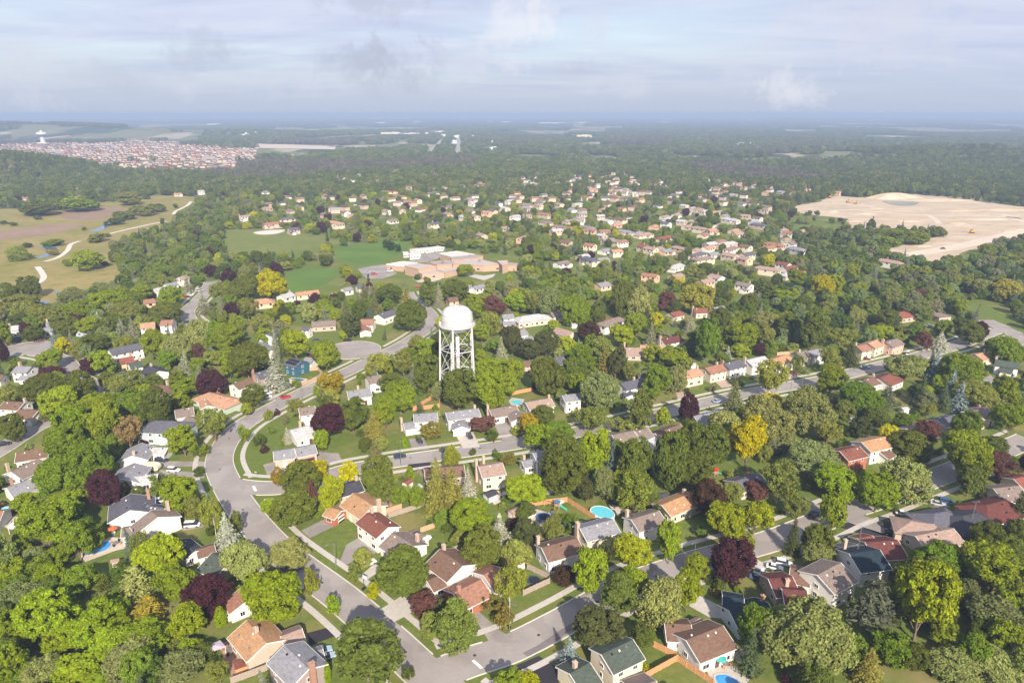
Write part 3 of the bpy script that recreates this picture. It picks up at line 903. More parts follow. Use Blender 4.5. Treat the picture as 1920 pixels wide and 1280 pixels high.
HDATA = """
gazebo bungalow|tan|beige|c0t.5,0|P 462 1162 500 1205 10 3.2 g;P 526 1192 566 1177 6.4 2.6 g R=pinkgrey ge
bottom grey shingle house|grey|taupe|c0r1.0,0.15|P 533 1208 579 1253 9.2 5.2 g;P 573 1226 594 1219 5 2.6 g
rust-roofed house beside the purple maple|rust|white|c0t.3,.2|P 458 1096 472 1118 11.5 3.1 g gw;A 1285 818 1300 845 4 2.6 g
dark green roofed bungalow|teal|cream||P 397 1036 430 1053 10.5 3 g R=green
small charcoal roofed annex|dark|white||P 337 1010 365 1033 6 2.8 g;P 367 1030 402 1020 6 2.6 g R=brown
kidney-pool house|greybrown|white|c0t.1,.7|P 283 956 296 969 13 4.4 g gw;P 230 990 262 984 6 2.6 g
charcoal hip house by the hedge|slate|white|c0r.2,.75|P 245 925 244 956 13 3 g;P 277 947 310 952 7 2.7 g
grey bungalow beside the camper|grey|white||P 252 867 229 897 10.5 3 g;P 253 893 296 888 7 2.7 g R=palegrey
pale-roofed bungalow above the camper|grey|white|c0t.9,.1|P 265 830 247 854 10 3.2 g;P 275 838 315 839 6.5 2.8 g R=palegrey
black-roofed blue-grey house|slate|bluegrey||P 291 788 330 790 11 5.4 h
brown house above the black-roofed house|greybrown|white||P 327 768 362 762 9.5 3.2 g;P 350 780 372 785 7 2.8 g
sage bungalow|orange|sage|c0t.0,.8|P 392 735 424 744 11 3 h;P 385 744 389 760 6 2.7 g gw;P 425 744 441 750 6 2.7 g ge
white house with half brick front|brown|white||P 436 719 468 708 8.2 5.4 g W=white
dark-gabled house with a brick chimney|slate|taupe|c0r.02,.55|P 478 699 503 692 9 3.5 g
solar-roofed blue house|slate|blue||P 543 671 567 677 9 5 g;P 573 669 590 671 7 3.4 g R=grey W=white
grey gabled house with a white garage|slate|bluegrey||P 498 626 508 617 9 5 g;P 486 640 508 656 7.5 3.2 g R=grey W=white
long slate-roofed white house|slate|white||P 203 655 262 642 10 5 g gw
red-roofed peach house|brightred|peach|c0r.9,.5|P 222 672 249 667 8.5 4.6 g
green-roofed white house|green|white|c0t1.0,.6|P 240 681 264 676 8.5 4.8 g;P 229 694 241 697 5 2.9 g
charcoal bungalow beside the green roof|dark|white|c0t.2,.0|P 280 684 297 694 10 3 g
brown hip bungalow|brown|white|c0t.9,.5|P 291 720 307 722 10.5 3 h
white house below the left cul-de-sac|grey|white|c0t.0,.5|P 31 686 60 687 8.4 5 g;P 38 704 62 704 5 2.9 g
brown-roofed house cut by the photo edge|brown|white||P -14 703 8 702 8 3 g
brown split-level house|brown|white|c0t.9,.3|P 8 752 46 754 8.5 4.8 g;P 34 767 72 769 9.5 3 g
grey-brown house with a buff chimney|greybrown|white|c0t.2,.9|P 20 884 74 859 10 3.2 g;P 64 871 87 869 8 3 h
grey bungalow with the turquoise pool|grey|white|c0r.25,.6|P 12 914 74 892 10 3.2 g
dark brown house behind the buff chimney|brown|white||P 30 848 92 838 9 3 g
rust-roofed house at the photo edge|rust|white||P -25 960 4 957 9 3 g
tan house behind the red-brown roof|tan|cream|c0t.98,.4|P 662 924 700 948 10.5 3.4 g;P 617 949 640 957 6.5 2.7 g W=brick ge
charcoal-roofed house by the two round maples|dark|beige|c0t.9,.3|P 628 913 675 900 8.5 3 g
red-brown roofed split house|redbrown|white|c0t.05,.3|P 688 960 728 988 8.6 5.2 g gb
grey-brown roofed bungalow|greybrown|white|c0t.75,.6|P 736 997 776 1023 10.5 3 g
brown hip-roofed corner house|brown|white|c0t.05,.2|P 824 1029 868 1060 11 4.2 g;P 800 1088 829 1075 7 2.7 g ge
twin orange-roofed house|rust|white|c0r.2,.0|P 849 1111 903 1085 10 3 g W=brick ge;P 905 1077 936 1062 10 3.2 g
brown house with a grey fence|brown|white|c0t.06,.8|P 1015 1026 1083 1008 9 4.4 g
grey-roofed cream house|grey|cream|c0t.0,.3|P 1087 990 1150 973 8.8 4.7 g
brown-grey house by the oval pool|greybrown|white|c0t.08,.7|P 1183 973 1236 957 8.8 4.7 g
tan house behind the oval pool|tan|cream|c0t.8,.3|P 1240 946 1300 922 9 3.2 g
cream house with two chimneys|pinkgrey|cream|c0t.0,.6 c0t.35,.9|P 897 874 942 867 9.5 5.2 g
tall white house with a grey lean-to|grey|white|c1t.3,.5|P 999 849 1022 845 8 5.4 g;P 983 863 998 860 6 3 g
brown house behind the two spruces|brown|stone||P 795 879 870 872 9 3 g
grey two-part house|grey|white|c1t.0,.7|P 775 776 820 773 8.5 5.2 g;P 755 793 785 788 7 2.8 g gs
grey house with a double garage gable|grey|white|c0t.9,.2|P 835 773 897 765 8.6 4.6 g;P 862 781 865 799 7.2 2.9 g ge
brown L-shaped bungalow|greybrown|white|c0t.0,.4|P 917 767 968 759 9.5 3 g;P 966 768 975 783 7.5 2.9 g
brown bungalow by the small square pool|brown|white|c0t.95,.2|P 985 754 1033 746 8.8 3 g R=pinkgrey
white house over two garage doors|grey|white||P 1054 741 1085 737 7.6 5.2 g ge
slate house with a porch|slate|white|c0t.6,.1 c0t.85,.1|P 1163 718 1207 708 9 4.8 g;P 1180 732 1184 738 6 2.8 g
stone hip bungalow|pinkgrey|stone|c0t.0,.8|P 1172 651 1204 652 11 3 h;P 1200 646 1245 648 9 3 g R=orange
mauve-roofed house|redbrown|white|c0t.0,.2|P 1240 635 1273 628 9 4.6 g R=maroon
orange end house of the street row|orange|cream|c0t.95,.1|P 1277 697 1310 690 9 4.6 g
brown row house beside the orange end house|brown|cream|c0t.75,.1|P 1321 689 1353 682 9 4.6 g R=rust
charcoal row house with a red chimney neighbour|slate|white|c0r.0,.2|P 1357 681 1389 674 9 4.8 g
grey row house|palegrey|white|c0t.0,.2|P 1399 675 1434 667 9 4.8 g
tan row house|orange|white||P 1448 673 1477 664 9 4.8 g R=tan
small brown row house|greybrown|cream|c0t.3,.0|P 1492 660 1513 657 8.5 4.8 g
slate row house at the tree|grey|white||P 1514 658 1538 653 8.5 4.8 g
brick-red roofed house behind the blue spruce|brightred|cream|c0t.0,.2|P 1300 578 1323 577 9 3.4 g
grey house below the willow|grey|stone||P 1337 576 1357 573 9 3.4 g;P 1256 586 1276 582 8.5 3 g R=brightred W=cream
brown and tan pair house|rust|cream|c0t.1,.2|P 1605 648 1625 645 9 4.6 g;P 1627 643 1646 636 9 4.8 g R=orange
grey-brown house by the orange-leaved tree|greybrown|pink|c0t.0,.3|P 1660 641 1683 634 9 4.8 g
brown house over the pale driveway|brown|white|c0t.9,.1|P 1619 711 1641 705 9 3 g R=brown;P 1650 708 1676 698 11 3.2 g R=redbrown
red hip house among the trees|brightred|stone||P 1681 585 1696 583 11 3.2 h
grey flat-roofed house|greybrown|stone||P 1750 592 1772 590 9 3 f
dark green roofed white house|green|white|c0t.05,.1|P 1866 673 1912 680 9 4.6 g;P 1884 688 1894 690 7 2.9 g ge
orange bungalow by the big ash|orange|cream|c0t.9,.1|P 1828 664 1850 659 9 3.2 g
red brick house|redbrown|brick||P 1574 845 1612 836 9 5 g
tan-roofed white house beside the red brick|tan|white||P 1615 828 1659 818 9.5 5.2 g;P 1650 848 1664 840 7 2.9 g R=brown
brown roofed house with the tall chimney|greybrown|stone|c0t.7,.0|P 1698 803 1752 790 9 3.2 g;P 1757 787 1790 777 8 3 g R=slate
greybrown house at the corner road|greybrown|cream|c0r.6,.2|P 1825 771 1849 762 9 4.6 g
cream row house behind the maples|greybrown|cream||P 1147 815 1188 807 9 4.6 g
white house with a sunlit grey roof|greybrown|white||P 1190 808 1215 802 8.5 3.4 g;P 1209 826 1228 818 9 2.9 g R=palegrey
long brown roofed house|brown|cream||P 1228 812 1275 795 9 3 g
flat grey roofed house below the spruce|grey|white||P 1300 779 1365 768 10 3 g
dark house beside the play set|slate|cream|c0r.6,.2|P 1375 902 1425 888 9 3 g
hip bungalow with a carport|pinkgrey|stone||P 1709 976 1738 981 10 3 h ge
slate hip bungalow|slate|bluegrey||P 1752 962 1774 958 11 3 h
charcoal house with the brick porch|dark|brick||P 1806 966 1832 961 12 3.2 h
dark brown hip house|maroon|stone||P 1850 946 1884 938 12 3.2 h
grey-brown house at the right edge|greybrown|cream||P 1862 915 1912 910 10 3.4 g;P 1900 897 1935 890 9 3 g R=brightred
pinkish roofed house behind the hip carport|pinkgrey|stone||P 1716 1004 1788 990 10 3 g
maroon house by the antenna|maroon|stone||P 1622 1016 1684 1012 11 3.2 g;P 1612 1008 1632 1004 7 2.8 g R=redbrown
charcoal house with the roof antenna|teal|white|c0t.2,.8|P 1592 1037 1650 1030 11 4.8 g gw;P 1585 1024 1600 1021 7 2.8 g R=slate
big white two-storey house|greybrown|white||P 1532 1077 1577 1054 11 5.3 g gw;P 1489 1065 1514 1071 8.5 2.9 g R=brown
maroon L-shaped bungalow|maroon|stone|c1t.3,.6|P 1440 1084 1486 1080 10 3.1 g;P 1466 1103 1513 1107 8 3.3 g
blue-black L-shaped bungalow|teal|paleblue|c1r.95,.3|P 1361 1116 1389 1121 8 3 g ge;P 1367 1144 1440 1129 9.5 3.2 g
brown-roofed patio house|brown|white||P 1286 1199 1356 1172 10.5 3.6 g gw;P 1246 1168 1296 1170 8 3 g
green-grey roofed cream house|green|cream|c1t.4,.2|P 1127 1226 1187 1198 9 5.4 g gw;P 1068 1262 1106 1241 10 3.4 g
grey house at the bottom edge|greybrown|white||P 1185 1290 1230 1275 9 3 g
white house behind the birch|greybrown|white||P 687 707 714 702 8.6 5 g
grey-roofed house left of the birch|grey|white|c0t.5,.3|P 650 733 694 727 9.5 4 g
brown-roofed house over the purple maple|brown|white||P 559 765 590 760 8.6 4.6 g R=greybrown
pale grey roofed bungalow by the purple maple|palegrey|white|c0t.6,.5|P 545 806 582 796 11 3.2 g
pink brick pump house|grey|pink||P 512 846 552 840 8.5 3.3 g gb;P 552 840 590 832 8.5 3.5 g gs gb
long brown house above the cul-de-sac|greybrown|stone||P 584 603 630 600 9.5 3 g
narrow white house by the cul-de-sac|slate|white||P 568 612 582 613 6 4.8 g
red-brown house by the cul-de-sac|rust|white||P 660 598 702 598 10 4.6 g;P 683 608 685 618 7 2.9 g ge
slate-roofed white house in the cedar yard|slate|white||P 709 589 735 580 9 4.4 g
orange-roofed house below the yellow maple|orange|peach||P 478 561 500 559 10 3.6 h
little brown cottage|pinkgrey|white||P 485 598 503 600 7.5 3 g
white house below the playing field|palegrey|white|c0t.9,.1|P 525 553 546 547 9 4 g;P 553 548 597 543 8 3.2 g R=tan W=cream
orange-roofed white house on the left bend|orange|white||P 262 606 291 603 9.5 4.8 g
rust-roofed house beside it on the left bend|rust|white||P 302 600 326 599 9.5 5 g
white house with a blue-grey roof up the bend|palegrey|white||P 288 541 316 535 9 4.2 g;P 308 532 330 528 8 3.2 g R=grey
tall white house at the top of the bend|pinkgrey|white||P 334 519 350 516 8 5.2 g
orange bungalow under the olive trees|rust|peach||P 268 562 289 559 9 3 g
two-step grey house|grey|white|c0t.1,.2|P 86 603 104 601 9 4.6 g;P 82 614 102 613 8 3 g
pale grey house by the left cul-de-sac|palegrey|white|c0t.0,.1|P 18 611 38 609 9 4 g
blue-grey house behind the spruces|grey|bluegrey|c0r.8,.1|P 149 611 165 613 8 3.4 g
grey-roofed white house behind the tower|grey|white||P 940 590 962 588 8 4.8 g;P 942 602 966 601 7 2.9 g
big pale hip house behind the tower|palegrey|cream||P 980 592 1010 588 11 3.4 h;P 1008 590 1020 589 9 3.4 h
brown house beside the pale hip house|greybrown|white||P 1031 585 1058 582 10 3.2 g
grey house before the dark maples|grey|white|c0r.95,.3|P 960 621 985 617 9 4 g;P 978 633 996 629 8 3 g
brown hip house with skylights|brown|cream||P 1044 613 1075 622 10 3.2 g R=pinkgrey
red-brown roofed house among the lime trees|brown|white||P 1131 595 1160 596 10 3.4 g R=redbrown
teal-walled slate house|slate|blue||P 1034 671 1056 667 9 4.6 g
brown sliver house behind the tower trees|brown|stone||P 978 678 990 676 7 4.6 g
white house below the school|grey|white||P 868 535 884 534 8 3.4 g;P 885 537 906 532 8 3.4 g
small white houses by the school lot|slate|white||P 668 535 684 533 8 3.2 g;P 642 540 658 537 8 3.2 g R=grey
brown brick house behind the tank|brown|peach||P 838 558 857 556 9 3.6 g
"""
def parse_houses():
    for line in HDATA.strip().split('\n'):
        ref, R, W, opts, bl = line.split('|')
        blocks = []
        for s in bl.split(';'):
            t = s.split()
            c = t[0]; x1, y1, x2, y2, w_, e = (float(v) for v in t[1:7]); kind = t[7]; fl = t[8:]
            zr = e + (0 if kind == 'f' else w_ / 2 * 0.42)
            P1 = at(*cp(c, x1, y1), zr).to_2d(); P2 = at(*cp(c, x2, y2), zr).to_2d()
            d = P2 - P1
            if kind != 'h' and d.length < 4.5:           # never shorter than a small gable
                m_ = (P1 + P2) / 2; d.normalize(); P1 = m_ - d * 2.6; P2 = m_ + d * 2.6
            if d.length > 19: 
                m_ = (P1 + P2) / 2; d.normalize(); P1 = m_ - d * 9.5; P2 = m_ + d * 9.5
            blocks.append((P1, P2, w_, e, kind, fl))
        kindw = {'h': 'hip', 'g': 'gable', 'f': 'flat'}[blocks[0][4]]
        lab = ref + ', ' + WALLW[W] + ' walls'
        if ROOFW[R] not in lab: lab = ref + ', ' + ROOFW[R] + ' roof, ' + WALLW[W] + ' walls'
        build_house(ref, lab, blocks, R, W, opts)
parse_houses()
print('near houses', len(HOUSES), [ (r, round((p).length)) for r,p,_,_,_ in HOUSES[:3]])

# ================================================================== TREES
def leaf_mat():
    """foliage: the colour comes from each tree's own tint"""
    m = bpy.data.materials.new('foliage'); m.use_nodes = True
    t = NT(m.node_tree)
    at_ = t.add('ShaderNodeAttribute', attribute_name='tint', attribute_type='INSTANCER')
    g = t.add('ShaderNodeNewGeometry')
    tcn = t.add('ShaderNodeTexCoord')
    oi = t.add('ShaderNodeObjectInfo')
    ofs = t.add('ShaderNodeVectorMath', {0: tcn.outputs['Object'], 1: oi.outputs['Location']}, operation='ADD')
    n = t.noise(ofs, 0.55, 3, 0.6)
    r = g.outputs['Random Per Island']
    k = t.math('ADD', t.math('MULTIPLY', r, 0.55), t.math('MULTIPLY', n, 0.75))
    f = t.ramp(k, [(0.25, 0.45), (0.62, 1.0), (1.0, 1.65)])
    c = t.mix(1.0, at_.outputs['Color'], f, 'MULTIPLY')
    # a little yellower on some sprays
    hs = t.add('ShaderNodeHueSaturation', {'Color': c, 'Hue': t.math('MULTIPLY_ADD', n, 0.05, 0.473), 'Saturation': 1.12, 'Value': 1.0})
    d = t.add('ShaderNodeBsdfDiffuse', {0: hs, 1: 0.6})
    tr = t.add('ShaderNodeBsdfTranslucent', {0: t.mix(1.0, hs.outputs[0], (1.15, 1.1, 0.6, 1), 'MULTIPLY')})
    mx = t.add('ShaderNodeMixShader', {0: 0.20, 1: d, 2: tr})
    t.add('ShaderNodeOutputMaterial', {0: mx})
    return m
LEAF = leaf_mat()
BARK = pmat('bark', (.17, .125, .095), 0.9, 0.25, 2.5)
BARKW = pmat('birch_bark', (.55, .50, .45), 0.8, 0.25, 3)

def cards(C, N, size, seed, up=0.0, aspect=0.8, bend=0.0):
    """leaf sprays: four-cornered faces centred on C with normals N"""
    r = np.random.default_rng(seed)
    n = len(C)
    N = N / np.maximum(np.linalg.norm(N, axis=1, keepdims=True), 1e-6)
    R = r.normal(size=(n, 3))
    U = np.cross(N, R); U /= np.maximum(np.linalg.norm(U, axis=1, keepdims=True), 1e-6)
    V = np.cross(N, U)
    s = size * r.uniform(0.65, 1.35, (n, 1))
    a, b = U * s, V * s * aspect
    j = lambda: r.normal(size=(n, 3)) * s * 0.16
    P = np.stack([C - a * 0.9 + j(), C - b * 0.7 + N * s * bend + j(), C + a * 1.0 + j(), C + b * 0.75 + N * s * bend + j()], 1)
    return P.reshape(-1, 3)
def quad_mesh(name, P, mat):
    n = len(P) // 4
    me = bpy.data.meshes.new(name)
    me.vertices.add(n * 4); me.vertices.foreach_set('co', P.astype(np.float32).ravel())
    me.loops.add(n * 4); me.loops.foreach_set('vertex_index', np.arange(n * 4, dtype=np.int32))
    me.polygons.add(n); me.polygons.foreach_set('loop_start', np.arange(0, n * 4, 4, dtype=np.int32))
    me.materials.append(mat)
    me.update(calc_edges=True)
    return me

def sph(r, n):
    v = r.normal(size=(n, 3)); return v / np.linalg.norm(v, axis=1, keepdims=True)

def crown_round(seed, a, b, ncl, ncard, cs, rough=0.16, low=-0.8, rc=0.34, droop=0.0, egg=0.0, inner=0.5, lobes=6):
    """broadleaf crown: leaf clumps on the outside of several overlapping limbs' masses; origin at the crown's foot"""
    r = np.random.default_rng(seed)
    # limb masses, in units of the crown's half axes
    off = 0.22 + rough * 1.15
    L = [(np.array([0, 0, 0.12]), 0.80 - rough * 0.7)]
    for i in range(lobes):
        an = 2 * math.pi * (i + r.uniform(-.3, .3)) / lobes; z = r.uniform(-.55, .75)
        rr = off * math.sqrt(max(0.05, 1 - z * z * 0.8)) * r.uniform(.8, 1.25)
        L.append((np.array([rr * math.cos(an), rr * math.sin(an), z * 0.62]), min(0.95 - rr, r.uniform(0.40, 0.62))))
    cc, dd = [], []
    tries = 0
    wts = np.array([l[1] ** 2 for l in L]); wts /= wts.sum()
    while len(cc) < ncl and tries < ncl * 30:
        tries += 1
        k = r.choice(len(L), p=wts); d = sph(r, 1)[0]
        c = L[k][0] + d * L[k][1] * r.uniform(.82, 1.0)
        if c[2] < low: continue
        if any(np.linalg.norm(c - q[0]) < q[1] * 0.80 for j, q in enumerate(L) if j != k): continue
        if cc and min(np.linalg.norm(c - q) for q in cc) < 0.55 * rc * r.uniform(.5, 1.2): continue
        cc.append(c); dd.append(d * 0.75 + c * 0.5)
    cc = np.array(cc); dd = np.array(dd); dd /= np.linalg.norm(dd, axis=1, keepdims=True)
    if egg: cc[:, :2] *= (1 - egg * cc[:, 2:3])
    ax = np.array([a, a, b]); cc = cc * ax
    rcl = rc * a * r.uniform(0.60, 1.3, (len(cc), 1))
    Cs, Ns = [], []
    for i in range(len(cc)):
        d = sph(r, ncard)
        d = d + dd[i] * 0.55 + np.array([0, 0, 0.25]); d /= np.linalg.norm(d, axis=1, keepdims=True)
        p = cc[i] + d * rcl[i] * r.uniform(0.50, 1.10, (ncard, 1)) * np.array([1, 1, 0.8])
        p[:, 2] -= droop * r.uniform(0, 1, ncard) ** 2 * rcl[i] * 3.0
        Cs.append(p); Ns.append(d + r.normal(size=d.shape) * 0.45 + np.array([0, 0, 0.25]))
    ni = int(ncl * ncard * 0.10)
    d = sph(r, ni); p = d * ax * inner * r.uniform(0.5, 1.1, (ni, 1))
    Cs.append(p); Ns.append(d + r.normal(size=d.shape) * 0.3)
    C = np.concatenate(Cs); N = np.concatenate(Ns)
    P = cards(C, N, cs, seed + 1, bend=0.15)
    P[:, 2] += b
    return quad_mesh('crown', P, LEAF)

def crown_spruce(seed, a, h, tiers, br, cs, droop=0.30, power=0.9, ragged=0.18):
    r = np.random.default_rng(seed)
    Cs, Ns = [], []
    for k in range(tiers):
        t = (k + 0.5) / tiers
        z = h * t
        R = a * (1 - t) ** power * (1 + ragged * r.normal() * 0.5) + 0.12 * a * (1 - t)
        nb = max(4, int(br * (1 - t) ** 0.6))
        for j in range(nb):
            an = 2 * math.pi * (j + r.uniform(-.4, .4)) / nb + k * 2.4
            L = R * r.uniform(0.72, 1.12)
            m = max(2, int(L / (cs * 0.95)))
            s = (np.arange(m) + 0.7) / m
            x = s * L
            zz = z - droop * L * s + droop * 0.55 * L * s ** 2.5
            w_ = r.normal(size=(m, 2)) * cs * 0.28
            dx, dy = math.cos(an), math.sin(an)
            p = np.stack([dx * x - dy * w_[:, 0], dy * x + dx * w_[:, 0], zz + w_[:, 1] * 0.5], 1)
            Cs.append(p)
            nn = np.stack([np.full(m, dx * 0.55), np.full(m, dy * 0.55), np.full(m, 0.8)], 1) + r.normal(size=(m, 3)) * 0.32
            Ns.append(nn)
    tip = np.stack([np.zeros(5), np.zeros(5), h * np.linspace(0.93, 1.0, 5)], 1)
    Cs.append(tip); Ns.append(r.normal(size=(5, 3)))
    P = cards(np.concatenate(Cs), np.concatenate(Ns), cs, seed + 1, aspect=0.62, bend=-0.1)
    return quad_mesh('crown', P, LEAF)

def crown_column(seed, a, h, n, cs):
    r = np.random.default_rng(seed)
    t = r.uniform(0, 1, n); an = r.uniform(0, 6.283, n)
    R = a * np.sqrt(np.clip(np.sin(np.pi * (0.10 + 0.88 * t)), 0, 1)) * r.uniform(0.75, 1.05, n)
    C = np.stack([R * np.cos(an), R * np.sin(an), t * h], 1)
    N = np.stack([np.cos(an), np.sin(an), 0.35 + 0 * an], 1) + r.normal(size=(n, 3)) * 0.3
    return quad_mesh('crown', cards(C, N, cs, seed + 1), LEAF)

def crown_pine(seed, a, h, whorls, cs):
    """white pine: level plates of needles on separate limbs"""
    r = np.random.default_rng(seed)
    Cs, Ns = [], []
    for k in range(whorls):
        t = (k + 0.5) / whorls
        z = h * (0.08 + 0.90 * t)
        nb = 6 if t < 0.75 else 4
        for j in range(nb):
            an = 2 * math.pi * (j + r.uniform(-.35, .35)) / nb + k * 1.1
            L = a * (1.0 - t * 0.72) * r.uniform(0.6, 1.1)
            m = int(26 * L / a) + 8
            s = r.uniform(0.25, 1.0, m)
            wd = (0.12 + 0.26 * s) * L
            off = r.normal(size=m) * wd * 0.55
            dx, dy = math.cos(an), math.sin(an)
            p = np.stack([dx * s * L - dy * off, dy * s * L + dx * off, z + 0.20 * s * L + r.normal(size=m) * cs * 0.5], 1)
            Cs.append(p); Ns.append(np.stack([dx * .3 + 0 * s, dy * .3 + 0 * s, 1 + 0 * s], 1) + r.normal(size=(m, 3)) * 0.5)
    P = cards(np.concatenate(Cs), np.concatenate(Ns), cs, seed + 1, aspect=0.6)
    return quad_mesh('crown', P, LEAF)

def trunk_mesh(seed, h, r0, limbs, spread, mat):
    r = random.Random(seed)
    b = MB()
    p = Vector((0, 0, -0.3)); rad = r0
    n = 4
    pts = [p]
    for i in range(n):
        q = Vector((r.uniform(-.06, .06) * h, r.uniform(-.06, .06) * h, h * (i + 1) / n))
        b.tube(pts[-1], q, rad, rad * 0.8, 7, False); rad *= 0.8; pts.append(q)
    for i in range(limbs):
        s = pts[r.choice([1, 2, 3])]
        an = 2 * math.pi * (i + r.random() * 0.5) / limbs
        e = s + Vector((math.cos(an) * spread, math.sin(an) * spread, h * r.uniform(0.35, 0.7)))
        m_ = s.lerp(e, 0.5) + Vector((0, 0, -0.05 * h))
        b.tube(s, m_, r0 * 0.42, r0 * 0.28, 5, False); b.tube(m_, e, r0 * 0.28, r0 * 0.08, 5, False)
    return b.me('trunk', mat, True)

# prototypes: (crown mesh, reference radius, reference half height or height)
PROTO = {}
def protos():
    for i in range(4):
        PROTO['L', i] = (crown_round(10 + i, 6.0, 6.2, 105, 130, 0.33, rough=0.20 + 0.03 * i, rc=0.22), 6.0, 6.2)
        PROTO['M', i] = (crown_round(30 + i, 3.8, 4.0, 66, 84, 0.28, rough=0.16 + 0.04 * i, rc=0.25), 3.8, 4.0)
    for i in range(2):
        PROTO['X', i] = (crown_round(20 + i, 10.0, 9.0, 190, 120, 0.42, rough=0.26, rc=0.17, droop=0.22, lobes=9), 10.0, 9.0)
        PROTO['D', i] = (crown_round(50 + i, 5.0, 5.2, 120, 84, 0.31, rough=0.08, rc=0.23, low=-0.9, lobes=7), 5.0, 5.2)   # dense and even
        PROTO['O', i] = (crown_round(60 + i, 4.5, 5.0, 58, 84, 0.26, rough=0.30, rc=0.25, droop=0.35, inner=0.35), 4.5, 5.0)  # loose: birch, ash
        PROTO['W', i] = (crown_round(70 + i, 5.5, 5.2, 80, 110, 0.32, rough=0.24, rc=0.26, droop=0.30), 5.5, 5.2)  # willow, silver maple
        PROTO['s', i] = (crown_round(80 + i, 1.7, 1.7, 24, 46, 0.20, rough=0.15, rc=0.40, low=-0.6), 1.7, 1.7)    # small
        PROTO['E', i] = (crown_round(90 + i, 3.6, 4.4, 74, 76, 0.28, rough=0.12, rc=0.28, egg=0.40), 3.6, 4.4)    # egg shaped
    for i in range(3):
        PROTO['S', i] = (crown_spruce(110 + i, 3.2, 13.0, 36, 18, 0.36), 3.2, 13.0)
    PROTO['B', 0] = (crown_spruce(120, 2.6, 8.0, 28, 19, 0.29, droop=0.16), 2.6, 8.0)
    PROTO['B', 1] = (crown_spruce(121, 3.0, 12.0, 30, 18, 0.35, droop=0.26, ragged=0.35), 3.0, 12.0)
    PROTO['K', 0] = (crown_spruce(130, 4.0, 14.0, 38, 22, 0.38, droop=0.22, power=0.62), 4.0, 14.0)                 # full, broad fir
    PROTO['C', 0] = (crown_column(140, 0.9, 4.6, 900, 0.24), 0.9, 4.6)
    PROTO['P', 0] = (crown_pine(150, 4.6, 13.0, 9, 0.46), 4.6, 13.0)
    PROTO['P', 1] = (crown_pine(151, 5.2, 14.0, 11, 0.50), 5.2, 14.0)
protos()
TRUNKS = [trunk_mesh(5, 4.0, 0.26, 5, 1.7, BARK), trunk_mesh(6, 4.0, 0.22, 4, 1.4, BARKW)]

# kinds: (prototype family, tint, words for shape, words for colour, category, name)
KIND = {
 'd': ('D', (0.094, 0.113, 0.027), 'dense rounded', 'dark green', 'tree'), 'dd': ('D', (0.068, 0.076, 0.029), 'dense', 'near-black green', 'tree'),
 'm': ('M', (0.161, 0.201, 0.031), 'bushy', 'mid green', 'tree'), 'g': ('M', (0.122, 0.175, 0.030), 'full', 'deep green', 'tree'),
 'l': ('M', (.176, .232, .034), 'leafy', 'bright lime green', 'tree'), 'y': ('M', (0.331, 0.304, 0.032), 'bushy', 'yellow', 'tree'), 'yl': ('M', (.208, .245, .034), 'leafy', 'yellow-green', 'tree'),
 'o': ('O', (0.170, 0.187, 0.051), 'loose', 'olive green', 'tree'), 'ob': ('O', (0.186, 0.207, 0.046), 'airy white-stemmed', 'light olive', 'tree'), 'og': ('W', (0.162, 0.183, 0.075), 'ragged', 'grey-olive', 'tree'),
 's': ('W', (0.212, 0.228, 0.083), 'feathery', 'silver-green', 'tree'), 'w': ('W', (0.291, 0.281, 0.064), 'weeping', 'yellowish', 'tree'),
 'p': ('D', (0.051, 0.022, 0.026), 'rounded', 'dark purple', 'maple'), 'pb': ('M', (0.105, 0.055, 0.045), 'bushy', 'purple-brown', 'maple'), 'br': ('D', (0.048, 0.030, 0.018), 'dense', 'dark brown', 'tree'),
 'or': ('M', (.235, .185, .035), 'leafy', 'orange-turning', 'tree'), 'e': ('E', (0.174, 0.196, 0.037), 'egg-shaped', 'fresh green', 'tree'), 'ed': ('E', (0.110, 0.135, 0.036), 'upright', 'dark olive', 'tree'), 't': ('O', (0.250, 0.195, 0.095), 'thin', 'tan-green', 'tree'),
 'h': ('s', (0.118, 0.143, 0.024), 'small', 'green', 'shrub'), 'hd': ('s', (0.062, 0.083, 0.020), 'small', 'dark green', 'shrub'), 'hl': ('s', (0.248, 0.249, 0.028), 'small', 'lime green', 'shrub'), 'ho': ('s', (0.161, 0.143, 0.041), 'low', 'olive', 'shrub'),
 'S': ('S', (0.143, 0.148, 0.063), 'tall conical', 'green', 'spruce'), 'K': ('K', (0.187, 0.177, 0.052), 'broad full', 'olive-green', 'spruce'), 'KD': ('K', (0.060, 0.074, 0.027), 'broad full', 'dark green', 'spruce'),
 'W': ('B', (0.330, 0.335, 0.270), 'conical', 'silvery', 'spruce'), 'B': ('B', (0.190, 0.235, 0.235), 'conical', 'blue-grey', 'spruce'), 'WO': ('S', (0.225, 0.230, 0.155), 'tall narrow', 'pale grey-green', 'spruce'),
 'C': ('C', (0.124, 0.175, 0.022), 'columnar', 'bright green', 'cedar'), 'P': ('P', (0.081, 0.098, 0.039), 'plated', 'dark green', 'pine'), 'PL': ('P', (0.248, 0.260, 0.097), 'plated', 'pale green', 'pine'), 'PY': ('P', (0.279, 0.239, 0.055), 'plated', 'yellowing', 'pine'), 'PB': ('P', (0.105, 0.122, 0.081), 'plated', 'blue-green', 'pine'),
}
NAMEOF = {'tree': 'broadleaf_tree', 'maple': 'purple_leaf_tree', 'shrub': 'shrub', 'spruce': 'spruce_tree', 'cedar': 'cedar_tree', 'pine': 'pine_tree'}
PLURAL = {'tree': 'broadleaf trees in the gardens', 'maple': 'dark purple-leaved trees', 'shrub': 'garden shrubs', 'spruce': 'spruces in the gardens', 'cedar': 'clipped columnar cedars', 'pine': 'pines at the edge of the suburb'}

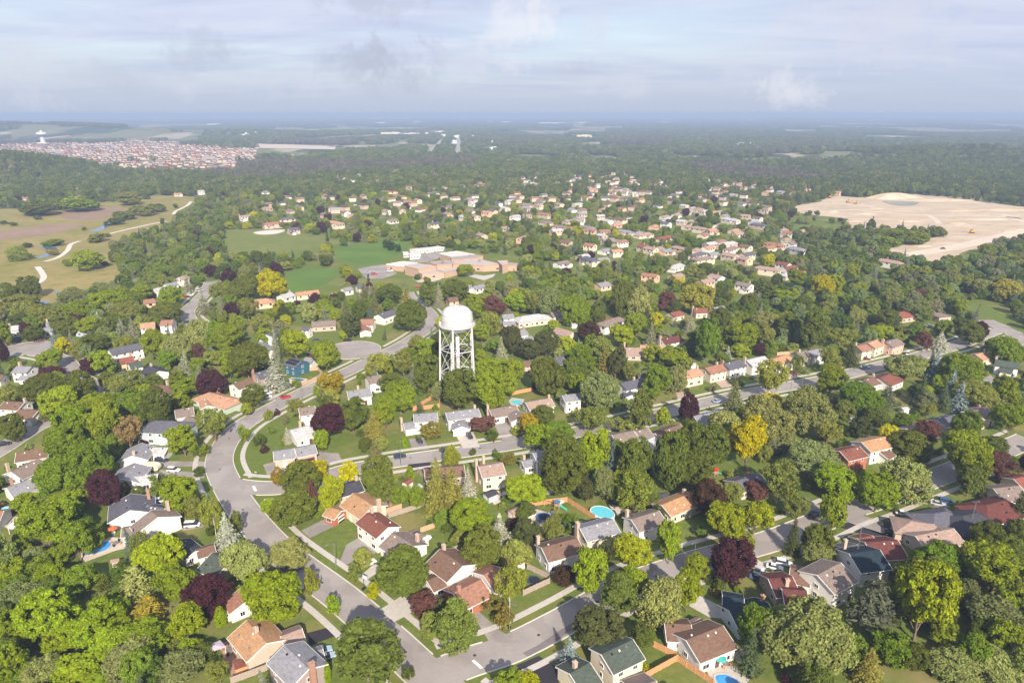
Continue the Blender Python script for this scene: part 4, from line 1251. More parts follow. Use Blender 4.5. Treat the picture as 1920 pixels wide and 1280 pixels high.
TDATA = """
A:590 195 190 210 p;1140 790 250 250 p;375 95 280 250 g;395 245 210 130 m;150 258 150 110 m;1005 230 190 195 l;880 150 130 80 h;1195 320 110 220 ob;1290 440 160 235 W;1390 575 220 230 s;1630 550 200 170 s;1540 800 310 340 l;1745 715 85 130 e;1870 840 84 120 l;250 405 270 270 m;432 482 140 200 g;890 560 250 260 yl;770 510 90 180 o;780 730 200 210 PL;850 890 210 190 PY;1050 935 175 210 yl;975 700 190 200 m;80 660 170 180 m;135 790 190 200 og;285 695 150 160 l;260 900 280 290 l;430 700 170 180 g;580 880 180 210 l;570 720 80 90 d;770 1040 330 230 m;620 1060 200 200 l;450 1000 180 190 l;720 1150 260 250 og;1000 1190 270 240 og;240 1200 190 190 s;430 1190 230 210 l;60 1150 160 210 m;60 950 120 170 m;1230 1230 110 140 o;330 1060 160 160 yl;150 1010 150 150 m;1248 912 62 115 C;1845 1225 40 120 C;1680 130 205 210 d;1655 290 235 210 d;1840 222 125 200 yl;1795 90 120 115 y;1560 122 56 90 or;1505 292 76 90 l;1755 232 56 140 pb;1330 375 70 130 d;1120 92 56 56 hd;635 58 36 90 C;705 190 50 60 h;20 1260 120 140 m;860 1010 150 120 g;540 1230 170 140 l;100 520 120 120 m;340 560 130 120 m;180 560 120 110 og;490 700 100 120 g;1060 1080 120 120 l;905 1060 140 120 o;680 960 120 120 m;380 860 120 110 l;1180 430 44 60 hd;130 1260 130 120 g
B:210 130 195 225 d;30 95 95 125 y;540 175 150 320 K;625 215 170 310 K;715 165 95 200 W;725 355 205 215 m;800 525 215 230 d;890 435 140 215 W;1040 198 205 175 l;1050 430 145 160 dd;1195 400 100 160 o;1390 645 185 260 l;1630 545 195 180 yl;1650 720 135 190 l;1850 470 125 245 l;330 655 275 275 d;75 658 78 115 ed;185 758 72 95 hl;465 842 155 145 pb;945 722 150 250 ob;905 900 115 140 ho;640 965 210 280 ed;1430 975 265 275 dd;1560 775 185 225 ed;1280 1115 118 190 B;1250 675 125 115 br;1500 540 80 130 dd;140 1110 330 360 ed;375 1225 62 84 hd;1050 1250 110 90 hl;1810 815 230 270 s;1255 90 245 245 d;1400 50 125 165 l;1480 145 120 190 og;1660 192 225 255 ob;1380 195 95 130 dd;470 940 34 84 C;505 942 38 86 C;560 870 60 115 dd;795 835 40 64 hd;862 830 90 84 ho;1690 1195 64 74 hl;620 22 84 105 e;940 22 80 60 ho;390 110 40 90 C;1850 70 190 190 d;1780 330 60 90 hd;1310 560 60 70 ho;600 410 60 60 hd
C:60 75 185 175 d;145 238 180 205 br;240 380 215 215 yl;410 335 172 205 yl;560 150 175 235 o;640 292 125 135 o;420 190 130 115 pb;290 212 110 130 o;850 152 225 195 l;850 292 135 205 l;1100 200 195 225 l;1290 130 225 250 s;1600 60 205 230 m;1620 135 140 175 ed;1780 60 195 145 pb;290 592 255 255 p;360 492 84 115 m;80 622 130 135 m;30 755 125 225 yl;610 455 84 225 KD;750 470 175 175 d;760 562 165 145 s;700 1000 470 450 s;430 965 190 260 g;1050 875 310 350 PB;1350 825 310 430 yl;1170 1075 205 230 g;1030 1195 155 230 K;1420 600 230 230 g;1750 650 310 310 m;1400 705 260 265 d;1770 885 270 250 og;1550 1190 265 205 s;1780 1190 250 205 s;1880 300 135 185 P;1720 470 185 185 d;1840 530 165 165 d;1875 720 125 260 o;1490 1000 150 165 m;1850 1050 165 205 m;1200 655 105 115 s;840 1115 105 155 g;1290 1130 165 165 d;160 705 60 50 hd;200 770 70 60 ho;1500 760 160 180 m;1640 1080 150 170 g;1620 790 150 170 og;1010 690 70 60 hd;300 745 30 50 C;1660 1000 120 140 d
D:1520 102 155 165 y;1370 122 155 155 d;1230 132 95 125 o;1310 240 90 76 p;1285 60 95 76 p;1185 25 84 64 p;565 312 62 115 W;612 370 62 64 B;690 342 74 118 WO;755 352 74 138 WO;1150 202 92 138 WO;1255 222 54 125 WO;930 250 165 125 d;950 172 105 115 m;1060 92 62 115 WO;850 132 54 92 S;790 142 95 95 m;1390 232 115 125 o;875 440 140 170 m;1000 452 145 165 s;1110 368 135 165 s;1232 380 130 170 g;1290 402 155 145 m;955 517 115 95 g;1385 512 215 205 d;1050 542 92 145 WO;1050 430 44 105 S;1130 490 62 115 pb;1195 482 52 74 B;1290 562 115 125 m;1195 655 165 145 p;1550 602 134 205 W;1560 440 62 265 WO;1660 432 145 165 yl;1610 432 74 155 d;1830 502 145 145 m;1430 727 134 115 d;1390 797 64 66 e;1510 832 48 64 e;1670 782 105 105 o;1785 700 42 74 l;1860 662 125 135 or;1030 972 145 165 m;1200 882 155 175 o;1372 940 58 84 l;1150 1032 54 64 h;720 932 135 175 t;1460 972 64 64 hd;1620 952 54 95 W;1810 972 78 125 l;1840 852 185 185 p;150 352 64 84 p;190 377 105 84 d;315 412 62 125 B;360 436 84 98 y;415 422 58 138 WO;430 302 95 74 p;360 332 135 105 d;540 432 155 115 d;500 562 105 95 p;570 542 115 135 l;290 602 145 64 p;230 682 225 145 d;450 682 155 185 d;290 522 135 105 l;90 537 64 54 h;260 782 74 175 S;340 772 175 185 l;540 790 215 195 m;735 782 200 185 g;385 905 195 225 l;560 905 205 235 m;360 1000 200 220 g;490 1090 200 240 g;400 1150 190 170 ed;860 792 175 205 d;1000 742 115 105 m;1050 682 145 115 m;860 652 115 95 d;780 612 52 105 W;740 642 155 115 o;650 662 115 105 o;800 702 105 84 m;60 902 145 145 d;40 722 135 105 o;20 382 95 115 m;20 482 54 95 p;100 202 205 115 o;700 440 90 110 ob;440 470 80 90 o;600 640 90 90 d;700 560 70 60 hd;1480 320 120 110 o;1600 260 100 110 KD;1000 620 100 70 h;330 660 90 90 m;1490 390 80 80 m;1100 560 70 90 m
D:130 242 125 135 o;250 272 165 125 o;400 162 145 95 og;430 242 205 115 m;640 172 195 115 m;700 252 165 115 o;560 200 120 110 yl;770 250 110 90 o;860 320 90 70 g;500 330 110 90 m;60 150 110 120 d;170 110 110 110 d
E:390 272 165 155 d;370 202 115 175 K;190 212 84 145 S;270 152 135 115 d;490 142 84 145 ed;550 162 64 145 WO;630 122 155 125 d;760 222 135 115 m;860 222 115 115 pb;850 242 42 64 WO;940 222 54 84 WO;990 202 135 115 l;1170 192 135 155 og;1085 202 95 135 o;1330 232 155 185 l;1440 262 84 135 d;1580 172 145 205 d;1680 202 125 185 s;1830 192 105 95 pb;830 312 135 155 o;790 372 84 95 m;900 472 88 155 WO;960 412 115 145 dd;1060 462 115 115 dd;1150 432 135 135 dd;1260 432 105 105 yl;1390 372 135 115 br;1570 382 135 125 yl;1740 382 78 145 WO;1660 332 125 135 m;1545 532 95 175 dd;1360 522 125 165 g;1300 602 155 165 d;1160 602 195 205 d;970 592 95 155 m;850 572 185 145 m;840 702 165 195 l;920 662 105 135 m;655 692 195 215 d;490 592 155 195 d;470 522 135 105 m;350 542 115 145 o;200 542 125 135 ob;530 432 64 105 dd;280 642 125 105 d;330 732 155 175 m;245 832 115 155 m;190 892 115 185 K;190 1032 95 135 S;60 832 145 175 d;510 922 105 84 ho;790 882 135 84 pb;1055 872 105 115 or;1135 832 125 115 d;620 1062 84 115 e;845 947 74 64 hd;740 1040 32 44 hd;1460 682 215 225 og;1490 542 125 165 K;1780 652 135 175 g;1690 802 125 235 ed;1890 622 105 145 og;1860 502 155 115 m;1400 852 175 135 o;1590 892 175 84 o;1800 842 84 105 yl;1095 962 145 155 l;1230 932 155 115 g;1240 1082 235 265 d;1415 1042 155 225 yl;1545 1032 84 95 g;1840 1082 205 295 d;1640 1102 185 245 d;420 420 90 90 o;100 250 90 110 d;60 330 120 120 dd;30 250 80 140 S;450 690 70 50 hd;360 990 34 60 C;1330 640 90 120 m;700 20 90 60 m;130 150 100 110 S;1750 480 100 100 m;1620 600 80 100 o
F:80 162 175 165 w;130 412 135 235 g;330 392 155 155 m;210 292 115 115 d;250 492 58 95 W;40 322 78 115 WO;440 467 78 64 p;495 442 54 115 S;465 302 165 115 s;590 332 145 125 d;740 352 145 215 d;650 552 64 115 o;830 512 115 155 o;890 402 145 115 o;935 492 105 145 KD;1070 372 84 84 m;1120 372 120 84 yl;1230 372 130 84 o;1360 412 84 115 pb;1440 422 115 115 W;1620 372 135 125 d;1690 362 74 105 p;1830 462 185 155 l;1560 562 215 185 m;1410 562 95 175 B;1250 562 205 155 s;1500 662 84 195 B;1545 732 115 175 B;1650 722 205 155 o;1810 702 135 155 yl;500 622 175 215 ob;285 712 115 185 S;50 792 115 155 p;490 850 270 260 s;710 820 240 270 s;830 642 135 155 m;1000 732 235 185 g;1140 742 125 135 PB;1350 692 95 84 m;1380 802 95 84 o;60 1022 235 275 d;180 1002 195 255 d;365 992 195 265 y;250 892 195 175 s;820 922 135 155 o;1000 902 115 115 dd;750 1092 285 215 og;1380 932 115 135 pb;1270 1002 205 165 d;1610 902 155 185 g;1590 1042 225 225 m;1850 852 155 165 l;1740 1002 155 105 d;790 102 130 130 y;860 102 95 105 yl;1180 172 115 115 s;1330 162 95 64 pb;1300 222 145 115 og;1680 110 110 90 s;1840 130 160 110 w;1520 60 100 90 og;470 140 110 100 d;560 170 110 80 l;420 180 50 80 WO;250 160 50 90 S;690 210 90 90 d;950 220 120 110 KD;1150 290 130 100 d;980 290 90 90 s;380 200 100 90 d;640 60 100 100 m
"""
def span(y0, z0, a, b):
    """top and bottom pixel rows of an ellipsoid standing at distance y0"""
    vs_ = [proj(0, y0 + a * math.cos(t), z0 + b * math.sin(t))[1] for t in (k * math.pi / 12 for k in range(24))]
    return min(vs_), max(vs_)
TREES = []     # dicts
trng = random.Random(11)
def survey_tree(cx, cy_, w_, h_, k):
    fam = KIND[k][0]
    if fam in 'SBKCP':
        p = at(cx, cy_ + h_ / 2)
        for _ in range(4):
            _, _, zc = proj(p.x, p.y, 0)
            a = w_ / 2 * zc / F
            sp = (ST + (cy_ - 640) / F * CT)
            p = at(cx, cy_ + h_ / 2 - a * F / zc * sp * 0.55)
        ht = max(2.0, min(height_to(p, cy_ - h_ / 2), 24))
        return dict(x=p.x, y=p.y, a=a, b=ht, k=k, foot=0.0, zc=zc, cx=cx, cy=cy_, w=w_, h=h_)
    a = b = 3.0; hz = 4.0; p = at(cx, cy_, hz)
    for _ in range(6):
        _, _, zc = proj(p.x, p.y, hz)
        a = w_ / 2 * zc / F
        lo_, hi_ = a * 0.45, a * 2.6
        for _ in range(14):
            b = (lo_ + hi_) / 2
            t0, t1 = span(p.y, hz, a, b)
            if t1 - t0 > h_: hi_ = b
            else: lo_ = b
        foot = min(0.22 * b, 1.6) if KIND[k][4] != 'shrub' else 0.0
        hz = b + foot
        p = at(cx, cy_, hz)
    return dict(x=p.x, y=p.y, a=a, b=b, k=k, foot=foot, zc=zc, cx=cx, cy=cy_, w=w_, h=h_)
for line in TDATA.strip().split('\n'):
    c, rest = line.split(':')
    for s in rest.split(';'):
        t = s.split()
        x, y, w_, h_ = (float(v) for v in t[:4])
        px, py = cp(c, x, y); q = CR[c][2]
        TREES.append(survey_tree(px, py, w_ / q, h_ / q, t[4]))

def make_tree(T):
    k = T['k']; fam, tint, shape, colr, cat = KIND[k]
    if fam == 'M' and T['a'] > 4.9: fam = 'L'
    if fam in 'MDOWE' and T['a'] < 2.1: fam = 's'
    if T['a'] > 7.6 and fam in 'LWDO': fam = 'X'
    keys = [q for q in PROTO if q[0] == fam]
    key = trng.choice(keys)
    cm, ra, rb = PROTO[key]
    T['fam'] = fam; T['proto'] = key
    root = empty(NAMEOF[cat], (T['x'], T['y'], hgt(T['x'], T['y'])), trng.uniform(0, 6.28))
    cr = link('crown', cm, root, loc=(0, 0, T['foot'] * 0.9))
    sx = trng.uniform(.90, 1.12) if fam not in 'SBKCP' else 1.0
    if fam not in 'SBKCPs': cr.rotation_euler = (trng.uniform(-.12, .12), trng.uniform(-.12, .12), 0)
    cr.scale = (T['a'] / ra * 1.06 * sx, T['a'] / ra * 1.06 / sx, T['b'] / rb * (1.04 if fam not in 'SBKCP' else 1.0))
    v = trng.uniform(0.86, 1.16); hsh = trng.uniform(-.06, .06)
    T['tint'] = (tint[0] * v * (1 + hsh), tint[1] * v, tint[2] * v)
    cr['tint'] = T['tint']
    if cat != 'shrub':
        tm = TRUNKS[1 if k == 'ob' else 0]
        th = (T['foot'] + T['b'] * 1.0) if fam not in 'SBKCP' else T['b'] * 0.8
        tr = link('trunk', tm, root)
        s = max(0.35, T['a'] / 4.2)
        tr.scale = (s if fam not in 'SBKCP' else s * 0.35, s if fam not in 'SBKCP' else s * 0.35, th / 4.0 * 0.8)
    T['root'] = root; T['cat'] = cat; T['crown'] = cr
for T in TREES: make_tree(T)
print('trees', len(TREES))

# labels that single out each tree: its look, its size and what it stands by
def label_trees():
    LM = [(r, p, x, y) for r, p, x, y, z in HOUSES] + [('water tower', at(860, 742).to_2d(), 860, 742)]
    def art(r): return 'the ' + r
    for T in TREES:
        P = Vector((T['x'], T['y']))
        T['near'] = sorted(LM, key=lambda L: (L[1] - P).length)[:4]
    def rel(T, L):
        P = Vector((T['x'], T['y'])); d = P - L[1]
        if abs(d.x) > abs(d.y) * 1.2: return 'beside'
        return 'behind' if d.y > 0 else 'in front of'
    def size(T):
        a = T['a'] if T['fam'] not in 'SBKCP' else T['b'] / 2.6
        return 'big' if a > 5.2 else ('tall' if T['h'] > T['w'] * 1.5 and a > 2.4 else ('young' if a < 2.0 else ('mid-sized' if a < 3.4 else 'large')))
    seen = {}
    def lab(T, lv):
        fam, tint, shape, colr, cat = KIND[T['k']]
        cat2 = cat if cat != 'maple' else 'maple'
        if cat == 'shrub' and T['a'] > 2.2: cat2 = 'bush'
        desc = f'{size(T)} {colr} {shape} {cat2}'.replace('small small', 'small').replace('young small', 'small').replace('tall tall', 'tall').replace('mid-sized small', 'small').replace('large small','large').replace('big small','big').replace('big big','big')
        n = T['near']
        if lv == 0: return f'{desc} {rel(T, n[0])} the {n[0][0]}'
        if lv == 1: return f'{colr} {shape} {cat2} {rel(T, n[0])} the {n[0][0]}, nearest {n[1][0]}'
        side = 'left' if T['cx'] < n[0][2] else 'right'
        if lv == 2: return f'{colr} {shape} {cat2} just {side} of the {n[0][0]}, towards {n[2][0]}'
        if lv == 3: return f'{size(T)} {colr} {cat2} {side} of the {n[0][0]}, nearest {n[1][0]}'
        return f'{colr} {cat2} {side} of the {n[0][0]}, {["low","mid","upper"][int(T["cy"] * 3 / 1281)]} {["left","centre","right"][int(max(0,min(1919,T["cx"])) * 3 / 1920)]} part'
    todo = list(TREES); lv = 0
    final = {}
    while todo and lv < 5:
        cnt = {}
        for T in todo: cnt.setdefault(lab(T, lv), []).append(T)
        nxt = []
        for L, ts in cnt.items():
            if len(L.split()) > 16 or L in final: nxt += ts; continue
            final[L] = ts[0]; ts[0]['label'] = L
            nxt += ts[1:]
        todo = nxt; lv += 1
    for T in todo:
        n = T['near']
        T['label'] = f'{KIND[T["k"]][3]} {KIND[T["k"]][4]} {["lowest", "middle", "higher", "topmost"][min(3, sorted(todo, key=lambda q: -q["cy"]).index(T))]} one by the {n[0][0]}'
    for T in TREES:
        if len(T['label'].split()) > 16: T['label'] = ' '.join(T['label'].split()[:15])
    for T in TREES: tag(T['root'], T['label'], {'maple': 'tree', 'spruce': 'spruce', 'cedar': 'cedar', 'pine': 'pine', 'tree': 'tree', 'shrub': 'shrub'}[T['cat']], PLURAL[T['cat']])
    print('tree labels undecided', len(todo))
label_trees()

CARPOS = [
 (691, 1059, 40, 'suv', 'white', 'white SUV on the pale driveway beside the big dark tree'), (361, 987, 8, 'van', 'white', 'white minivan with a black roof rack by the silvery spruce'), (326, 884, -8, 'suv', 'white', 'white SUV on the driveway below the camper'),
 (303, 865, -5, 'suv', 'navy', 'navy SUV beside the pale grey carport roof'), (299, 941, 15, 'sedan', 'white', 'white car half hidden behind the lime tree'), (536, 746, 38, 'sedan', 'red', 'bright red car parked at the kerb of the curving street'),
 (501, 739, 20, 'suv', 'white', 'upper of two white cars by the round dark tree'), (500, 746, 20, 'sedan', 'white', 'lower of two white cars by the round dark tree'), (541, 726, 0, 'sedan', 'black', 'black car under the big silvery spruce'),
 (652, 640, 5, 'suv', 'black', 'black SUV on the rim of the round cul-de-sac'), (594, 639, 10, 'sedan', 'navy', 'dark car by the narrow white house'), (582, 668, -40, 'suv', 'dark red', 'dark red car beside the solar-roofed house'), (787, 829, -62, 'sedan', 'black', 'black car on the driveway of the grey two-part house'),
 (880, 820, -65, 'suv', 'black', 'black SUV before the double garage'), (750, 858, 18, 'suv', 'navy', 'navy SUV parked at the kerb under the street lamp'), (835, 845, 18, 'sedan', 'dark grey', 'dark car beside the little dark street tree'),
 (1487, 702, -75, 'pickup', 'dark red', 'dark red pickup backed up to the tan row house'), (1345, 754, 22, 'sedan', 'pale blue', 'pale car at the kerb behind the purple maple'), (1414, 709, 25, 'sedan', 'navy', 'navy car under the grey row house'), (1623, 674, -30, 'sedan', 'dark red', 'red car before the brown and tan pair'),
 (1622, 691, 5, 'sedan', 'pale blue', 'pale blue car in the road bay'), (1701, 664, 60, 'van', 'white', 'white van by the orange-leaved tree'), (1525, 968, 40, 'suv', 'navy', 'blue-grey SUV at the street kerb by the lime maple'), (1692, 965, -10, 'sedan', 'white', 'white car before the hip carport'),
 (1673, 1003, -28, 'sedan', 'black', 'black car nearer the carport opening'), (1666, 988, -28, 'sedan', 'dark grey', 'dark grey car farther up the carport driveway'), (1452, 1066, -22, 'sedan', 'white', 'white sedan with dark glass by the purple tree'), (1470, 1059, -22, 'suv', 'white', 'white SUV beside the white sedan by the purple tree'),
 (1429, 1078, -22, 'pickup', 'white', 'white pickup truck in front of the maroon bungalow'), (1421, 1086, -22, 'sedan', 'blue', 'blue car tucked beside the white pickup'), (1312, 1003, -40, 'suv', 'black', 'black SUV in the shade by the lime trees'), (1738, 938, -28, 'sedan', 'white', 'white car under the silver-green street tree'),
 (1758, 947, -24, 'sedan', 'silver', 'silver car beside the blue van'), (1774, 944, -24, 'van', 'blue', 'blue van on the driveway of the slate bungalow'), (343, 555, -10, 'sedan', 'red', 'red car parked at the top of the left bend'), (357, 554, -10, 'suv', 'white', 'white car beside the red car on the left bend'),
 (352, 558, -10, 'sedan', 'dark red', 'dark red car nearer the bend'), (375, 546, 60, 'van', 'white', 'white van on the road of the left bend'), (352, 606, 10, 'suv', 'navy', 'navy car beside the rust-roofed house'), (7, 835, 30, 'suv', 'black', 'black SUV at the left edge street'), (32, 813, 20, 'sedan', 'navy', 'navy car under the tree at the left edge street'),
 (605, 1224, 25, 'suv', 'pale blue', 'pale blue car beside the grey shingle house'), (611, 1235, 25, 'sedan', 'pale blue', 'nearer pale blue car beside the grey shingle house'), (689, 512, 0, 'sedan', 'pale blue', 'pale blue car in the school car park'), (702, 515, 25, 'suv', 'red', 'red car in the school car park'),
 (731, 509, 0, 'suv', 'white', 'white car by the school wall'), (784, 538, 10, 'sedan', 'red', 'red car between the trees before the school'), (77, 640, 30, 'sedan', 'dark red', 'dark red car at the left cul-de-sac'), (1742, 612, 10, 'sedan', 'silver', 'silver car before the flat-roofed house'), (1768, 467, 5, 'pickup', 'dark grey', 'dark truck on the sand site track')]

FARB = [('X', 200, 218, 260), ('X', 228, 242, 160), ('X', 275, 217, 120), ('X', 312, 226, 150), ('X', 365, 222, 130), ('X', 425, 237, 180), ('X', 475, 241, 140), ('X', 885, 236, 320), ('X', 925, 240, 160), ('X', 752, 246, 150), ('X', 1035, 246, 180), ('X', 1150, 246, 160), ('X', 1205, 245, 200), ('X', 1365, 241, 260), ('X', 275, 306, 110), ('X', 378, 313, 120), ('X', 478, 311, 60), ('X', 548, 300, 90), ('X', 562, 316, 60), ('X', 640, 327, 70), ('X', 745, 324, 120), ('X', 836, 313, 40), ('X', 1012, 318, 70),
                   ('X', 1348, 324, 110), ('X', 1490, 337, 90), ('X', 1525, 334, 40), ('X', 962, 384, 40), ('X', 622, 358, 40), ('X', 845, 399, 50), ('X', 845, 360, 30), ('X', 640, 250, 140), ('X', 590, 290, 80), ('Y', 60, 203, 300), ('Y', 130, 242, 320), ('Y', 265, 243, 180), ('Y', 455, 262, 190), ('Y', 1205, 252, 140), ('Y', 1412, 307, 90), ('Y', 1380, 316, 50), ('Y', 730, 187, 300), ('Y', 1760, 191, 420), ('Y', 1640, 196, 260), ('Y', 900, 218, 300), ('Y', 1195, 218, 240), ('Y', 985, 277, 100), ('Y', 1075, 208, 260),
                   ('Z', 235, 234, 160), ('Z', 382, 228, 140), ('Z', 310, 374, 50), ('Z', 367, 377, 40), ('Z', 857, 363, 50), ('Z', 435, 386, 30)]

# ================================================================== MID-DISTANCE HOUSES
MID = """
Q 663 952 g;Q 606 735 grey;Q 1050 682 pinkgrey;Q 1292 688 pinkgrey;Q 362 606 greybrown;Q 490 566 palegrey;Q 530 582 slate;Q 605 585 grey;Q 860 508 brightred;Q 933 523 pinkgrey;Q 988 535 grey;Q 722 480 rust;Q 980 456 brightred;Q 855 436 pinkgrey;Q 740 418 grey;Q 528 396 grey;Q 330 413 palegrey;Q 690 380 orange;Q 1130 360 pinkgrey;Q 1115 390 pinkgrey;Q 1190 400 pinkgrey;Q 1262 412 orange;Q 1250 492 palegrey;Q 1312 478 rust;Q 1360 490 palegrey;Q 1240 516 orange;Q 1375 558 pinkgrey;Q 1475 553 slate;Q 1210 580 greybrown;Q 1640 496 rust;Q 1610 514 rust;Q 1688 412 pinkgrey;Q 1715 432 grey;Q 1700 470 pinkgrey;Q 1695 612 redbrown;Q 1728 634 redbrown;Q 1775 655 redbrown;Q 1735 672 palegrey;Q 1592 765 grey;Q 1460 735 greybrown;Q 1398 414 orange;Q 1420 432 pinkgrey;Q 1510 366 grey;Q 1338 326 grey;Q 1378 348 palegrey;Q 1270 308 orange;Q 1192 292 pinkgrey;Q 1145 282 palegrey;Q 1100 266 palegrey;Q 1052 320 pinkgrey;Q 982 332 pinkgrey;Q 842 336 grey;Q 722 285 rust;Q 640 356 palegrey;Q 612 288 pinkgrey;Q 460 258 palegrey;Q 350 258 pinkgrey;Q 228 266 orange;Q 150 262 greybrown;Q 150 326 pinkgrey;Q 82 330 palegrey;Q 270 364 greybrown;Q 400 358 grey;Q 468 340 pinkgrey;Q 50 238 palegrey;Q 25 280 palegrey;Q 742 186 pinkgrey;Q 690 178 pinkgrey;Q 788 192 palegrey;Q 530 160 pinkgrey;Q 402 128 palegrey;Q 420 84 rust;Q 690 106 pinkgrey;Q 940 116 orange;Q 1208 206 brightred;Q 1362 152 orange;Q 1432 136 orange;Q 1520 146 orange;Q 1590 186 pinkgrey;Q 1825 168 orange;Q 200 97 slate;Q 130 98 slate;Q 70 102 slate;Q 282 96 slate;Q 665 190 rust;Q 760 182 pinkgrey;Q 900 520 pinkgrey;Q 640 470 grey;Q 690 476 pinkgrey;Q 545 170 orange;Q 1170 286 rust;Q 1225 300 palegrey;Q 1010 342 palegrey;Q 780 345 palegrey;Q 820 430 grey
X 640 655 rust;X 730 664 pinkgrey;X 742 682 palegrey;X 850 728 slate;X 950 672 grey;X 1040 694 pinkgrey;X 790 862 pinkgrey;X 690 760 palegrey;X 280 622 rust;X 70 556 slate;X 105 528 palegrey;X 200 556 slate;X 512 505 pinkgrey;X 20 548 pinkgrey;X 430 668 pinkgrey;X 520 800 slate;X 820 520 pinkgrey
Y 1500 624 grey;Y 1500 714 pinkgrey;Y 1530 800 rust;Y 1650 830 slate;Y 1375 760 pinkgrey;Y 150 658 rust;Y 455 648 rust;Y 1000 636 orange;Y 1130 620 palegrey;Y 1900 540 palegrey
Z 600 850 rust;Z 870 625 orange;Z 300 470 pinkgrey;Z 1165 1010 pinkgrey
"""
hr = random.Random(21)
def near_desc(P, k=2):
    return sorted(HOUSES, key=lambda L: (L[1] - P).length)[:k]
SEENLAB = {}
def ordinal_label(base, px, py):
    """longer wording until the phrase is unique"""
    for l in base:
        if l not in SEENLAB and len(l.split()) <= 16:
            SEENLAB[l] = 1; return l
    return base[-1]
MIDL = [('the school', 800, 500), ('the sand site', 1600, 420), ('the yellow tree', 500, 525), ('the water tower', 860, 660), ('the playing field', 520, 455), ('the willow', 1300, 560), ('the gravel trail', 250, 428), ('the far highway', 858, 280), ('the dark pond on the sand', 1690, 380), ('the row of street houses', 1400, 680)]
def mid_houses():
    spots = []
    for line in MID.strip().split('\n'):
        c, rest = line[0], line[2:]
        for i, s in enumerate(rest.split(';')):
            t = s.split()
            if t[0].isalpha(): cc, t = t[0], t[1:]
            else: cc = c
            R = {'g': 'greybrown'}.get(t[2], t[2])
            spots.append((*cp(cc, float(t[0]), float(t[1])), R))
    for px, py, R in spots:
        W = hr.choice(['white', 'white', 'cream', 'cream', 'peach', 'stone'])
        e = hr.choice([3.0, 3.2, 4.8, 4.8]); w_ = hr.uniform(8.2, 9.6); L = hr.uniform(10.5, 13.5)
        p = at(px, py, e + w_ * 0.2)
        an = math.radians(hr.choice([-54, 36, 36]) + hr.uniform(-9, 9))
        d = Vector((math.cos(an), math.sin(an)))
        P1, P2 = p.to_2d() - d * L / 2, p.to_2d() + d * L / 2
        bl = [(P1, P2, w_, e, hr.choice('gggh'), [])]
        if hr.random() < 0.45:
            n = Vector((-d.y, d.x)) * (-1 if d.x > 0 else 1)
            q = P1.lerp(P2, hr.choice([.25, .75]))
            bl.append((q + n * 1.0, q + n * (w_ / 2 + 3.2), 5.8, 2.7, 'g', ['ge']))
        ls = sorted(MIDL, key=lambda m: math.hypot(px - m[1], (py - m[2]) * 2.2))
        def way(m):
            dx, dy = px - m[1], py - m[2]
            return ('beyond' if dy < 0 else 'before') if abs(dy) * 2.2 > abs(dx) else ('left of' if dx < 0 else 'right of')
        def dist(m):
            q = at(m[1], m[2]); dd = (Vector((p.x - q.x, p.y - q.y))).length
            return dd
        b = f'{ROOFW[R]} roofed {WALLW[W]} house'
        two = 'two-storey ' if e > 4 else 'low '
        n0 = near_desc(p.to_2d(), 1)[0]
        nd = []
        nb_ = sorted([s for s in spots if s[:2] != (px, py)], key=lambda s: math.hypot(s[0] - px, (s[1] - py) * 2.2))[:3]
        nw = [ROOFW[s[2]] for s in nb_]
        sh = 'hipped ' if bl[0][4] == 'h' else ''
        if len(bl) > 1: sh += 'winged '
        lab = ordinal_label([f'{two}{sh}{b} {way(ls[0])} {ls[0][0]}', f'{two}{sh}{b} among trees {way(ls[1])} {ls[1][0]}', f'{two}{sh}{b} {way(ls[0])} {ls[0][0]}, next to a {nw[0]} roof',
                             f'{two}{sh}{b} {way(ls[1])} {ls[1][0]}, next to a {nw[0]} roof', f'{two}{sh}{b} {way(ls[0])} {ls[0][0]}, between {nw[0]} and {nw[1]} roofs', f'{sh}{b} {way(ls[2])} {ls[2][0]} and {way(ls[1])} {ls[1][0]}', f'{two}{sh}{b} {way(ls[1])} {ls[1][0]}, between {nw[1]} and {nw[2]} roofs'], px, py)
        build_house(b, lab, bl, R, W, ('c0%s%.2f,%.1f' % (hr.choice('rt'), hr.random(), hr.uniform(-.6, .6))) if hr.random() < .5 else '', lod=2, group='houses among the trees in the middle distance')
NEARN = len(HOUSES)
mid_houses()
print('houses', len(HOUSES))

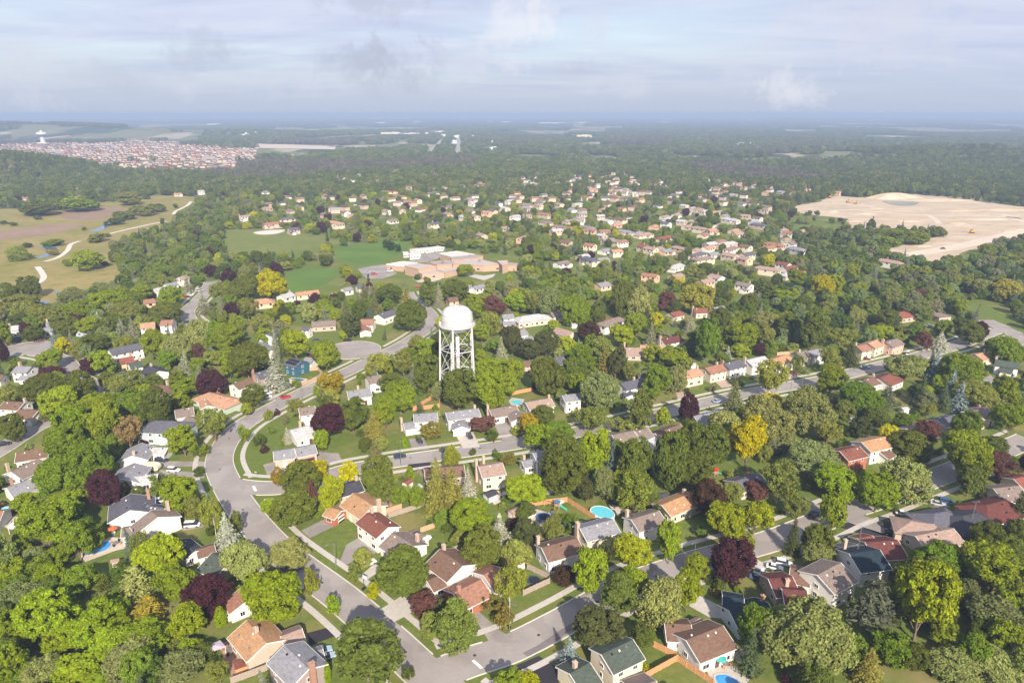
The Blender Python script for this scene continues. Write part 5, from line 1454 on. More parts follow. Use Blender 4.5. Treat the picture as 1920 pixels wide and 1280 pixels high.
# the new estate on the plain: the front row as houses, the mass of roofs behind as one
def estate():
    er = random.Random(5)
    cols = ['brown', 'greybrown', 'slate', 'grey', 'pinkgrey', 'greybrown', 'brown']; walls = ['pink', 'stone', 'stone', 'beige', 'beige', 'taupe', 'brick']
    n = 0
    mb = {}
    for row in range(20):
        py = 318 - 52 * (1 - (1 - row / 19) ** 1.6)
        x0 = -40 + max(0, (py - 298) * 13.5); x1 = 476 - 90 * max(0, (row - 13) / 7) - (row < 4) * 34 * (4 - row) * .5
        p = at(max(x0, 0), py)
        sc_ = F / proj(p.x, p.y, 0)[2]
        step = 13.0 * sc_
        x = x0
        while x < x1:
            jy = py + er.uniform(-.6, .6) + 3.0 * math.sin(x * .02)
            x += step * er.uniform(.9, 1.25)
            if er.random() < 0.16 + 0.35 * (math.sin(x * .045 + row) > .55): continue
            p = atg(x, jy)
            if False:
                d = Vector((1, er.uniform(-.15, .15))).normalized()
                P = p.to_2d(); R, W = er.choice(cols), er.choice(walls)
                build_house('estate', 'new brick house in the front rows of the estate on the plain', [(P - d * 5, P + d * 5, 9.5, 6.0, er.choice('gh'), [])], R, W, '', lod=2, group='new brick houses in the front rows of the estate')
                n += 1
            else:
                key = (er.choice(cols), er.choice(walls)); b = mb.setdefault(key, (MB(), MB()))
                w_, l_, h_ = 9, 11, 6
                b[0].box((p.x, p.y, p.z + h_ / 2), l_, w_, h_)
                k = len(b[1].v); X, Y, Z = p.x, p.y, p.z + h_ - .2
                b[1].v += [(X - 6, Y - 5, Z), (X + 6, Y - 5, Z), (X + 6, Y + 5, Z), (X - 6, Y + 5, Z), (X - 2.5, Y, Z + 2.6), (X + 2.5, Y, Z + 2.6)]
                b[1].f += [(k, k + 1, k + 5, k + 4), (k + 1, k + 2, k + 5), (k + 2, k + 3, k + 4, k + 5), (k + 3, k, k + 4)]
    flush(mb, 'estate_houses', 'mass of new brick houses of the estate on the plain')
def flush(mb, name, label):
    allv, allf, mats, mi = [], [], [], []
    for (R, W), (b0, b1) in mb.items():
        for b, m in ((b0, wallm(W)), (b1, roofm(R))):
            o = len(allv); allv += b.v; allf += [tuple(i + o for i in f) for f in b.f]
            if m not in mats: mats.append(m)
            mi += [mats.index(m)] * len(b.f)
    me = mesh(name, allv, allf, mats)
    me.polygons.foreach_set('material_index', mi)
    o = link(name, me); o['kind'] = 'stuff'; o['label'] = label; o['category'] = 'houses'
estate()
STUFFH = []
def more_suburb():
    er = random.Random(9)
    poly = [(640, 372), (636, 330), (700, 322), (900, 322), (1100, 322), (1300, 340), (1450, 350), (1530, 360), (1440, 385), (1500, 430), (1500, 520), (1400, 560), (1240, 540), (1120, 490), (1000, 486), (960, 440), (840, 420), (760, 396)]
    Q = [(p.x, p.y) for p in (at(*p) for p in poly)]
    QL = [(p.x, p.y) for p in (at(*p) for p in [(440, 405), (470, 355), (640, 330), (760, 380), (760, 440), (640, 445), (600, 430), (520, 420)])]
    d = Vector((math.cos(math.radians(-54)), math.sin(math.radians(-54)))); n = Vector((-d.y, d.x))
    o = Vector(at(1150, 440).to_2d()); c = []
    for i in range(-40, 41):
        for j in range(-60, 61):
            P = o + n * (i * 46 + (14 if j % 2 else -14)) + d * (j // 2 * 17 + er.uniform(-2, 2)) + n * er.uniform(-1.5, 1.5)
            if inside(P, Q): pr = .20
            elif inside(P, QL): pr = .16
            else: continue
            if er.random() > pr: continue
            if min((P - f[0]).length for f in FOOT) < 14: continue
            if any(inside(P, z) for z in OPEN): continue
            c.append(P)
    c.sort(key=lambda P: P.y)
    mb = {}
    for k, P in enumerate(c):
        R = er.choice(['pinkgrey', 'pinkgrey', 'orange', 'rust', 'grey', 'palegrey', 'greybrown', 'slate', 'brown']); W = er.choice(['white', 'white', 'cream', 'cream', 'peach'] if P.y < 640 else ['cream', 'beige', 'stone', 'peach', 'white'])
        dd = d if er.random() < .5 else n
        a_ = er.uniform(-.35, .35); dd = Vector((dd.x * math.cos(a_) - dd.y * math.sin(a_), dd.x * math.sin(a_) + dd.y * math.cos(a_)))
        px, py, zc = proj(P.x, P.y, 3)
        if len(HOUSES) < 300:
            e = er.choice([3.0, 4.8]); L = er.uniform(10, 13)
            nb_ = sorted(HOUSES, key=lambda h: (h[1] - P).length)[:2]
            lm = min(MIDL, key=lambda m: math.hypot(px - m[1], (py - m[2]) * 2.2))
            w_ = 'left' if px < lm[1] else 'right'
            f_ = 'beyond' if py < lm[2] else 'before'
            kd = er.choice('gggh'); sh = ('two-storey ' if e > 4 else 'low ') + ('hipped ' if kd == 'h' else '')
            b = f'{sh}{ROOFW[R]} roofed {WALLW[W]} house'
            nr = [h[0].split(' roof')[0] for h in nb_]
            lab = ordinal_label([f'{b} {f_} {lm[0]}', f'{b} {f_} {lm[0]}, beside the {nr[0]} roof', f'{b} {f_} and {w_} of {lm[0]}', f'{b} {w_} of {lm[0]} by the {nr[0]} roof', f'{b} {w_} of {lm[0]}, near {nr[0]} and {nr[1]}', f'{b} {f_} {lm[0]}, row {int(py // 9) - 30} from the far plain'], px, py)
            build_house(b, lab, [(P - dd * L / 2, P + dd * L / 2, er.uniform(8, 9.4), e, kd, [])], R, W, '', lod=2, group='houses among the trees in the middle distance')
        else:
            b = mb.setdefault((R, W), (MB(), MB())); h_ = er.choice([3.2, 5]); an = math.atan2(dd.y, dd.x)
            b[0].box((P.x, P.y, h_ / 2), 11, 8, h_, an)
            q = [P + dd * x + Vector((-dd.y, dd.x)) * y for x, y in ((-6, -4.5), (6, -4.5), (6, 4.5), (-6, 4.5), (-6, 0), (6, 0))]
            kk = len(b[1].v); b[1].v += [(v.x, v.y, h_ - .15 + (2.1 if t > 3 else 0)) for t, v in enumerate(q)]
            b[1].f += [(kk, kk + 1, kk + 5, kk + 4), (kk + 1, kk + 2, kk + 5), (kk + 2, kk + 3, kk + 4, kk + 5), (kk + 3, kk, kk + 4)]
            FOOT.append((P, dd, 6.5, 5)); STUFFH.append((P, px, py, zc))
    if mb: flush(mb, 'suburb_houses', 'mass of small houses far among the trees')
    print('suburb candidates', len(c), 'houses', len(HOUSES))
more_suburb()

# ================================================================== FILL: gardens, woods and far woods (one mass each)
def far_proto_trees():
    fp = {}
    for i in range(3):
        fp['f', i] = (crown_round(200 + i, 4.0, 4.2, 26, 22, 0.62, rough=0.2, rc=0.34), 4.0, 4.2)
        fp['c', i] = (crown_spruce(210 + i, 2.8, 11.0, 13, 8, 0.75), 2.8, 11.0)
    fp['k', 0] = (crown_round(220, 18, 7.0, 60, 12, 2.1, rough=0.3, rc=0.26, low=-0.2), 18, 7.0)
    fp['k', 1] = (crown_round(221, 22, 6.5, 70, 12, 2.2, rough=0.3, rc=0.24, low=-0.2), 22, 6.5)
    return fp
FP = far_proto_trees()
CROWN_OBJ = {}
for T in TREES: CROWN_OBJ.setdefault(T['proto'], T['crown'])
for i, (key, px, py, txt) in enumerate([(('f', 0), 726, 465, 'round dark tree standing alone on the school field'), (('f', 1), 733, 470, 'smaller dark tree leaning on the round one on the school field'), (('f', 2), 748, 473, 'dark upright tree beside the white portable classrooms'),
                                        (('c', 0), 614, 452, 'dark conical tree alone at the edge of the park field'), (('c', 1), 692, 542, 'small spruce by the school car park'), (('c', 2), 1635, 425, 'thin conifer on the edge of the sand site'), (('k', 0), 1900, 232, 'broad wood far out on the plain'), (('k', 1), 1500, 228, 'broad dark wood on the hazy plain')]):
    m, ra, rb = FP[key]
    p = at(px, py)
    p.z = hgt(p.x, p.y)
    root = empty({'f': 'broadleaf_tree', 'c': 'spruce_tree', 'k': 'copse'}[key[0]], p)
    cr = link('crown', m, root); cr['tint'] = (.035, .055, .018); cr.scale = (1.0, 1.0, 1.0) if key != ('f', 2) else (.6, .6, .9)
    if key[0] != 'k': 
        tr = link('trunk', TRUNKS[0], root); tr.scale = (.8, .8, .8)
    tag(root, txt, {'f': 'tree', 'c': 'spruce', 'k': 'wood'}[key[0]])
    CROWN_OBJ[key] = cr

def scatter(name, items, keys, label, cat):
    """one object: points that carry crowns by geometry nodes"""
    me = bpy.data.meshes.new(name)
    n = len(items)
    me.vertices.add(n)
    me.vertices.foreach_set('co', np.array([i[0:3] for i in items], dtype=np.float32).ravel())
    def attr(nm, typ, arr, fld):
        a = me.attributes.new(nm, typ, 'POINT'); a.data.foreach_set(fld, np.asarray(arr, dtype=np.int32 if typ == 'INT' else np.float32).ravel())
    attr('idx', 'INT', [i[6] for i in items], 'value')
    attr('scl', 'FLOAT_VECTOR', [(i[3] * (1 + .12 * math.sin(i[5] * 3)), i[3] * (1 - .12 * math.sin(i[5] * 3)), i[4]) for i in items], 'vector')
    attr('rot', 'FLOAT_VECTOR', [(math.sin(i[5] * 7) * .11, math.cos(i[5] * 5) * .11, i[5]) for i in items], 'vector')
    attr('tint', 'FLOAT_COLOR', [(*i[7], 1) for i in items], 'color')
    o = link(name, me); o['kind'] = 'stuff'; o['label'] = label; o['category'] = cat
    ng = bpy.data.node_groups.new(name, 'GeometryNodeTree')
    ng.interface.new_socket('Geometry', in_out='INPUT', socket_type='NodeSocketGeometry')
    ng.interface.new_socket('Geometry', in_out='OUTPUT', socket_type='NodeSocketGeometry')
    N, Lk = ng.nodes, ng.links
    gi, go = N.new('NodeGroupInput'), N.new('NodeGroupOutput')
    out = None
    for j, k in enumerate(keys):
        oi = N.new('GeometryNodeObjectInfo'); oi.inputs['Object'].default_value = CROWN_OBJ[k]; oi.inputs['As Instance'].default_value = True; oi.transform_space = 'ORIGINAL'
        iop = N.new('GeometryNodeInstanceOnPoints')
        na = N.new('GeometryNodeInputNamedAttribute'); na.data_type = 'INT'; na.inputs['Name'].default_value = 'idx'
        cmp_ = N.new('FunctionNodeCompare'); cmp_.data_type = 'INT'; cmp_.operation = 'EQUAL'
        Lk.new(na.outputs[0], cmp_.inputs[2]); cmp_.inputs[3].default_value = j
        Lk.new(cmp_.outputs[0], iop.inputs['Selection'])
        nr = N.new('GeometryNodeInputNamedAttribute'); nr.data_type = 'FLOAT_VECTOR'; nr.inputs['Name'].default_value = 'rot'
        ns = N.new('GeometryNodeInputNamedAttribute'); ns.data_type = 'FLOAT_VECTOR'; ns.inputs['Name'].default_value = 'scl'
        Lk.new(gi.outputs[0], iop.inputs['Points']); Lk.new(oi.outputs['Geometry'], iop.inputs['Instance'])
        Lk.new(nr.outputs[0], iop.inputs['Rotation']); Lk.new(ns.outputs[0], iop.inputs['Scale'])
        if out is None:
            out = N.new('GeometryNodeJoinGeometry'); Lk.new(out.outputs[0], go.inputs[0])
        Lk.new(iop.outputs[0], out.inputs[0])
    md = o.modifiers.new('planting', 'NODES'); md.node_group = ng
    return o

fr = random.Random(33)
WOODP = [ppoly('P', q) for q in ([(-20, 990), (140, 965), (200, 1050), (330, 1090), (380, 1190), (330, 1300), (-20, 1300)], [(1560, 1140), (1690, 1020), (1800, 990), (1940, 960), (1960, 1300), (1480, 1300), (1500, 1200)],
         [(-20, 570), (60, 588), (120, 580), (230, 540), (230, 600), (130, 650), (-20, 640)], [(1560, 560), (1600, 500), (1960, 470), (1960, 700), (1790, 590)], [(200, 540), (240, 470), (330, 420), (360, 375), (420, 370), (420, 440), (430, 500), (520, 540), (440, 540), (330, 520)])]
OCC = []   # picture boxes of things that the fill must not hide: (x0, y0, x1, y1, depth)
for r, p, px, py, zc in HOUSES[:NEARN]:
    s = F / zc
    OCC.append((px - 6 * s, py - 3.0 * s, px + 6 * s, py + 2.5 * s, zc))
MIDOCC = [(px - 5.5 * F / zc, py - 1.5 * F / zc, px + 5.5 * F / zc, py + 3.2 * F / zc, zc) for px, py, zc in [h[2:5] for h in HOUSES[NEARN:]] + [h[1:4] for h in STUFFH]]
for k, (w_, pl) in RD.items():
    for q in pl:
        x, y, zc = proj(q.x, q.y, 0); OCC.append((x - 6, y - 3, x + 6, y + 3, zc))
for x_, y_, d_ in ([(x, y, 3) for x in range(722, 970, 12) for y in (478, 488, 500, 512, 524)] + [(x, y, 3) for x in range(636, 765, 12) for y in (462, 472, 484, 492)] + [(x, y, 3) for x in range(540, 625, 12) for y in (512, 524, 538)] + [(x, y, 3) for x in range(430, 600, 14) for y in (442, 455, 468)]
                   + [(x, y, 3) for x in range(1500, 1930, 16) for y in (392, 405, 420)] + [(x, y, 3) for x in range(1680, 1830, 14) for y in (462, 472)] + [(1740, 484, 3)] + [(x, y, 2) for x in range(0, 480, 14) for y in (272, 280, 290, 298)] + [(x, y, 2) for x in range(190, 450, 12) for y in (304, 310, 317)] + [(x, 466, 3) for x in range(768, 836, 8)] + [(cp(*q[:3])[0], cp(*q[:3])[1], 2) for q in FARB]
                   + [(806, 286, 2), (815, 277, 2), (821, 271, 2), (827, 265, 2), (858, 288, 2), (859, 280, 2), (860, 272, 2), (860, 266, 2), (858, 258, 2)] + [(x, 505, 2) for x in range(675, 740, 10)] + [(q[0], q[1] - 3, 3) for q in CARPOS] + [(q[0], q[1], 4) for q in ((170, 1036), (183, 1030), (200, 1022), (85, 937), (95, 933), (40, 979), (1110, 958), (1130, 960), (1145, 965), (1030, 919), (1060, 917), (968, 752), (978, 750), (1345, 1272), (1370, 1275))]):
    p_ = at(x_, y_); OCC.append((x_ - d_ * 2, y_ - 1.5, x_ + d_ * 2, y_ + 1.5, proj(p_.x, p_.y, 0)[2]))
for q in [Vector(at(*p)).to_2d() for t in TRAILS + CREEK for p in curve([Vector((*p, 0)) for p in t], 3)]:
    x, y, zc = proj(q.x, q.y, 0); OCC.append((x - 5, y - 2, x + 5, y + 2, zc))
TG = {}
for T in TREES: TG.setdefault((int(T['x'] // 12), int(T['y'] // 12)), []).append(T)
def free_spot(x, y, r):
    P = Vector((x, y))
    for q in OPEN:
        if inside(P, q): return False
    for w_, pl in RD.values():
        if pdist(P, pl) < w_ / 2 + r * 0.75 + 0.5: return False
    for q in DRIVES:
        if inside(P, q): return False
    for c, rr, nm in BULBS:
        if (P - c).length < rr + r: return False
    for c, d, a, b in FOOT:
        e = P - c
        if e.length < a + r + 3:
            s = abs(e.dot(d)); t = abs(e.x * -d.y + e.y * d.x)
            if s < a + r * .8 and t < b + r * .8: return False
    gx, gy = int(x // 12), int(y // 12)
    for i in (-1, 0, 1):
        for j in (-1, 0, 1):
            for T in TG.get((gx + i, gy + j), []):
                if math.hypot(T['x'] - x, T['y'] - y) < (T['a'] + r) * 0.62: return False
    return True
def hides(x, y, r, h, boxes):
    px, pb, zc = proj(x, y, 0); pt = proj(x, y, h)[1]; s = r * F / zc
    for x0, y0, x1, y1, z in boxes:
        if z > zc + 2 and x0 < px + s * .8 and x1 > px - s * .8 and y0 < pb - 2 and y1 > pt + 1: return True
    return False
PAL = [((0.0877, 0.1106, 0.028), 24), ((0.1618, 0.2027, 0.0344), 24), ((0.1123, 0.1597, 0.0323), 20), ((0.1779, 0.1966, 0.0559), 14), ((0.2124, 0.2395, 0.0914), 8), ((0.2466, 0.2703, 0.0387), 8), ((0.3683, 0.344, 0.0431), 1.2), ((0.0562, 0.0257, 0.0292), 4.5), ((0.1718, 0.1781, 0.0914), 6)]
WPAL = [((0.0795, 0.1007, 0.0302), 32), ((0.1301, 0.1573, 0.0387), 30), ((0.1027, 0.1351, 0.0344), 25), ((0.1534, 0.172, 0.0625), 13), ((0.1964, 0.1904, 0.1076), 5)]
CPAL = [((.085, .108, .052), 5), ((.18, .195, .14), 3), ((.12, .15, .13), 2)]
SPAL = [((.155, .200, .085), 8), ((.150, .180, .050), 9), ((.120, .165, .034), 8), ((.185, .215, .060), 6), ((.075, .105, .030), 5), ((.185, .190, .105), 4), ((.20, .235, .04), 3)]
LPAL = [((.165, .215, .034), 9), ((.130, .175, .034), 8), ((.150, .180, .060), 6), ((.090, .130, .030), 6), ((.19, .225, .045), 4)]
def pick(pal):
    t = fr.uniform(0, sum(w for _, w in pal))
    for c, w in pal:
        t -= w
        if t <= 0: break
    v = fr.uniform(.82, 1.2); h = fr.uniform(-.06, .06)
    return (c[0] * v * (1 + h), c[1] * v, c[2] * v)
BK = [('M', i) for i in range(4)] + [('L', i) for i in range(4)] + [('D', 0), ('D', 1), ('O', 0), ('O', 1), ('W', 0), ('W', 1), ('E', 0), ('E', 1)]
BK = [k for k in BK if k in CROWN_OBJ]
SKEYS = [k for k in (('S', 0), ('S', 1), ('S', 2), ('B', 1), ('K', 0)) if k in CROWN_OBJ]
HK = [k for k in (('s', 0), ('s', 1)) if k in CROWN_OBJ]
garden, woods, conif, shrubs, far = [], [], [], [], []
def PR(k): return PROTO.get(k) or FP[k]
def put(lst, keys, key, x, y, r, hh, tint):
    m, ra, rb = PR(key)
    lst.append((x, y, hgt(x, y) - 0.1, r / ra, hh / rb, fr.uniform(0, 6.28), keys.index(key), tint))
step = 6.2
y = 96.0
while y < 330:                                    # near gardens and thickets
    half = y * 0.86 + 60
    x = -half
    while x < half:
        X, Y = x + fr.uniform(-.5, .5) * step, y + fr.uniform(-.5, .5) * step
        x += step
        px, py, zc = proj(X, Y, 0)
        if px < -80 or px > 2000 or py > 1400: continue
        inw = any(inside((X, Y), q) for q in WOODP)
        big = fr.random() < (0.88 if inw else 0.30)
        r = fr.uniform(2.2, 4.6) if big else fr.uniform(0.8, 1.9)
        if not inw and not big and fr.random() < 0.45: continue
        hh = r * fr.uniform(.9, 1.3)
        if not free_spot(X, Y, r): continue
        if hides(X, Y, r, hh * 2, OCC): 
            r = fr.uniform(.5, .9); hh = r
            if inw is False and fr.random() < .5: continue
            if hides(X, Y, r, hh * 2, OCC): continue
        if r < 2.1: put(shrubs, HK, fr.choice(HK), X, Y, r, hh, pick(PAL))
        elif fr.random() < 0.1 and not inw:
            k = fr.choice(SKEYS); put(conif, SKEYS, k, X, Y, r * .75, r * 3.3, pick(CPAL))
        else: put(garden if not inw else woods, BK, fr.choice(BK), X, Y, r, hh, pick(PAL if not inw else (LPAL if X < 0 else (SPAL if fr.random() < .5 else PAL[:6]))))
    y += step
y = 330.0
while y < 1050:                                   # the treed suburb in the middle distance
    st = 7.6 + (y - 330) * 0.004
    half = y * 0.83 + 60
    x = -half
    while x < half:
        X, Y = x + fr.uniform(-.5, .5) * st, y + fr.uniform(-.5, .5) * st
        x += st
        px, py, zc = proj(X, Y, 0)
        if px < -60 or px > 1980: continue
        right = px > 1480 + (py - 400) * .5 or py < 345 or px < 420
        r = fr.uniform(2.3, 5.2) * (0.95 if right else 1.0)
        if fr.random() < (0.10 if right else 0.33): continue
        if not free_spot(X, Y, r * .9): continue
        hh = r * fr.uniform(.85, 1.25)
        if hides(X, Y, r, hh * 2, OCC): continue
        if fr.random() < .8 and hides(X, Y, r, hh * 1.7, MIDOCC):
            r *= 0.45; hh *= .45
            if fr.random() < .5 or hides(X, Y, r, hh * 1.6, MIDOCC): continue
        if fr.random() < (0.13 if not right else 0.09):
            k = fr.choice(SKEYS); put(conif, SKEYS, k, X, Y, r * .62, r * 2.9, pick(CPAL))
        else:
            put(woods if right else garden, BK, fr.choice(BK), X, Y, r, hh, pick(SPAL if (px > 1440 and py > 425) or (px < 430 and py > 400 and fr.random() < .6) else (WPAL if right and fr.random() < .6 else PAL)))
    y += st
OCC_FAR = [b_ for b_ in OCC if b_[4] > 900]
FK = [('f', 0), ('f', 1), ('f', 2), ('c', 0), ('c', 1), ('c', 2), ('k', 0), ('k', 1)]
GREYP = [((.135, .125, .095), 6), ((.10, .105, .06), 3), ((.16, .14, .11), 2)]
y = 1050.0
def in_open(X, Y): return any(inside((X, Y), q) for q in OPEN)
from mathutils import noise as mnoise
while y < 4200:
    st = 8.6 + (y - 1050) * 0.0042
    half = y * 0.80 + 60
    x = -half
    while x < half:
        X, Y = x + fr.uniform(-.5, .5) * st, y + fr.uniform(-.5, .5) * st
        x += st
        px, py, zc = proj(X, Y, hgt(X, Y))
        if px < -40 or px > 1960: continue
        nz = mnoise.noise((X * .0022, Y * .0013, 0)) + .5 * mnoise.noise((X * .007, Y * .004, 3))
        if Y > 1450 and nz > ((0.20 if px > 900 else 0.06) if Y > 1800 else .38): continue
        if fr.random() < 0.07 or in_open(X, Y): continue
        if any(pdist(Vector((X, Y)), l) < 16 for l in HWY): continue
        if hides(X, Y, 4, 7, MIDOCC) or hides(X, Y, 3, 9, OCC_FAR): continue
        grey = mnoise.noise((X * .003 + 9, Y * .0022, 5)) > 0.22
        r = st * fr.uniform(.42, .68)
        if fr.random() < .16: put(far, FK, ('c', fr.randrange(3)), X, Y, r * .6, min(r * 2.9, 16), pick(CPAL[:1]))
        else: put(far, FK, ('f', fr.randrange(3)), X, Y, r, min(r * fr.uniform(.8, 1.2), 9), pick(GREYP if grey else WPAL))
    y += st * .95
y = 4200.0
while y < 13000:
    st = 30 + (y - 4200) * 0.0045
    half = y * 0.79 + 60
    x = -half
    while x < half:
        X, Y = x + fr.uniform(-.5, .5) * st, y + fr.uniform(-.5, .5) * st
        x += st
        nz = mnoise.noise((X * .0011, Y * .0006, 0)) + .6 * mnoise.noise((X * .0032, Y * .0016, 3))
        if nz > (-0.02 if px > 1000 else -.14) or in_open(X, Y): continue
        if hides(X, Y, 26, 14, OCC_FAR): continue
        put(far, FK, ('k', fr.randrange(2)), X, Y, st * fr.uniform(.5, .75), fr.uniform(5.5, 9), pick(WPAL[:3]))
    y += st * .9
for T in [survey_tree(*cp('Y', x, y), w_ / 3, h_ / 3, k) for x, y, w_, h_, k in [(90, 962, 110, 90, 'o'), (500, 1003, 165, 110, 'm'), (300, 908, 95, 42, 'm'), (545, 882, 105, 46, 'o'), (690, 752, 120, 36, 'd'), (640, 790, 90, 34, 'd'), (740, 735, 60, 34, 'o'), (800, 728, 130, 26, 'o'), (875, 714, 100, 24, 'd'),
        (210, 712, 190, 86, 'd'), (330, 690, 110, 70, 'd'), (440, 690, 190, 76, 'm'), (290, 630, 90, 80, 'd'), (500, 642, 80, 80, 'd'), (715, 660, 130, 76, 'o'), (930, 625, 66, 40, 'd'), (988, 706, 28, 28, 'd'), (910, 792, 24, 44, 'd'), (820, 656, 42, 24, 'd'), (380, 1022, 60, 40, 'm'), (210, 770, 40, 26, 'd'), (70, 806, 46, 26, 'd'), (20, 798, 40, 24, 'd'), (290, 965, 70, 26, 'or'), (150, 925, 60, 18, 'd'), (600, 870, 40, 22, 'd'), (470, 832, 24, 24, 'd'), (120, 990, 90, 40, 'm'), (430, 985, 50, 40, 'yl'), (590, 1030, 40, 26, 'hd')]]:
    key = fr.choice(BK); put(woods, BK, key, T['x'], T['y'], T['a'], T['b'], pick([(KIND[T['k']][1], 1)]))
for T in [survey_tree(*cp('Z', x, y), w_ / 3, h_ / 3, k) for x, y, w_, h_, k in [(1065, 805, 44, 66, 'd'), (1000, 860, 120, 56, 'd'), (1090, 865, 110, 60, 'd'), (1180, 860, 90, 60, 'm'), (1265, 856, 90, 60, 'd'), (1350, 862, 80, 70, 'o'), (1440, 846, 80, 60, 'o'), (920, 840, 60, 70, 'd'), (1300, 880, 160, 50, 'm'), (1150, 900, 130, 50, 'm'), (1220, 880, 120, 50, 'd')]]:
    key = fr.choice(BK); put(woods, BK, key, T['x'], T['y'], T['a'], T['b'], pick([(KIND[T['k']][1], 1)]))
print('fill', len(garden), len(woods), len(conif), len(shrubs), len(far))
scatter('garden_foliage', garden, BK, 'crowns of the many garden trees between the houses', 'trees')
scatter('woodland', woods, BK, 'leafy woodland round the suburb', 'woods')
scatter('conifer_woodland', conif, SKEYS, 'conifers scattered through gardens and woods', 'trees')
scatter('shrubbery', shrubs, HK, 'low shrubs and undergrowth between houses and trees', 'shrubs')
scatter('far_woodland', far, FK, 'hazy woods stretching across the plain', 'woods')

# ================================================================== WATER TOWER
def paint_mat(name, col, rough=0.4, var=0.03):
    return pmat(name, col, rough, var, 0.6, spec=0.45)
def tower_paint():
    m = bpy.data.materials.new('tower_white_paint'); m.use_nodes = True
    t = NT(m.node_tree); pos = t.add('ShaderNodeNewGeometry').outputs['Position']
    st = t.add('ShaderNodeMapping', {0: pos, 'Scale': (1.6, 1.6, 0.10)})
    g = t.ramp(t.noise(st, 1.0, 5, .7), [(.48, 0), (.78, .55)]); n = t.noise(pos, .35, 4, .6)
    c = t.mix(t.ramp(n, [(.35, 0), (.7, 1)]), (.50, .495, .505, 1), (.57, .565, .57, 1))
    c = t.mix(g, c, (.44, .41, .38, 1))
    p = t.add('ShaderNodeBsdfPrincipled', {'Base Color': c, 'Roughness': .42, 'Specular IOR Level': .4}); t.add('ShaderNodeOutputMaterial', {0: p})
    return m
TOWERP = tower_paint()
def water_tower():
    c = at(860.5, 741)
    root = empty('water_tower', (c.x, c.y, 0))
    tag(root, 'white legged water tower with a domed tank rising above the trees', 'water tower')
    R0, R1, HB = 8.5, 7.35, 33.5
    prof = []
    rt = 6.9
    for i in range(9):                 # bowl
        t = i / 8 * math.pi / 2
        prof.append((max(0.02, rt * math.sin(t)), HB - 0.3 - 3.6 * math.cos(t)))
    prof += [(rt, HB + 2.4)]
    for i in range(1, 13):             # dome
        t = i / 12 * math.pi / 2
        prof.append((max(0.02, rt * math.cos(t) ** 0.55), HB + 2.4 + 5.4 * math.sin(t)))
    MB().lathe(prof, 48).obj('tank', TOWERP, root, True)
    b = MB()
    for z, r in ((HB - 0.2, rt + 0.04), (HB + 2.4, rt + 0.03), (HB + 5.0, rt * 0.965)): b.lathe([(r - .1, z - .09), (r + .05, z - .09), (r + .05, z + .09), (r - .1, z + .09)], 48)
    b.obj('tank_seam', TOWERP, root)
    MB().lathe([(rt - .1, HB - 0.45), (rt + 1.05, HB - 0.45), (rt + 1.05, HB - 0.2), (rt - .1, HB - 0.2), (rt - .1, HB - 0.45)], 48).obj('balcony', TOWERP, root)
    b = MB()
    for z in (HB + 0.25, HB + 0.8): b.lathe([(rt + .95, z - .04), (rt + 1.03, z - .04), (rt + 1.03, z + .04), (rt + .95, z + .04), (rt + .95, z - .04)], 48)
    for i in range(30):
        a = i * math.pi / 15
        b.tube(((rt + 1) * math.cos(a), (rt + 1) * math.sin(a), HB - .2), ((rt + 1) * math.cos(a), (rt + 1) * math.sin(a), HB + .82), .04, n=5)
    b.obj('railing', TOWERP, root)
    angs = [math.radians(-100 + 72 * i) for i in range(5)]
    def leg_pt(a, z): 
        r = R0 + (R1 - R0) * z / HB
        return Vector((r * math.cos(a), r * math.sin(a), z))
    for a in angs:
        lb = MB().tube(leg_pt(a, 0.4), leg_pt(a, HB + 1.2), 0.44, 0.44, 12)
        lo = lb.obj('leg', TOWERP, root)
        p = leg_pt(a, 0)
        MB().box((p.x, p.y, .25), 1.6, 1.6, .6, a).obj('footing', CONC, lo)
        p = leg_pt(a, HB + .4)
        MB().box((p.x, p.y, p.z), .9, .7, 1.7, a).obj('bracket', TOWERP, lo)
    rings = [11.4, 22.2]
    for z in rings:
        for i in range(5):
            p, q = leg_pt(angs[i], z), leg_pt(angs[(i + 1) % 5], z)
            MB().tube(p, q, .19, n=8).obj('strut', TOWERP, root)
        for a in angs:
            MB().tube(leg_pt(a, z), (0, 0, z), .06, n=5).obj('tie_rod', TOWERP, root)
    lv = [0.8] + rings + [HB - .8]
    for k in range(3):
        for i in range(5):
            a, a2 = angs[i], angs[(i + 1) % 5]
            MB().tube(leg_pt(a, lv[k]), leg_pt(a2, lv[k + 1]), .09, n=5).obj('brace_rod', TOWERP, root)
            MB().tube(leg_pt(a2, lv[k]), leg_pt(a, lv[k + 1]), .09, n=5).obj('brace_rod', TOWERP, root)
    MB().tube((0, 0, 0), (0, 0, HB - 3.2), .85, n=18).obj('riser', TOWERP, root, True)
    lad = MB(); a = angs[0]
    for s in (-.25, .25):
        o = Vector((-math.sin(a), math.cos(a), 0)) * s
        lad.tube(leg_pt(a, 3) * 1.07 + o, leg_pt(a, HB) * 1.07 + o - Vector((0, 0, HB * .07 - .6)), .04, n=4)
    for i in range(44):
        z = 3.3 + i * .68; p = leg_pt(a, z); p = Vector((p.x * 1.07, p.y * 1.07, p.z + .2)); o = Vector((-math.sin(a), math.cos(a), 0)) * .25
        lad.tube(p - o, p + o, .025, n=4)
    lad.obj('ladder', TOWERP, root)
    dl = MB()
    for i in range(10):
        t0, t1 = i / 10 * math.pi / 2, (i + 1) / 10 * math.pi / 2
        f = lambda t: Vector((.25, -(rt + .12) * math.cos(t) ** .55, HB + 2.4 + 5.5 * math.sin(t)))
        dl.tube(f(t0), f(t1), .06, n=4)
    dl.tube((.25, -(rt + .12), HB), (.25, -(rt + .12), HB + 2.4), .06, n=4)
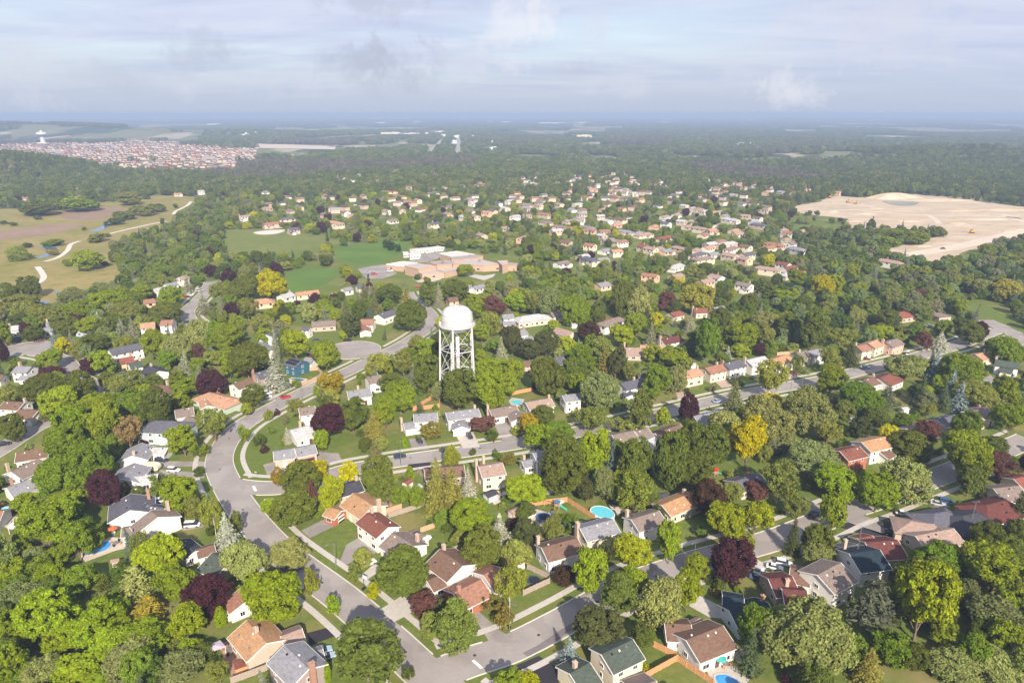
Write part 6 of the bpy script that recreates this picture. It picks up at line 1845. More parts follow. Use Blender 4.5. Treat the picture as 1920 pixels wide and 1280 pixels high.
    dl.obj('dome_ladder', METAL, root)
    MB().lathe([(.9, HB + 7.4), (.9, HB + 7.9), (.5, HB + 8.2), (.02, HB + 8.3)], 14).obj('roof_vent', TOWERP, root)
    MB().tube((.3, 0, HB + 8.2), (.3, 0, HB + 13.4), .09, .05, n=6).box((.3, 0, HB + 8.7), .5, .5, .9).obj('antenna', METAL, root)
    for x, y in ((-1.2, .4), (1.4, -.3)): MB().box((x, y, HB + 7.7), .35, .35, .7).obj('hatch', METAL, root)
water_tower()
def far_tower():
    c = atg(82, 272)
    root = empty('water_tower', c)
    tag(root, 'white mushroom-shaped water tower above the new estate on the plain', 'water tower')
    MB().lathe([(11, -2), (9, 3), (8.2, 20), (8.5, 30)], 20).obj('pedestal', TOWERP, root, True)
    MB().lathe([(8.5, 30), (12, 34), (18, 38), (18.6, 40)], 28).obj('bowl', pmat('tower_blue', (.12, .14, .26), .5, .05), root, True)
    MB().lathe([(18.6, 40), (19, 44), (17.5, 47), (12, 49), (4, 50.5), (4, 55), (.1, 56)], 28).obj('tank_top', TOWERP, root, True)
    MB().box((4, -6, 4), 34, 24, 12).obj('base_building', wallm('cream'), root)
far_tower()

# ================================================================== SCHOOL
BRICKS = pmat('school_brick', (.44, .30, .228), .9, .08, 1.2)
FLATR = {'w': pmat('flat_roof_white', (.52, .50, .48), .9, .08, .4), 'g': pmat('flat_roof_gravel', (.30, .265, .25), .95, .12, .4), 'l': pmat('flat_roof_light', (.40, .355, .33), .95, .10, .4)}
def school():
    c = at(*cp('S', 950, 420))
    root = empty('school', (c.x, c.y, 0))
    tag(root, 'sprawling flat-roofed orange brick school beside the green field', 'school')
    def prism(pts, h, roof, wallmat=BRICKS, win=0):
        q = [at(*cp('S', x, y), h) for x, y in pts]
        loc = [(p.x - c.x, p.y - c.y) for p in q]
        wl = MB().prism(loc, 0, h - .01).me('wall', wallmat); link('wall', wl, root)
        cx_ = sum(p[0] for p in loc) / len(loc); cy_ = sum(p[1] for p in loc) / len(loc)
        big = [(cx_ + (x - cx_) * 1.012, cy_ + (y - cy_) * 1.012) for x, y in loc]
        sm = [(cx_ + (x - cx_) * .985, cy_ + (y - cy_) * .985) for x, y in loc]
        link('roof', MB().prism(sm, h, h + .12).me('roof', FLATR[roof]), root)
        par = MB()
        for i in range(len(big)):
            a, b_ = Vector(big[i]), Vector(big[(i + 1) % len(big)])
            d = b_ - a; m_ = (a + b_) / 2
            par.box((m_.x, m_.y, h + .12 + .002 * i), d.length, .35, .5 + .003 * i, math.atan2(d.y, d.x))
        par.obj('parapet', BRICKS if roof != 'w' else TRIM, root)
        n = len(loc)
        for i in range(n):
            a, b_ = Vector(loc[i]), Vector(loc[(i + 1) % n]); d = b_ - a; L = d.length
            if L < 9 or not win: continue
            nv = Vector((d.y, -d.x)).normalized()
            if nv.dot((a + b_) / 2 - Vector((cx_, cy_))) < 0: nv = -nv
            if nv.y > 0.3: continue
            k = int(L / win)
            for j in range(k):
                p = a + d * (j + .5) / k + nv * .04
                if fr.random() < .8: add_window(root, Vector((p.x, p.y, 1.9)), nv, 2.4, 1.8, 1)
    prism([(365, 372), (540, 342), (690, 356), (565, 396)], 4.4, 'w', win=7)
    prism([(556, 388), (700, 362), (892, 392), (705, 424)], 6.8, 'l')
    prism([(702, 458), (890, 432), (985, 458), (745, 476)], 4.2, 'l', win=14)
    prism([(892, 428), (1085, 404), (1160, 412), (985, 456)], 4.6, 'l')
    prism([(790, 347), (1040, 330), (1080, 345), (1060, 372), (900, 378)], 4.4, 'g')
    prism([(930, 258), (1110, 233), (1300, 268), (1052, 292)], 5.0, 'w', win=6)
    prism([(1050, 294), (1298, 270), (1388, 287), (1200, 318), (1056, 330)], 5.3, 'g')
    prism([(1068, 362), (1200, 324), (1340, 316), (1590, 372), (1392, 384)], 5.0, 'l', win=7)
    prism([(1540, 337), (1645, 332), (1652, 366), (1592, 384)], 6.6, 'l')
    prism([(1652, 356), (1752, 364), (1742, 384), (1652, 384)], 4.4, 'g')
    for x, y, w_ in ((820, 345, 2.4), (960, 352, 1.8), (1250, 290, 2.2), (1350, 345, 2.0), (760, 388, 1.6)):
        p = at(*cp('S', x, y), 5); MB().box((p.x - c.x, p.y - c.y, 5.9), w_, w_, 1.3).obj('roof_unit', METAL, root)
school()
def portable(pts, lab):
    q = [at(*cp('S', x, y), 3.6) for x, y in pts]
    c = sum(q, Vector()) / 4
    root = empty('portable_classroom', (c.x, c.y, 0))
    tag(root, lab, 'portable classroom', 'white portable classrooms beside the school')
    loc = [(p.x - c.x, p.y - c.y) for p in q]
    link('wall', MB().prism(loc, .3, 3.5).me('wall', wallm('white')), root)
    big = [(x * 1.03, y * 1.03) for x, y in loc]
    link('roof', MB().prism(big, 3.5, 3.75).me('roof', FLATR['w']), root)
    a, b_ = Vector(loc[3]), Vector(loc[2]); d = b_ - a; nv = Vector((d.y, -d.x)).normalized()
    if nv.dot((a + b_) / 2) < 0: nv = -nv
    for j in range(3):
        p = a + d * (j + .6) / 3.6 + nv * .04; add_window(root, Vector((p.x, p.y, 2.2)), nv, 1.6, 1.2, 1)
    p = a + d * .93 + nv * .08
    o = link('door', MB().box((0, 0, 0), 1.0, .12, 2.1).me('door', pmat('door_blue', (.10, .30, .36), .6)), root, loc=(p.x, p.y, 1.4)); o.rotation_euler = (0, 0, math.atan2(d.y, d.x))
for pts, l in [([(610, 210), (705, 200), (775, 212), (680, 226)], 'portable classroom at the field end of the long white row'), ([(712, 199), (810, 190), (880, 202), (782, 212)], 'middle portable classroom of the long white row'), ([(816, 189), (915, 177), (978, 188), (888, 200)], 'portable classroom at the school end of the long white row'),
               ([(534, 238), (590, 236), (612, 256), (545, 262)], 'small white portable beside the lone dark tree'), ([(600, 250), (690, 245), (728, 268), (612, 284)], 'larger white portable in front of the long row')]: portable(pts, l)
sheet('school_yard', ppoly('S', [(600, 318), (740, 262), (1000, 232), (960, 262), (930, 300), (800, 348), (690, 352), (640, 340)]), 0.05, DRIVE)
sheet('car_park', ppoly('S', [(60, 420), (250, 382), (360, 372), (380, 400), (480, 470), (330, 520), (160, 530)]), 0.05, DRIVE)
sheet('school_path', ppoly('S', [(1160, 440), (1230, 470), (1400, 490), (1520, 470), (1500, 500), (1400, 540), (1240, 500)]), 0.05, CONC)
sheet('school_path', ppoly('S', [(640, 520), (800, 530), (960, 500), (940, 530), (840, 560), (700, 560)]), 0.06, CONC)

# ================================================================== CARS
CARP = {}
def carpaint(n, col):
    if n not in CARP:
        m = bpy.data.materials.new('car_paint_' + n.replace(' ', '_')); m.use_nodes = True
        t = NT(m.node_tree)
        p = t.add('ShaderNodeBsdfPrincipled', {'Base Color': (*col, 1), 'Roughness': .3, 'Coat Weight': .5, 'Coat Roughness': .08})
        t.add('ShaderNodeOutputMaterial', {0: p}); CARP[n] = m
    return CARP[n]
CARC = {'white': (.72, .72, .72), 'black': (.014, .015, .018), 'red': (.50, .018, .02), 'dark grey': (.05, .055, .065), 'silver': (.42, .43, .45), 'blue': (.05, .11, .24), 'pale blue': (.32, .42, .50), 'dark red': (.17, .012, .02), 'navy': (.022, .035, .075)}
LAMP = pmat('headlamp_glass', (.75, .75, .72), .15, .02); TAIL = pmat('tail_lamp', (.4, .01, .01), .3, .02)
CARM = {}
def loft(sections):
    """closed body from cross rings (all with the same number of points)"""
    b = MB(); n = len(sections[0])
    for s in sections: b.v += s
    for k in range(len(sections) - 1):
        for i in range(n):
            j = (i + 1) % n; b.f.append((k * n + i, k * n + j, (k + 1) * n + j, (k + 1) * n + i))
    b.f.append(tuple(range(n))[::-1]); b.f.append(tuple((len(sections) - 1) * n + i for i in range(n)))
    return b
def car_meshes(kind):
    if kind in CARM: return CARM[kind]
    def ring(x, w_, z0, z1):
        h = w_ / 2
        return [(x, -h * .92, z0), (x, h * .92, z0), (x, h, z0 + (z1 - z0) * .45), (x, h * .93, z1), (x, -h * .93, z1), (x, -h, z0 + (z1 - z0) * .45)]
    hgtb = .92 if kind == 'sedan' else 1.05
    body = loft([ring(-2.28, 1.5, .42, hgtb - .12), ring(-2.1, 1.76, .32, hgtb), ring(-1.2, 1.84, .28, hgtb + .02), ring(.6, 1.84, .28, hgtb), ring(1.5, 1.80, .30, hgtb - .08), ring(2.15, 1.66, .34, hgtb - .2), ring(2.3, 1.4, .42, hgtb - .34)])
    def cab(x0, x1, x2, x3, z0, z1, w0, w1):
        return loft([[(x0, -w0 / 2, z0), (x0, w0 / 2, z0), (x0 + .02, w0 / 2, z0 + .01), (x0 + .02, -w0 / 2, z0 + .01)], [(x1, -w0 / 2, z0), (x1, w0 / 2, z0), (x1, w1 / 2, z1), (x1, -w1 / 2, z1)], [(x2, -w0 / 2, z0), (x2, w0 / 2, z0), (x2, w1 / 2, z1), (x2, -w1 / 2, z1)], [(x3, -w0 / 2, z0), (x3, w0 / 2, z0), (x3 - .02, w0 / 2, z0 + .01), (x3 - .02, -w0 / 2, z0 + .01)]])
    if kind == 'sedan': g = cab(-1.75, -1.0, .25, 1.05, .88, 1.42, 1.66, 1.26); r = MB().box((-.38, 0, 1.435), 1.28, 1.24, .05)
    elif kind == 'suv': g = cab(-2.22, -1.95, .3, 1.08, 1.0, 1.68, 1.72, 1.36); r = MB().box((-.82, 0, 1.70), 2.3, 1.36, .06)
    elif kind == 'van': g = cab(-2.25, -2.1, .8, 1.7, 1.0, 1.85, 1.74, 1.5); r = MB().box((-.65, 0, 1.87), 2.95, 1.5, .06)
    else: g = cab(-.55, -.42, .35, 1.0, 1.0, 1.72, 1.7, 1.4); r = MB().box((-.03, 0, 1.74), .82, 1.4, .06)
    wh = MB()
    wh.tube((0, -.12, 0), (0, .12, 0), .34, n=14)
    rim = MB().tube((0, -.13, 0), (0, .13, 0), .19, n=10)
    bed = None
    if kind == 'pickup': bed = MB().box((-1.45, 0, 1.09), 1.5, 1.42, .1)
    CARM[kind] = (body.v, body.f, g.me('window_band', GLASS), r.v, r.f, wh.me('wheel', BLACK), rim.me('rim', METAL), bed.me('cargo_bed', BLACK) if bed else None,
                  MB().box((0, 0, 0), .1, .38, .16).me('headlight', LAMP), MB().box((0, 0, 0), .08, .34, .16).me('tail_light', TAIL))
    return CARM[kind]
CARB = {}
def car(px, py, ang, kind, col, label):
    p = at(px, py)
    root = empty('car' if kind != 'pickup' else 'pickup_truck', (p.x, p.y, .10), math.radians(ang))
    tag(root, label, {'sedan': 'car', 'suv': 'SUV', 'van': 'minivan', 'pickup': 'pickup truck'}[kind], 'cars parked along the streets and driveways')
    bv, bf, g, rv, rf, wh, rim, bed, hl, tl = car_meshes(kind)
    if (kind, col) not in CARB:
        m = carpaint(col, CARC[col])
        me = mesh('body', bv, bf, m); normals_out(me); r = mesh('roof', rv, rf, m)
        CARB[kind, col] = (me, r)
    me, r = CARB[kind, col]
    link('body', me, root); link('roof', r, root); link('window_band', g, root)
    for x in (-1.4, 1.42):
        for y in (-.80, .80):
            w_ = link('wheel', wh, root, loc=(x, y, .34)); link('rim', rim, w_)
    for y in (-.62, .62):
        link('headlight', hl, root, loc=(2.24, y, .62)); link('tail_light', tl, root, loc=(-2.25, y, .74))
    if bed: link('cargo_bed', bed, root)
A_, B_, C_ = -43, 39, 18
for a in CARPOS:
    car(*a)
def camper():
    p = at(286, 882)
    root = empty('camper_trailer', (p.x, p.y, .1), math.radians(-5)); tag(root, 'cream camper trailer parked beside the grey bungalow', 'camper')
    b = loft([[(x, -1.15, z0), (x, 1.15, z0), (x, 1.15, z1), (x, -1.15, z1)] for x, z0, z1 in ((-3.0, 1.0, 1.9), (-2.7, .55, 2.6), (-1.8, .5, 2.9), (1.8, .5, 2.9), (2.6, .7, 2.4), (2.9, 1.1, 1.8))])
    me = b.me('body', wallm('cream')); normals_out(me); link('body', me, root)
    for x in (-.5, .4): 
        for y in (-1.1, 1.1): link('wheel', car_meshes('sedan')[5], root, loc=(x, y, .34))
    MB().box((.8, -1.16, 1.9), .9, .06, .6).obj('window', GLASS, root); MB().box((-1.2, -1.16, 1.5), .7, .06, 1.7).obj('door', TRIM, root); MB().tube((2.8, 0, .6), (4.2, 0, .5), .07).obj('drawbar', METAL, root)
camper()

def digger(px, py, ang, label):
    p = at(px, py); root = empty('excavator', (p.x, p.y, .1), math.radians(ang)); tag(root, label, 'excavator', 'machines on the sand site')
    yl = pmat('machine_yellow', (.55, .30, .03), .5, .08)
    for s in (-1.1, 1.1): MB().box((0, s, .5), 4.2, .7, 1.0).obj('track', BLACK, root)
    MB().box((-.4, 0, 1.9), 3.6, 2.6, 1.6).obj('house_body', yl, root); MB().box((.9, .7, 2.7), 1.6, 1.1, 1.8).obj('cab', GLASS, root)
    MB().tube((1.2, -.3, 2.2), (4.6, -.3, 4.6), .35, .28, 6).obj('boom', yl, root); MB().tube((4.6, -.3, 4.6), (6.6, -.3, 2.0), .26, .2, 6).obj('stick', yl, root); MB().box((6.7, -.3, 1.5), 1.1, 1.3, 1.0).obj('bucket', METAL, root)
for a in [(1590, 380, 10, 'orange excavator near the upper edge of the sand site'), (1822, 437, 160, 'excavator in the middle of the sand site'), (1604, 382, -30, 'second machine beside the upper excavator'), (1556, 371, 40, 'machine by the trees at the corner of the sand site')]: digger(*a)
MH = pmat('manhole_iron', (.07, .065, .06), .6, .1)
for px, py in [(690, 1172), (604, 1092), (540, 1040), (455, 955), (412, 880), (430, 822), (520, 760), (580, 728), (770, 858), (900, 840), (890, 1228), (1010, 1190), (1120, 1128), (1230, 1080), (1400, 1026), (1560, 966), (760, 1222), (1420, 733)]:
    p = at(px, py); sheet('manhole_cover', [(p.x + .42 * math.cos(k * .5236), p.y + .42 * math.sin(k * .5236)) for k in range(12)], .078, MH)

# ================================================================== POOLS
POOLW = {}
def poolmat(n, col):
    if n not in POOLW:
        m = bpy.data.materials.new('pool_water_' + n); m.use_nodes = True
        t = NT(m.node_tree); pos = t.add('ShaderNodeNewGeometry').outputs['Position']
        c = t.mix(t.noise(pos, 1.4, 3, .5, 1.0), tuple(x * .75 for x in col) + (1,), tuple(min(1, x * 1.25) for x in col) + (1,))
        bn = t.add('ShaderNodeBump', {'Height': t.noise(pos, 5, 2), 'Strength': .15, 'Distance': .05})
        p = t.add('ShaderNodeBsdfPrincipled', {'Base Color': c, 'Roughness': .08, 'Specular IOR Level': .5, 'Normal': bn}); t.add('ShaderNodeOutputMaterial', {0: p}); POOLW[n] = m
    return POOLW[n]
def pool(c, pts, mat, label, z=.12, above=0.0, sm=True, cope=.5, name='swimming_pool', cat='swimming pool', copem=None):
    q = [(p.x, p.y) for p in (at(*cp(c, x, y), above) for x, y in pts)]
    if sm: q = [tuple(p) for p in smooth_poly(q, 5)]
    cx_ = sum(p[0] for p in q) / len(q); cy_ = sum(p[1] for p in q) / len(q)
    root = empty(name, (cx_, cy_, 0)); tag(root, label, cat)
    loc = [Vector((p[0] - cx_, p[1] - cy_)) for p in q]
    link('water' if cat == 'swimming pool' else 'mat', MB().poly([(p.x, p.y, z + above) for p in loc]).me('water', mat), root)
    b = MB(); n = len(loc)
    ring = loc + loc[:1]
    out = [p * (1 + cope / max(p.length, .5)) for p in ring]
    for i in range(n):
        k = len(b.v); zt = z + above + .05
        b.v += [(*ring[i], zt), (*ring[i + 1], zt), (*out[i + 1], zt), (*out[i], zt), (*out[i], 0), (*out[i + 1], 0), (*ring[i], zt - .2), (*ring[i + 1], zt - .2)]
        b.f += [(k, k + 1, k + 2, k + 3), (k + 3, k + 2, k + 5, k + 4), (k + 6, k + 7, k + 1, k)]
    b.obj('coping' if not above else 'pool_wall', copem or (CONC if not above else TRIM), root)
def deck(c, pts, mat, z=.045): sheet('patio', ppoly(c, pts), z, mat)
BLUE = poolmat('blue', (.05, .28, .62)); TURQ = poolmat('turquoise', (.12, .50, .60)); DEEP = poolmat('deep', (.03, .13, .30)); SLAT = pmat('pool_cover', (.42, .50, .60), .6, .05)
deck('A', [(440, 560), (620, 460), (760, 470), (720, 520), (640, 540), (480, 600)], PATIO); pool('A', [(472, 560), (500, 525), (560, 495), (610, 487), (628, 500), (600, 530), (540, 552)], BLUE, 'blue kidney-shaped pool in the sloping back garden')
deck('A', [(205, 265), (250, 225), (310, 222), (290, 270), (230, 285)], CONC); pool('A', [(222, 262), (262, 230), (296, 230), (285, 250), (240, 274)], TURQ, 'turquoise pool half behind the bushes', sm=False)
deck('A', [(20, 400), (60, 345), (200, 345), (150, 410), (60, 420)], PATIO); pool('A', [(70, 385), (100, 362), (170, 360), (150, 385)], DEEP, 'dark pool on the pale patio at the left edge', sm=False)
pool('B', [(1405, 318), (1412, 296), (1450, 288), (1500, 300), (1532, 328), (1528, 350), (1490, 358), (1440, 344)], TURQ, 'oval above-ground pool with a white wall', above=1.1, cope=.28)
deck('B', [(1500, 290), (1560, 300), (1590, 330), (1545, 350)], PATIO, .9)
pool('B', [(1140, 208), (1190, 194), (1320, 182), (1332, 196), (1200, 212), (1146, 220)], SLAT, 'long lap pool under a pale cover', sm=False)
deck('J', [(80, 1150), (120, 1110), (260, 1130), (230, 1210), (120, 1210)], CONC); pool('J', [(105, 1150), (190, 1138), (235, 1160), (200, 1195), (130, 1185)], TURQ, 'small square pool behind the brown bungalow', sm=False)
deck('C', [(130, 1200), (220, 1180), (420, 1200), (345, 1300), (180, 1310)], CONC); pool('C', [(185, 1245), (215, 1234), (260, 1240), (310, 1275), (320, 1310), (230, 1310), (195, 1280)], BLUE, 'blue pool on the pale patio at the bottom edge')
deck('C', [(270, 1120), (350, 1080), (430, 1180), (340, 1200)], PATIO)
deck('I', [(850, 905), (880, 885), (1060, 900), (1040, 960), (860, 950)], PATIO); pool('I', [(858, 900), (940, 895), (1030, 912), (1000, 928), (900, 915)], DEEP, 'narrow blue pool beside the solar-roofed house', sm=False)
deck('B', [(940, 330), (1090, 300), (1180, 330), (1130, 400), (1000, 380)], PATIO)
def trampoline(c, x, y, r, label, col):
    p = at(*cp(c, x, y)); root = empty('trampoline', (p.x, p.y, 0)); tag(root, label, 'trampoline', 'round trampolines in the gardens')
    MB().lathe([(.02, .9), (r * .86, .9)], 20).obj('mat', BLACK, root); MB().lathe([(r * .84, .88), (r * .84, .96), (r, .96), (r, .88)], 20).obj('pad', pmat('pad_' + label.split()[0], col, .6), root)
    for i in range(4):
        a = i * math.pi / 2; MB().tube((r * .95 * math.cos(a), r * .95 * math.sin(a), 0), (r * .95 * math.cos(a), r * .95 * math.sin(a), .9), .05, n=5).obj('leg', METAL, root)
trampoline('B', 935, 268, 2.0, 'dark trampoline below the small grey shed', (.02, .07, .16)); trampoline('B', 1140, 360, 2.4, 'blue round trampoline beside the two sheds', (.03, .16, .50)); trampoline('B', 1252, 402, 1.5, 'bright blue small trampoline by the brown house', (.03, .20, .62)); trampoline('B', 1085, 718, 1.8, 'navy trampoline inside the grey fence', (.02, .06, .14))

# ================================================================== FENCES
def fence(c, pts, key, label, h=1.9, step_=2.4):
    pl = [at(*cp(c, x, y)).to_2d() for x, y in pts]
    root = empty('fence', (pl[0].x, pl[0].y, 0)); tag(root, label, 'fence')
    o = pl[0]; pm = None; cache = {}
    post = MB().box((0, 0, h / 2 + .06), .14, .14, h + .12).me('post', WOOD[key])
    for a, b_ in zip(pl[:-1], pl[1:]):
        d = b_ - a; n = max(1, round(d.length / step_)); w_ = d.length / n; an = math.atan2(d.y, d.x)
        k = round(w_, 2)
        if k not in cache:
            mb = MB(); nb = max(3, int((w_ - .14) / .3)); bw = (w_ - .14) / nb
            for i in range(nb): mb.box((-w_ / 2 + .07 + (i + .5) * bw, .012 * (i % 2), h / 2 + .05 + .015 * ((i * 7) % 3)), bw * .95, .03, h - .1)
            mb.box((0, .05, .4), w_ - .14, .05, .09).box((0, .05, h - .35), w_ - .14, .05, .09)
            cache[k] = mb.me('fence_panel', WOOD[key])
        for i in range(n):
            m_ = a + d * (i + .5) / n - o; f = link('fence_panel', cache[k], root, loc=(m_.x, m_.y, 0)); f.rotation_euler = (0, 0, an)
            q = a + d * i / n - o; link('post', post, root, loc=(q.x, q.y, 0))
    q = pl[-1] - o; link('post', post, root, loc=(q.x, q.y, 0))
for a in [('B', [(965, 528), (1068, 575)], 'g', 'short grey fence beside the brown house'), ('B', [(1045, 640), (1170, 700), (1172, 722), (1022, 792)], 'g', 'grey board fence round the corner garden with the trampoline'),
          ('B', [(1060, 290), (1110, 282), (1270, 264), (1425, 364)], 'o', 'cedar fence round the dry lawn with the play set'), ('N', [(520, 412), (720, 350), (912, 282)], 'g', 'weathered fence behind the red-brown roof'), ('N', [(865, 575), (1050, 510), (1205, 470)], 't', 'tan fence between the two back lawns'), ('N', [(1215, 790), (1345, 735)], 'g', 'short fence behind the hip-roofed house'),
          ('E', [(403, 810), (535, 730), (552, 768)], 'o', 'cedar fence climbing towards the water tower foot'), ('E', [(403, 812), (552, 792)], 'o', 'low cedar fence along the lane below the tower'), ('E', [(735, 752), (760, 748)], 'o', 'cedar fence piece behind the tower tree'), ('J', [(125, 1085), (345, 1040)], 'o', 'cedar fence behind the small square pool'),
          ('C', [(-30, 1160), (170, 1295)], 'o', 'cedar fence at the patio house'), ('B', [(1703, 1055), (1880, 1140)], 'o', 'cedar fence upslope of the patio house'), ('B', [(1700, 1262), (1885, 1160)], 'o', 'cedar fence beside the green-grey roofs'), ('I', [(1075, 815), (1175, 805), (1230, 860), (1160, 920), (1000, 985)], 't', 'tan retaining fence round the solar house garden'),
          ('M', [(215, 1165), (500, 1060), (690, 985)], 'g', 'grey fence between gazebo yard and shingle house'), ('N', [(660, 310), (490, 370)], 't', 'deck fence behind the tan house'), ('D', [(1320, 620), (1390, 612)], 'o', 'orange fence behind the brick chimney'), ('K', [(1300, 640), (1480, 625)], 't', 'fence behind the tan row house'), ('F', [(1050, 895), (1140, 925)], 'g', 'dark fence across the deep green lawns'), ('A', [(40, 318), (215, 325)], 'g', 'grey fence behind the dark pool'), ('B', [(430, 100), (480, 150), (500, 200)], 'g', 'dark fence beside the red-topped shed')]:
    fence(*a)

# ================================================================== SHEDS, GAZEBO AND GARDEN THINGS
def shed(c, x, y, L, w_, e, ang, R, W, label, name='shed'):
    p = at(*cp(c, x, y), e); a = math.radians(ang); d = Vector((math.cos(a), math.sin(a)))
    wb, rb, d, n, LL, zr, ext, g = block_mesh(p.to_2d() - d * L / 2, p.to_2d() + d * L / 2, w_, e, 'g', Vector((p.x, p.y, 0)), over=.18, th=.12)
    root = empty(name, (p.x, p.y, 0)); tag(root, label, name, 'garden sheds')
    me = wb.me('wall', wallm(W)); normals_out(me); link('wall', me, root)
    me = rb.me('roof', roofm(R)); normals_out(me); set_uv(me, p.to_2d(), d, n, Vector((p.x, p.y, 0))); link('roof', me, root)
    q = Vector(g(ext[0] if d.y > 0 else ext[1], 0, 0)); nv = -d if d.y > 0 else d
    o = link('door', MB().box((0, 0, 0), 1.2, .08, 1.8).me('door', TRIM), root, loc=(q.x + nv.x * .04, q.y + nv.y * .04, .95)); o.rotation_euler = (0, 0, math.atan2(nv.y, nv.x) + math.pi / 2)
shed('B', 372, 150, 3.4, 3.0, 2.2, 60, 'brightred', 'white', 'white shed with a red roof cover on the back lawn')
shed('B', 838, 215, 4.4, 3.6, 2.3, 39, 'dark', 'bluegrey', 'small charcoal-roofed shed behind the cream house'); shed('B', 975, 312, 4.0, 3.2, 2.2, 39, 'pinkgrey', 'peach', 'tan shed on the crowded patio'); shed('B', 1055, 300, 4.2, 3.4, 2.2, 39, 'dark', 'white', 'dark-roofed white shed on the crowded patio')
shed('B', 968, 592, 5.6, 4.4, 2.5, -46, 'brown', 'white', 'brown-roofed white shed behind the corner house'); shed('J', 815, 285, 4.0, 3.6, 2.2, 20, 'palegrey', 'white', 'pale shed below the lime trees'); shed('A', 648, 590, 2.2, 1.8, 1.8, 20, 'pinkgrey', 'stone', 'tiny shed at the edge of the pool lawn')
shed('L', 650, 1160, 3.6, 3.0, 2.1, 20, 'palegrey', 'white', 'pale shed on the deep green lawn'); shed('C', 70, 940, 3.6, 2.6, 2.1, 39, 'pinkgrey', 'cream', 'small tan shed behind the patio house'); shed('K', 350, 735, 3.4, 2.8, 2.1, 20, 'palegrey', 'white', 'pale canopy shed behind the orange end house'); shed('F', 955, 850, 3.4, 2.6, 2.1, 20, 'palegrey', 'white', 'white shed between deep lawns')
def canopy(pts, c, h, mat, label, name, flat=.25):
    q = [at(*cp(c, x, y), h) for x, y in pts]; o = sum(q, Vector()) / 4
    root = empty(name, (o.x, o.y, 0)); tag(root, label, name)
    loc = [(p.x - o.x, p.y - o.y) for p in q]
    b = MB(); b.v += [(x, y, h) for x, y in loc] + [(0, 0, h + flat * 3)] + [(x, y, h - .2) for x, y in loc]
    b.f += [(0, 1, 4), (1, 2, 4), (2, 3, 4), (3, 0, 4), (0, 5, 6, 1), (1, 6, 7, 2), (2, 7, 8, 3), (3, 8, 5, 0), (8, 7, 6, 5)]
    me = b.me('canopy', mat); normals_out(me); link('canopy', me, root)
    for x, y in loc: MB().tube((x * .93, y * .93, 0), (x * .93, y * .93, h - .1), .09, n=6).obj('post', TRIM, root)
    return root, loc
GAZ = pmat('gazebo_canvas', (.42, .36, .43), .8, .06)
canopy([(1142, 1078), (1238, 1038), (1270, 1074), (1160, 1112)], 'A', 2.6, GAZ, 'mauve canvas gazebo beside the tan-roofed bungalow', 'gazebo', .12)
r_, l_ = canopy([(700, 572), (815, 530), (932, 600), (825, 648)], 'N', 3.0, roofm('pinkgrey'), 'square garden pavilion with a dark skylight panel', 'pavilion', .15)
MB().box((0, 0, 3.45), 2.0, 1.3, .08, math.radians(35)).obj('skylight', GLASS, r_)
canopy([(40, 405), (75, 372), (150, 375), (120, 410)], 'A', 2.5, TRIM, 'white patio canopy beside the dark pool', 'patio_canopy', .08)
canopy([(1300, 370), (1350, 355), (1400, 372), (1345, 392)], 'B', 2.6, roofm('dark'), 'black patio canopy behind the grey-roofed cream house', 'patio_canopy', .1)
canopy([(1772, 215), (1830, 205), (1850, 230), (1790, 240)], 'B', 2.6, roofm('slate'), 'slate patio canopy by the white-stemmed tree', 'patio_canopy', .1)
deck('M', [(60, 700), (250, 600), (420, 880), (440, 960), (240, 1110), (150, 900)], pmat('deck_boards', (.33, .20, .145), .8, .15, 2)); deck('B', [(800, 190), (960, 210), (950, 240), (860, 280)], PATIO)
deck('N', [(470, 330), (480, 240), (640, 270), (650, 310), (500, 400)], pmat('deck_boards', (.33, .20, .145)), .3)
# solar panels on the blue house
def solar():
    blk = None
    P1, P2 = at(543, 671, 6.9).to_2d(), at(567, 677, 6.9).to_2d()
    d = (P2 - P1).normalized(); n = Vector((-d.y, d.x)); n = n if n.y < 0 else -n
    house = next(o for o in bpy.data.objects if o.get('label', '').startswith('solar-roofed blue house'))
    mt = pmat('solar_cell', (.012, .012, .02), .2, .1, spec=.5)
    L = (P2 - P1).length
    for i in range(5):
        for j in range(2):
            s = 1.2 + i * (L - 2.4) / 4.6; t = 1.0 + j * 1.75
            p = P1 + d * s + n * t; z = 5 + 4.5 * .42 - t * .42 + .14
            o = link('solar_panel', MB().box((0, 0, 0), (L - 2.4) / 4.8, 1.6, .06).me('solar_panel', mt), house, loc=(p.x - house.location.x, p.y - house.location.y, z))
            o.rotation_euler = Matrix((Vector((d.x, d.y, 0)), Vector((n.x, n.y, -.42)).normalized(), Vector((d.x, d.y, 0)).cross(Vector((n.x, n.y, -.42)).normalized()))).transposed().to_euler()
solar()
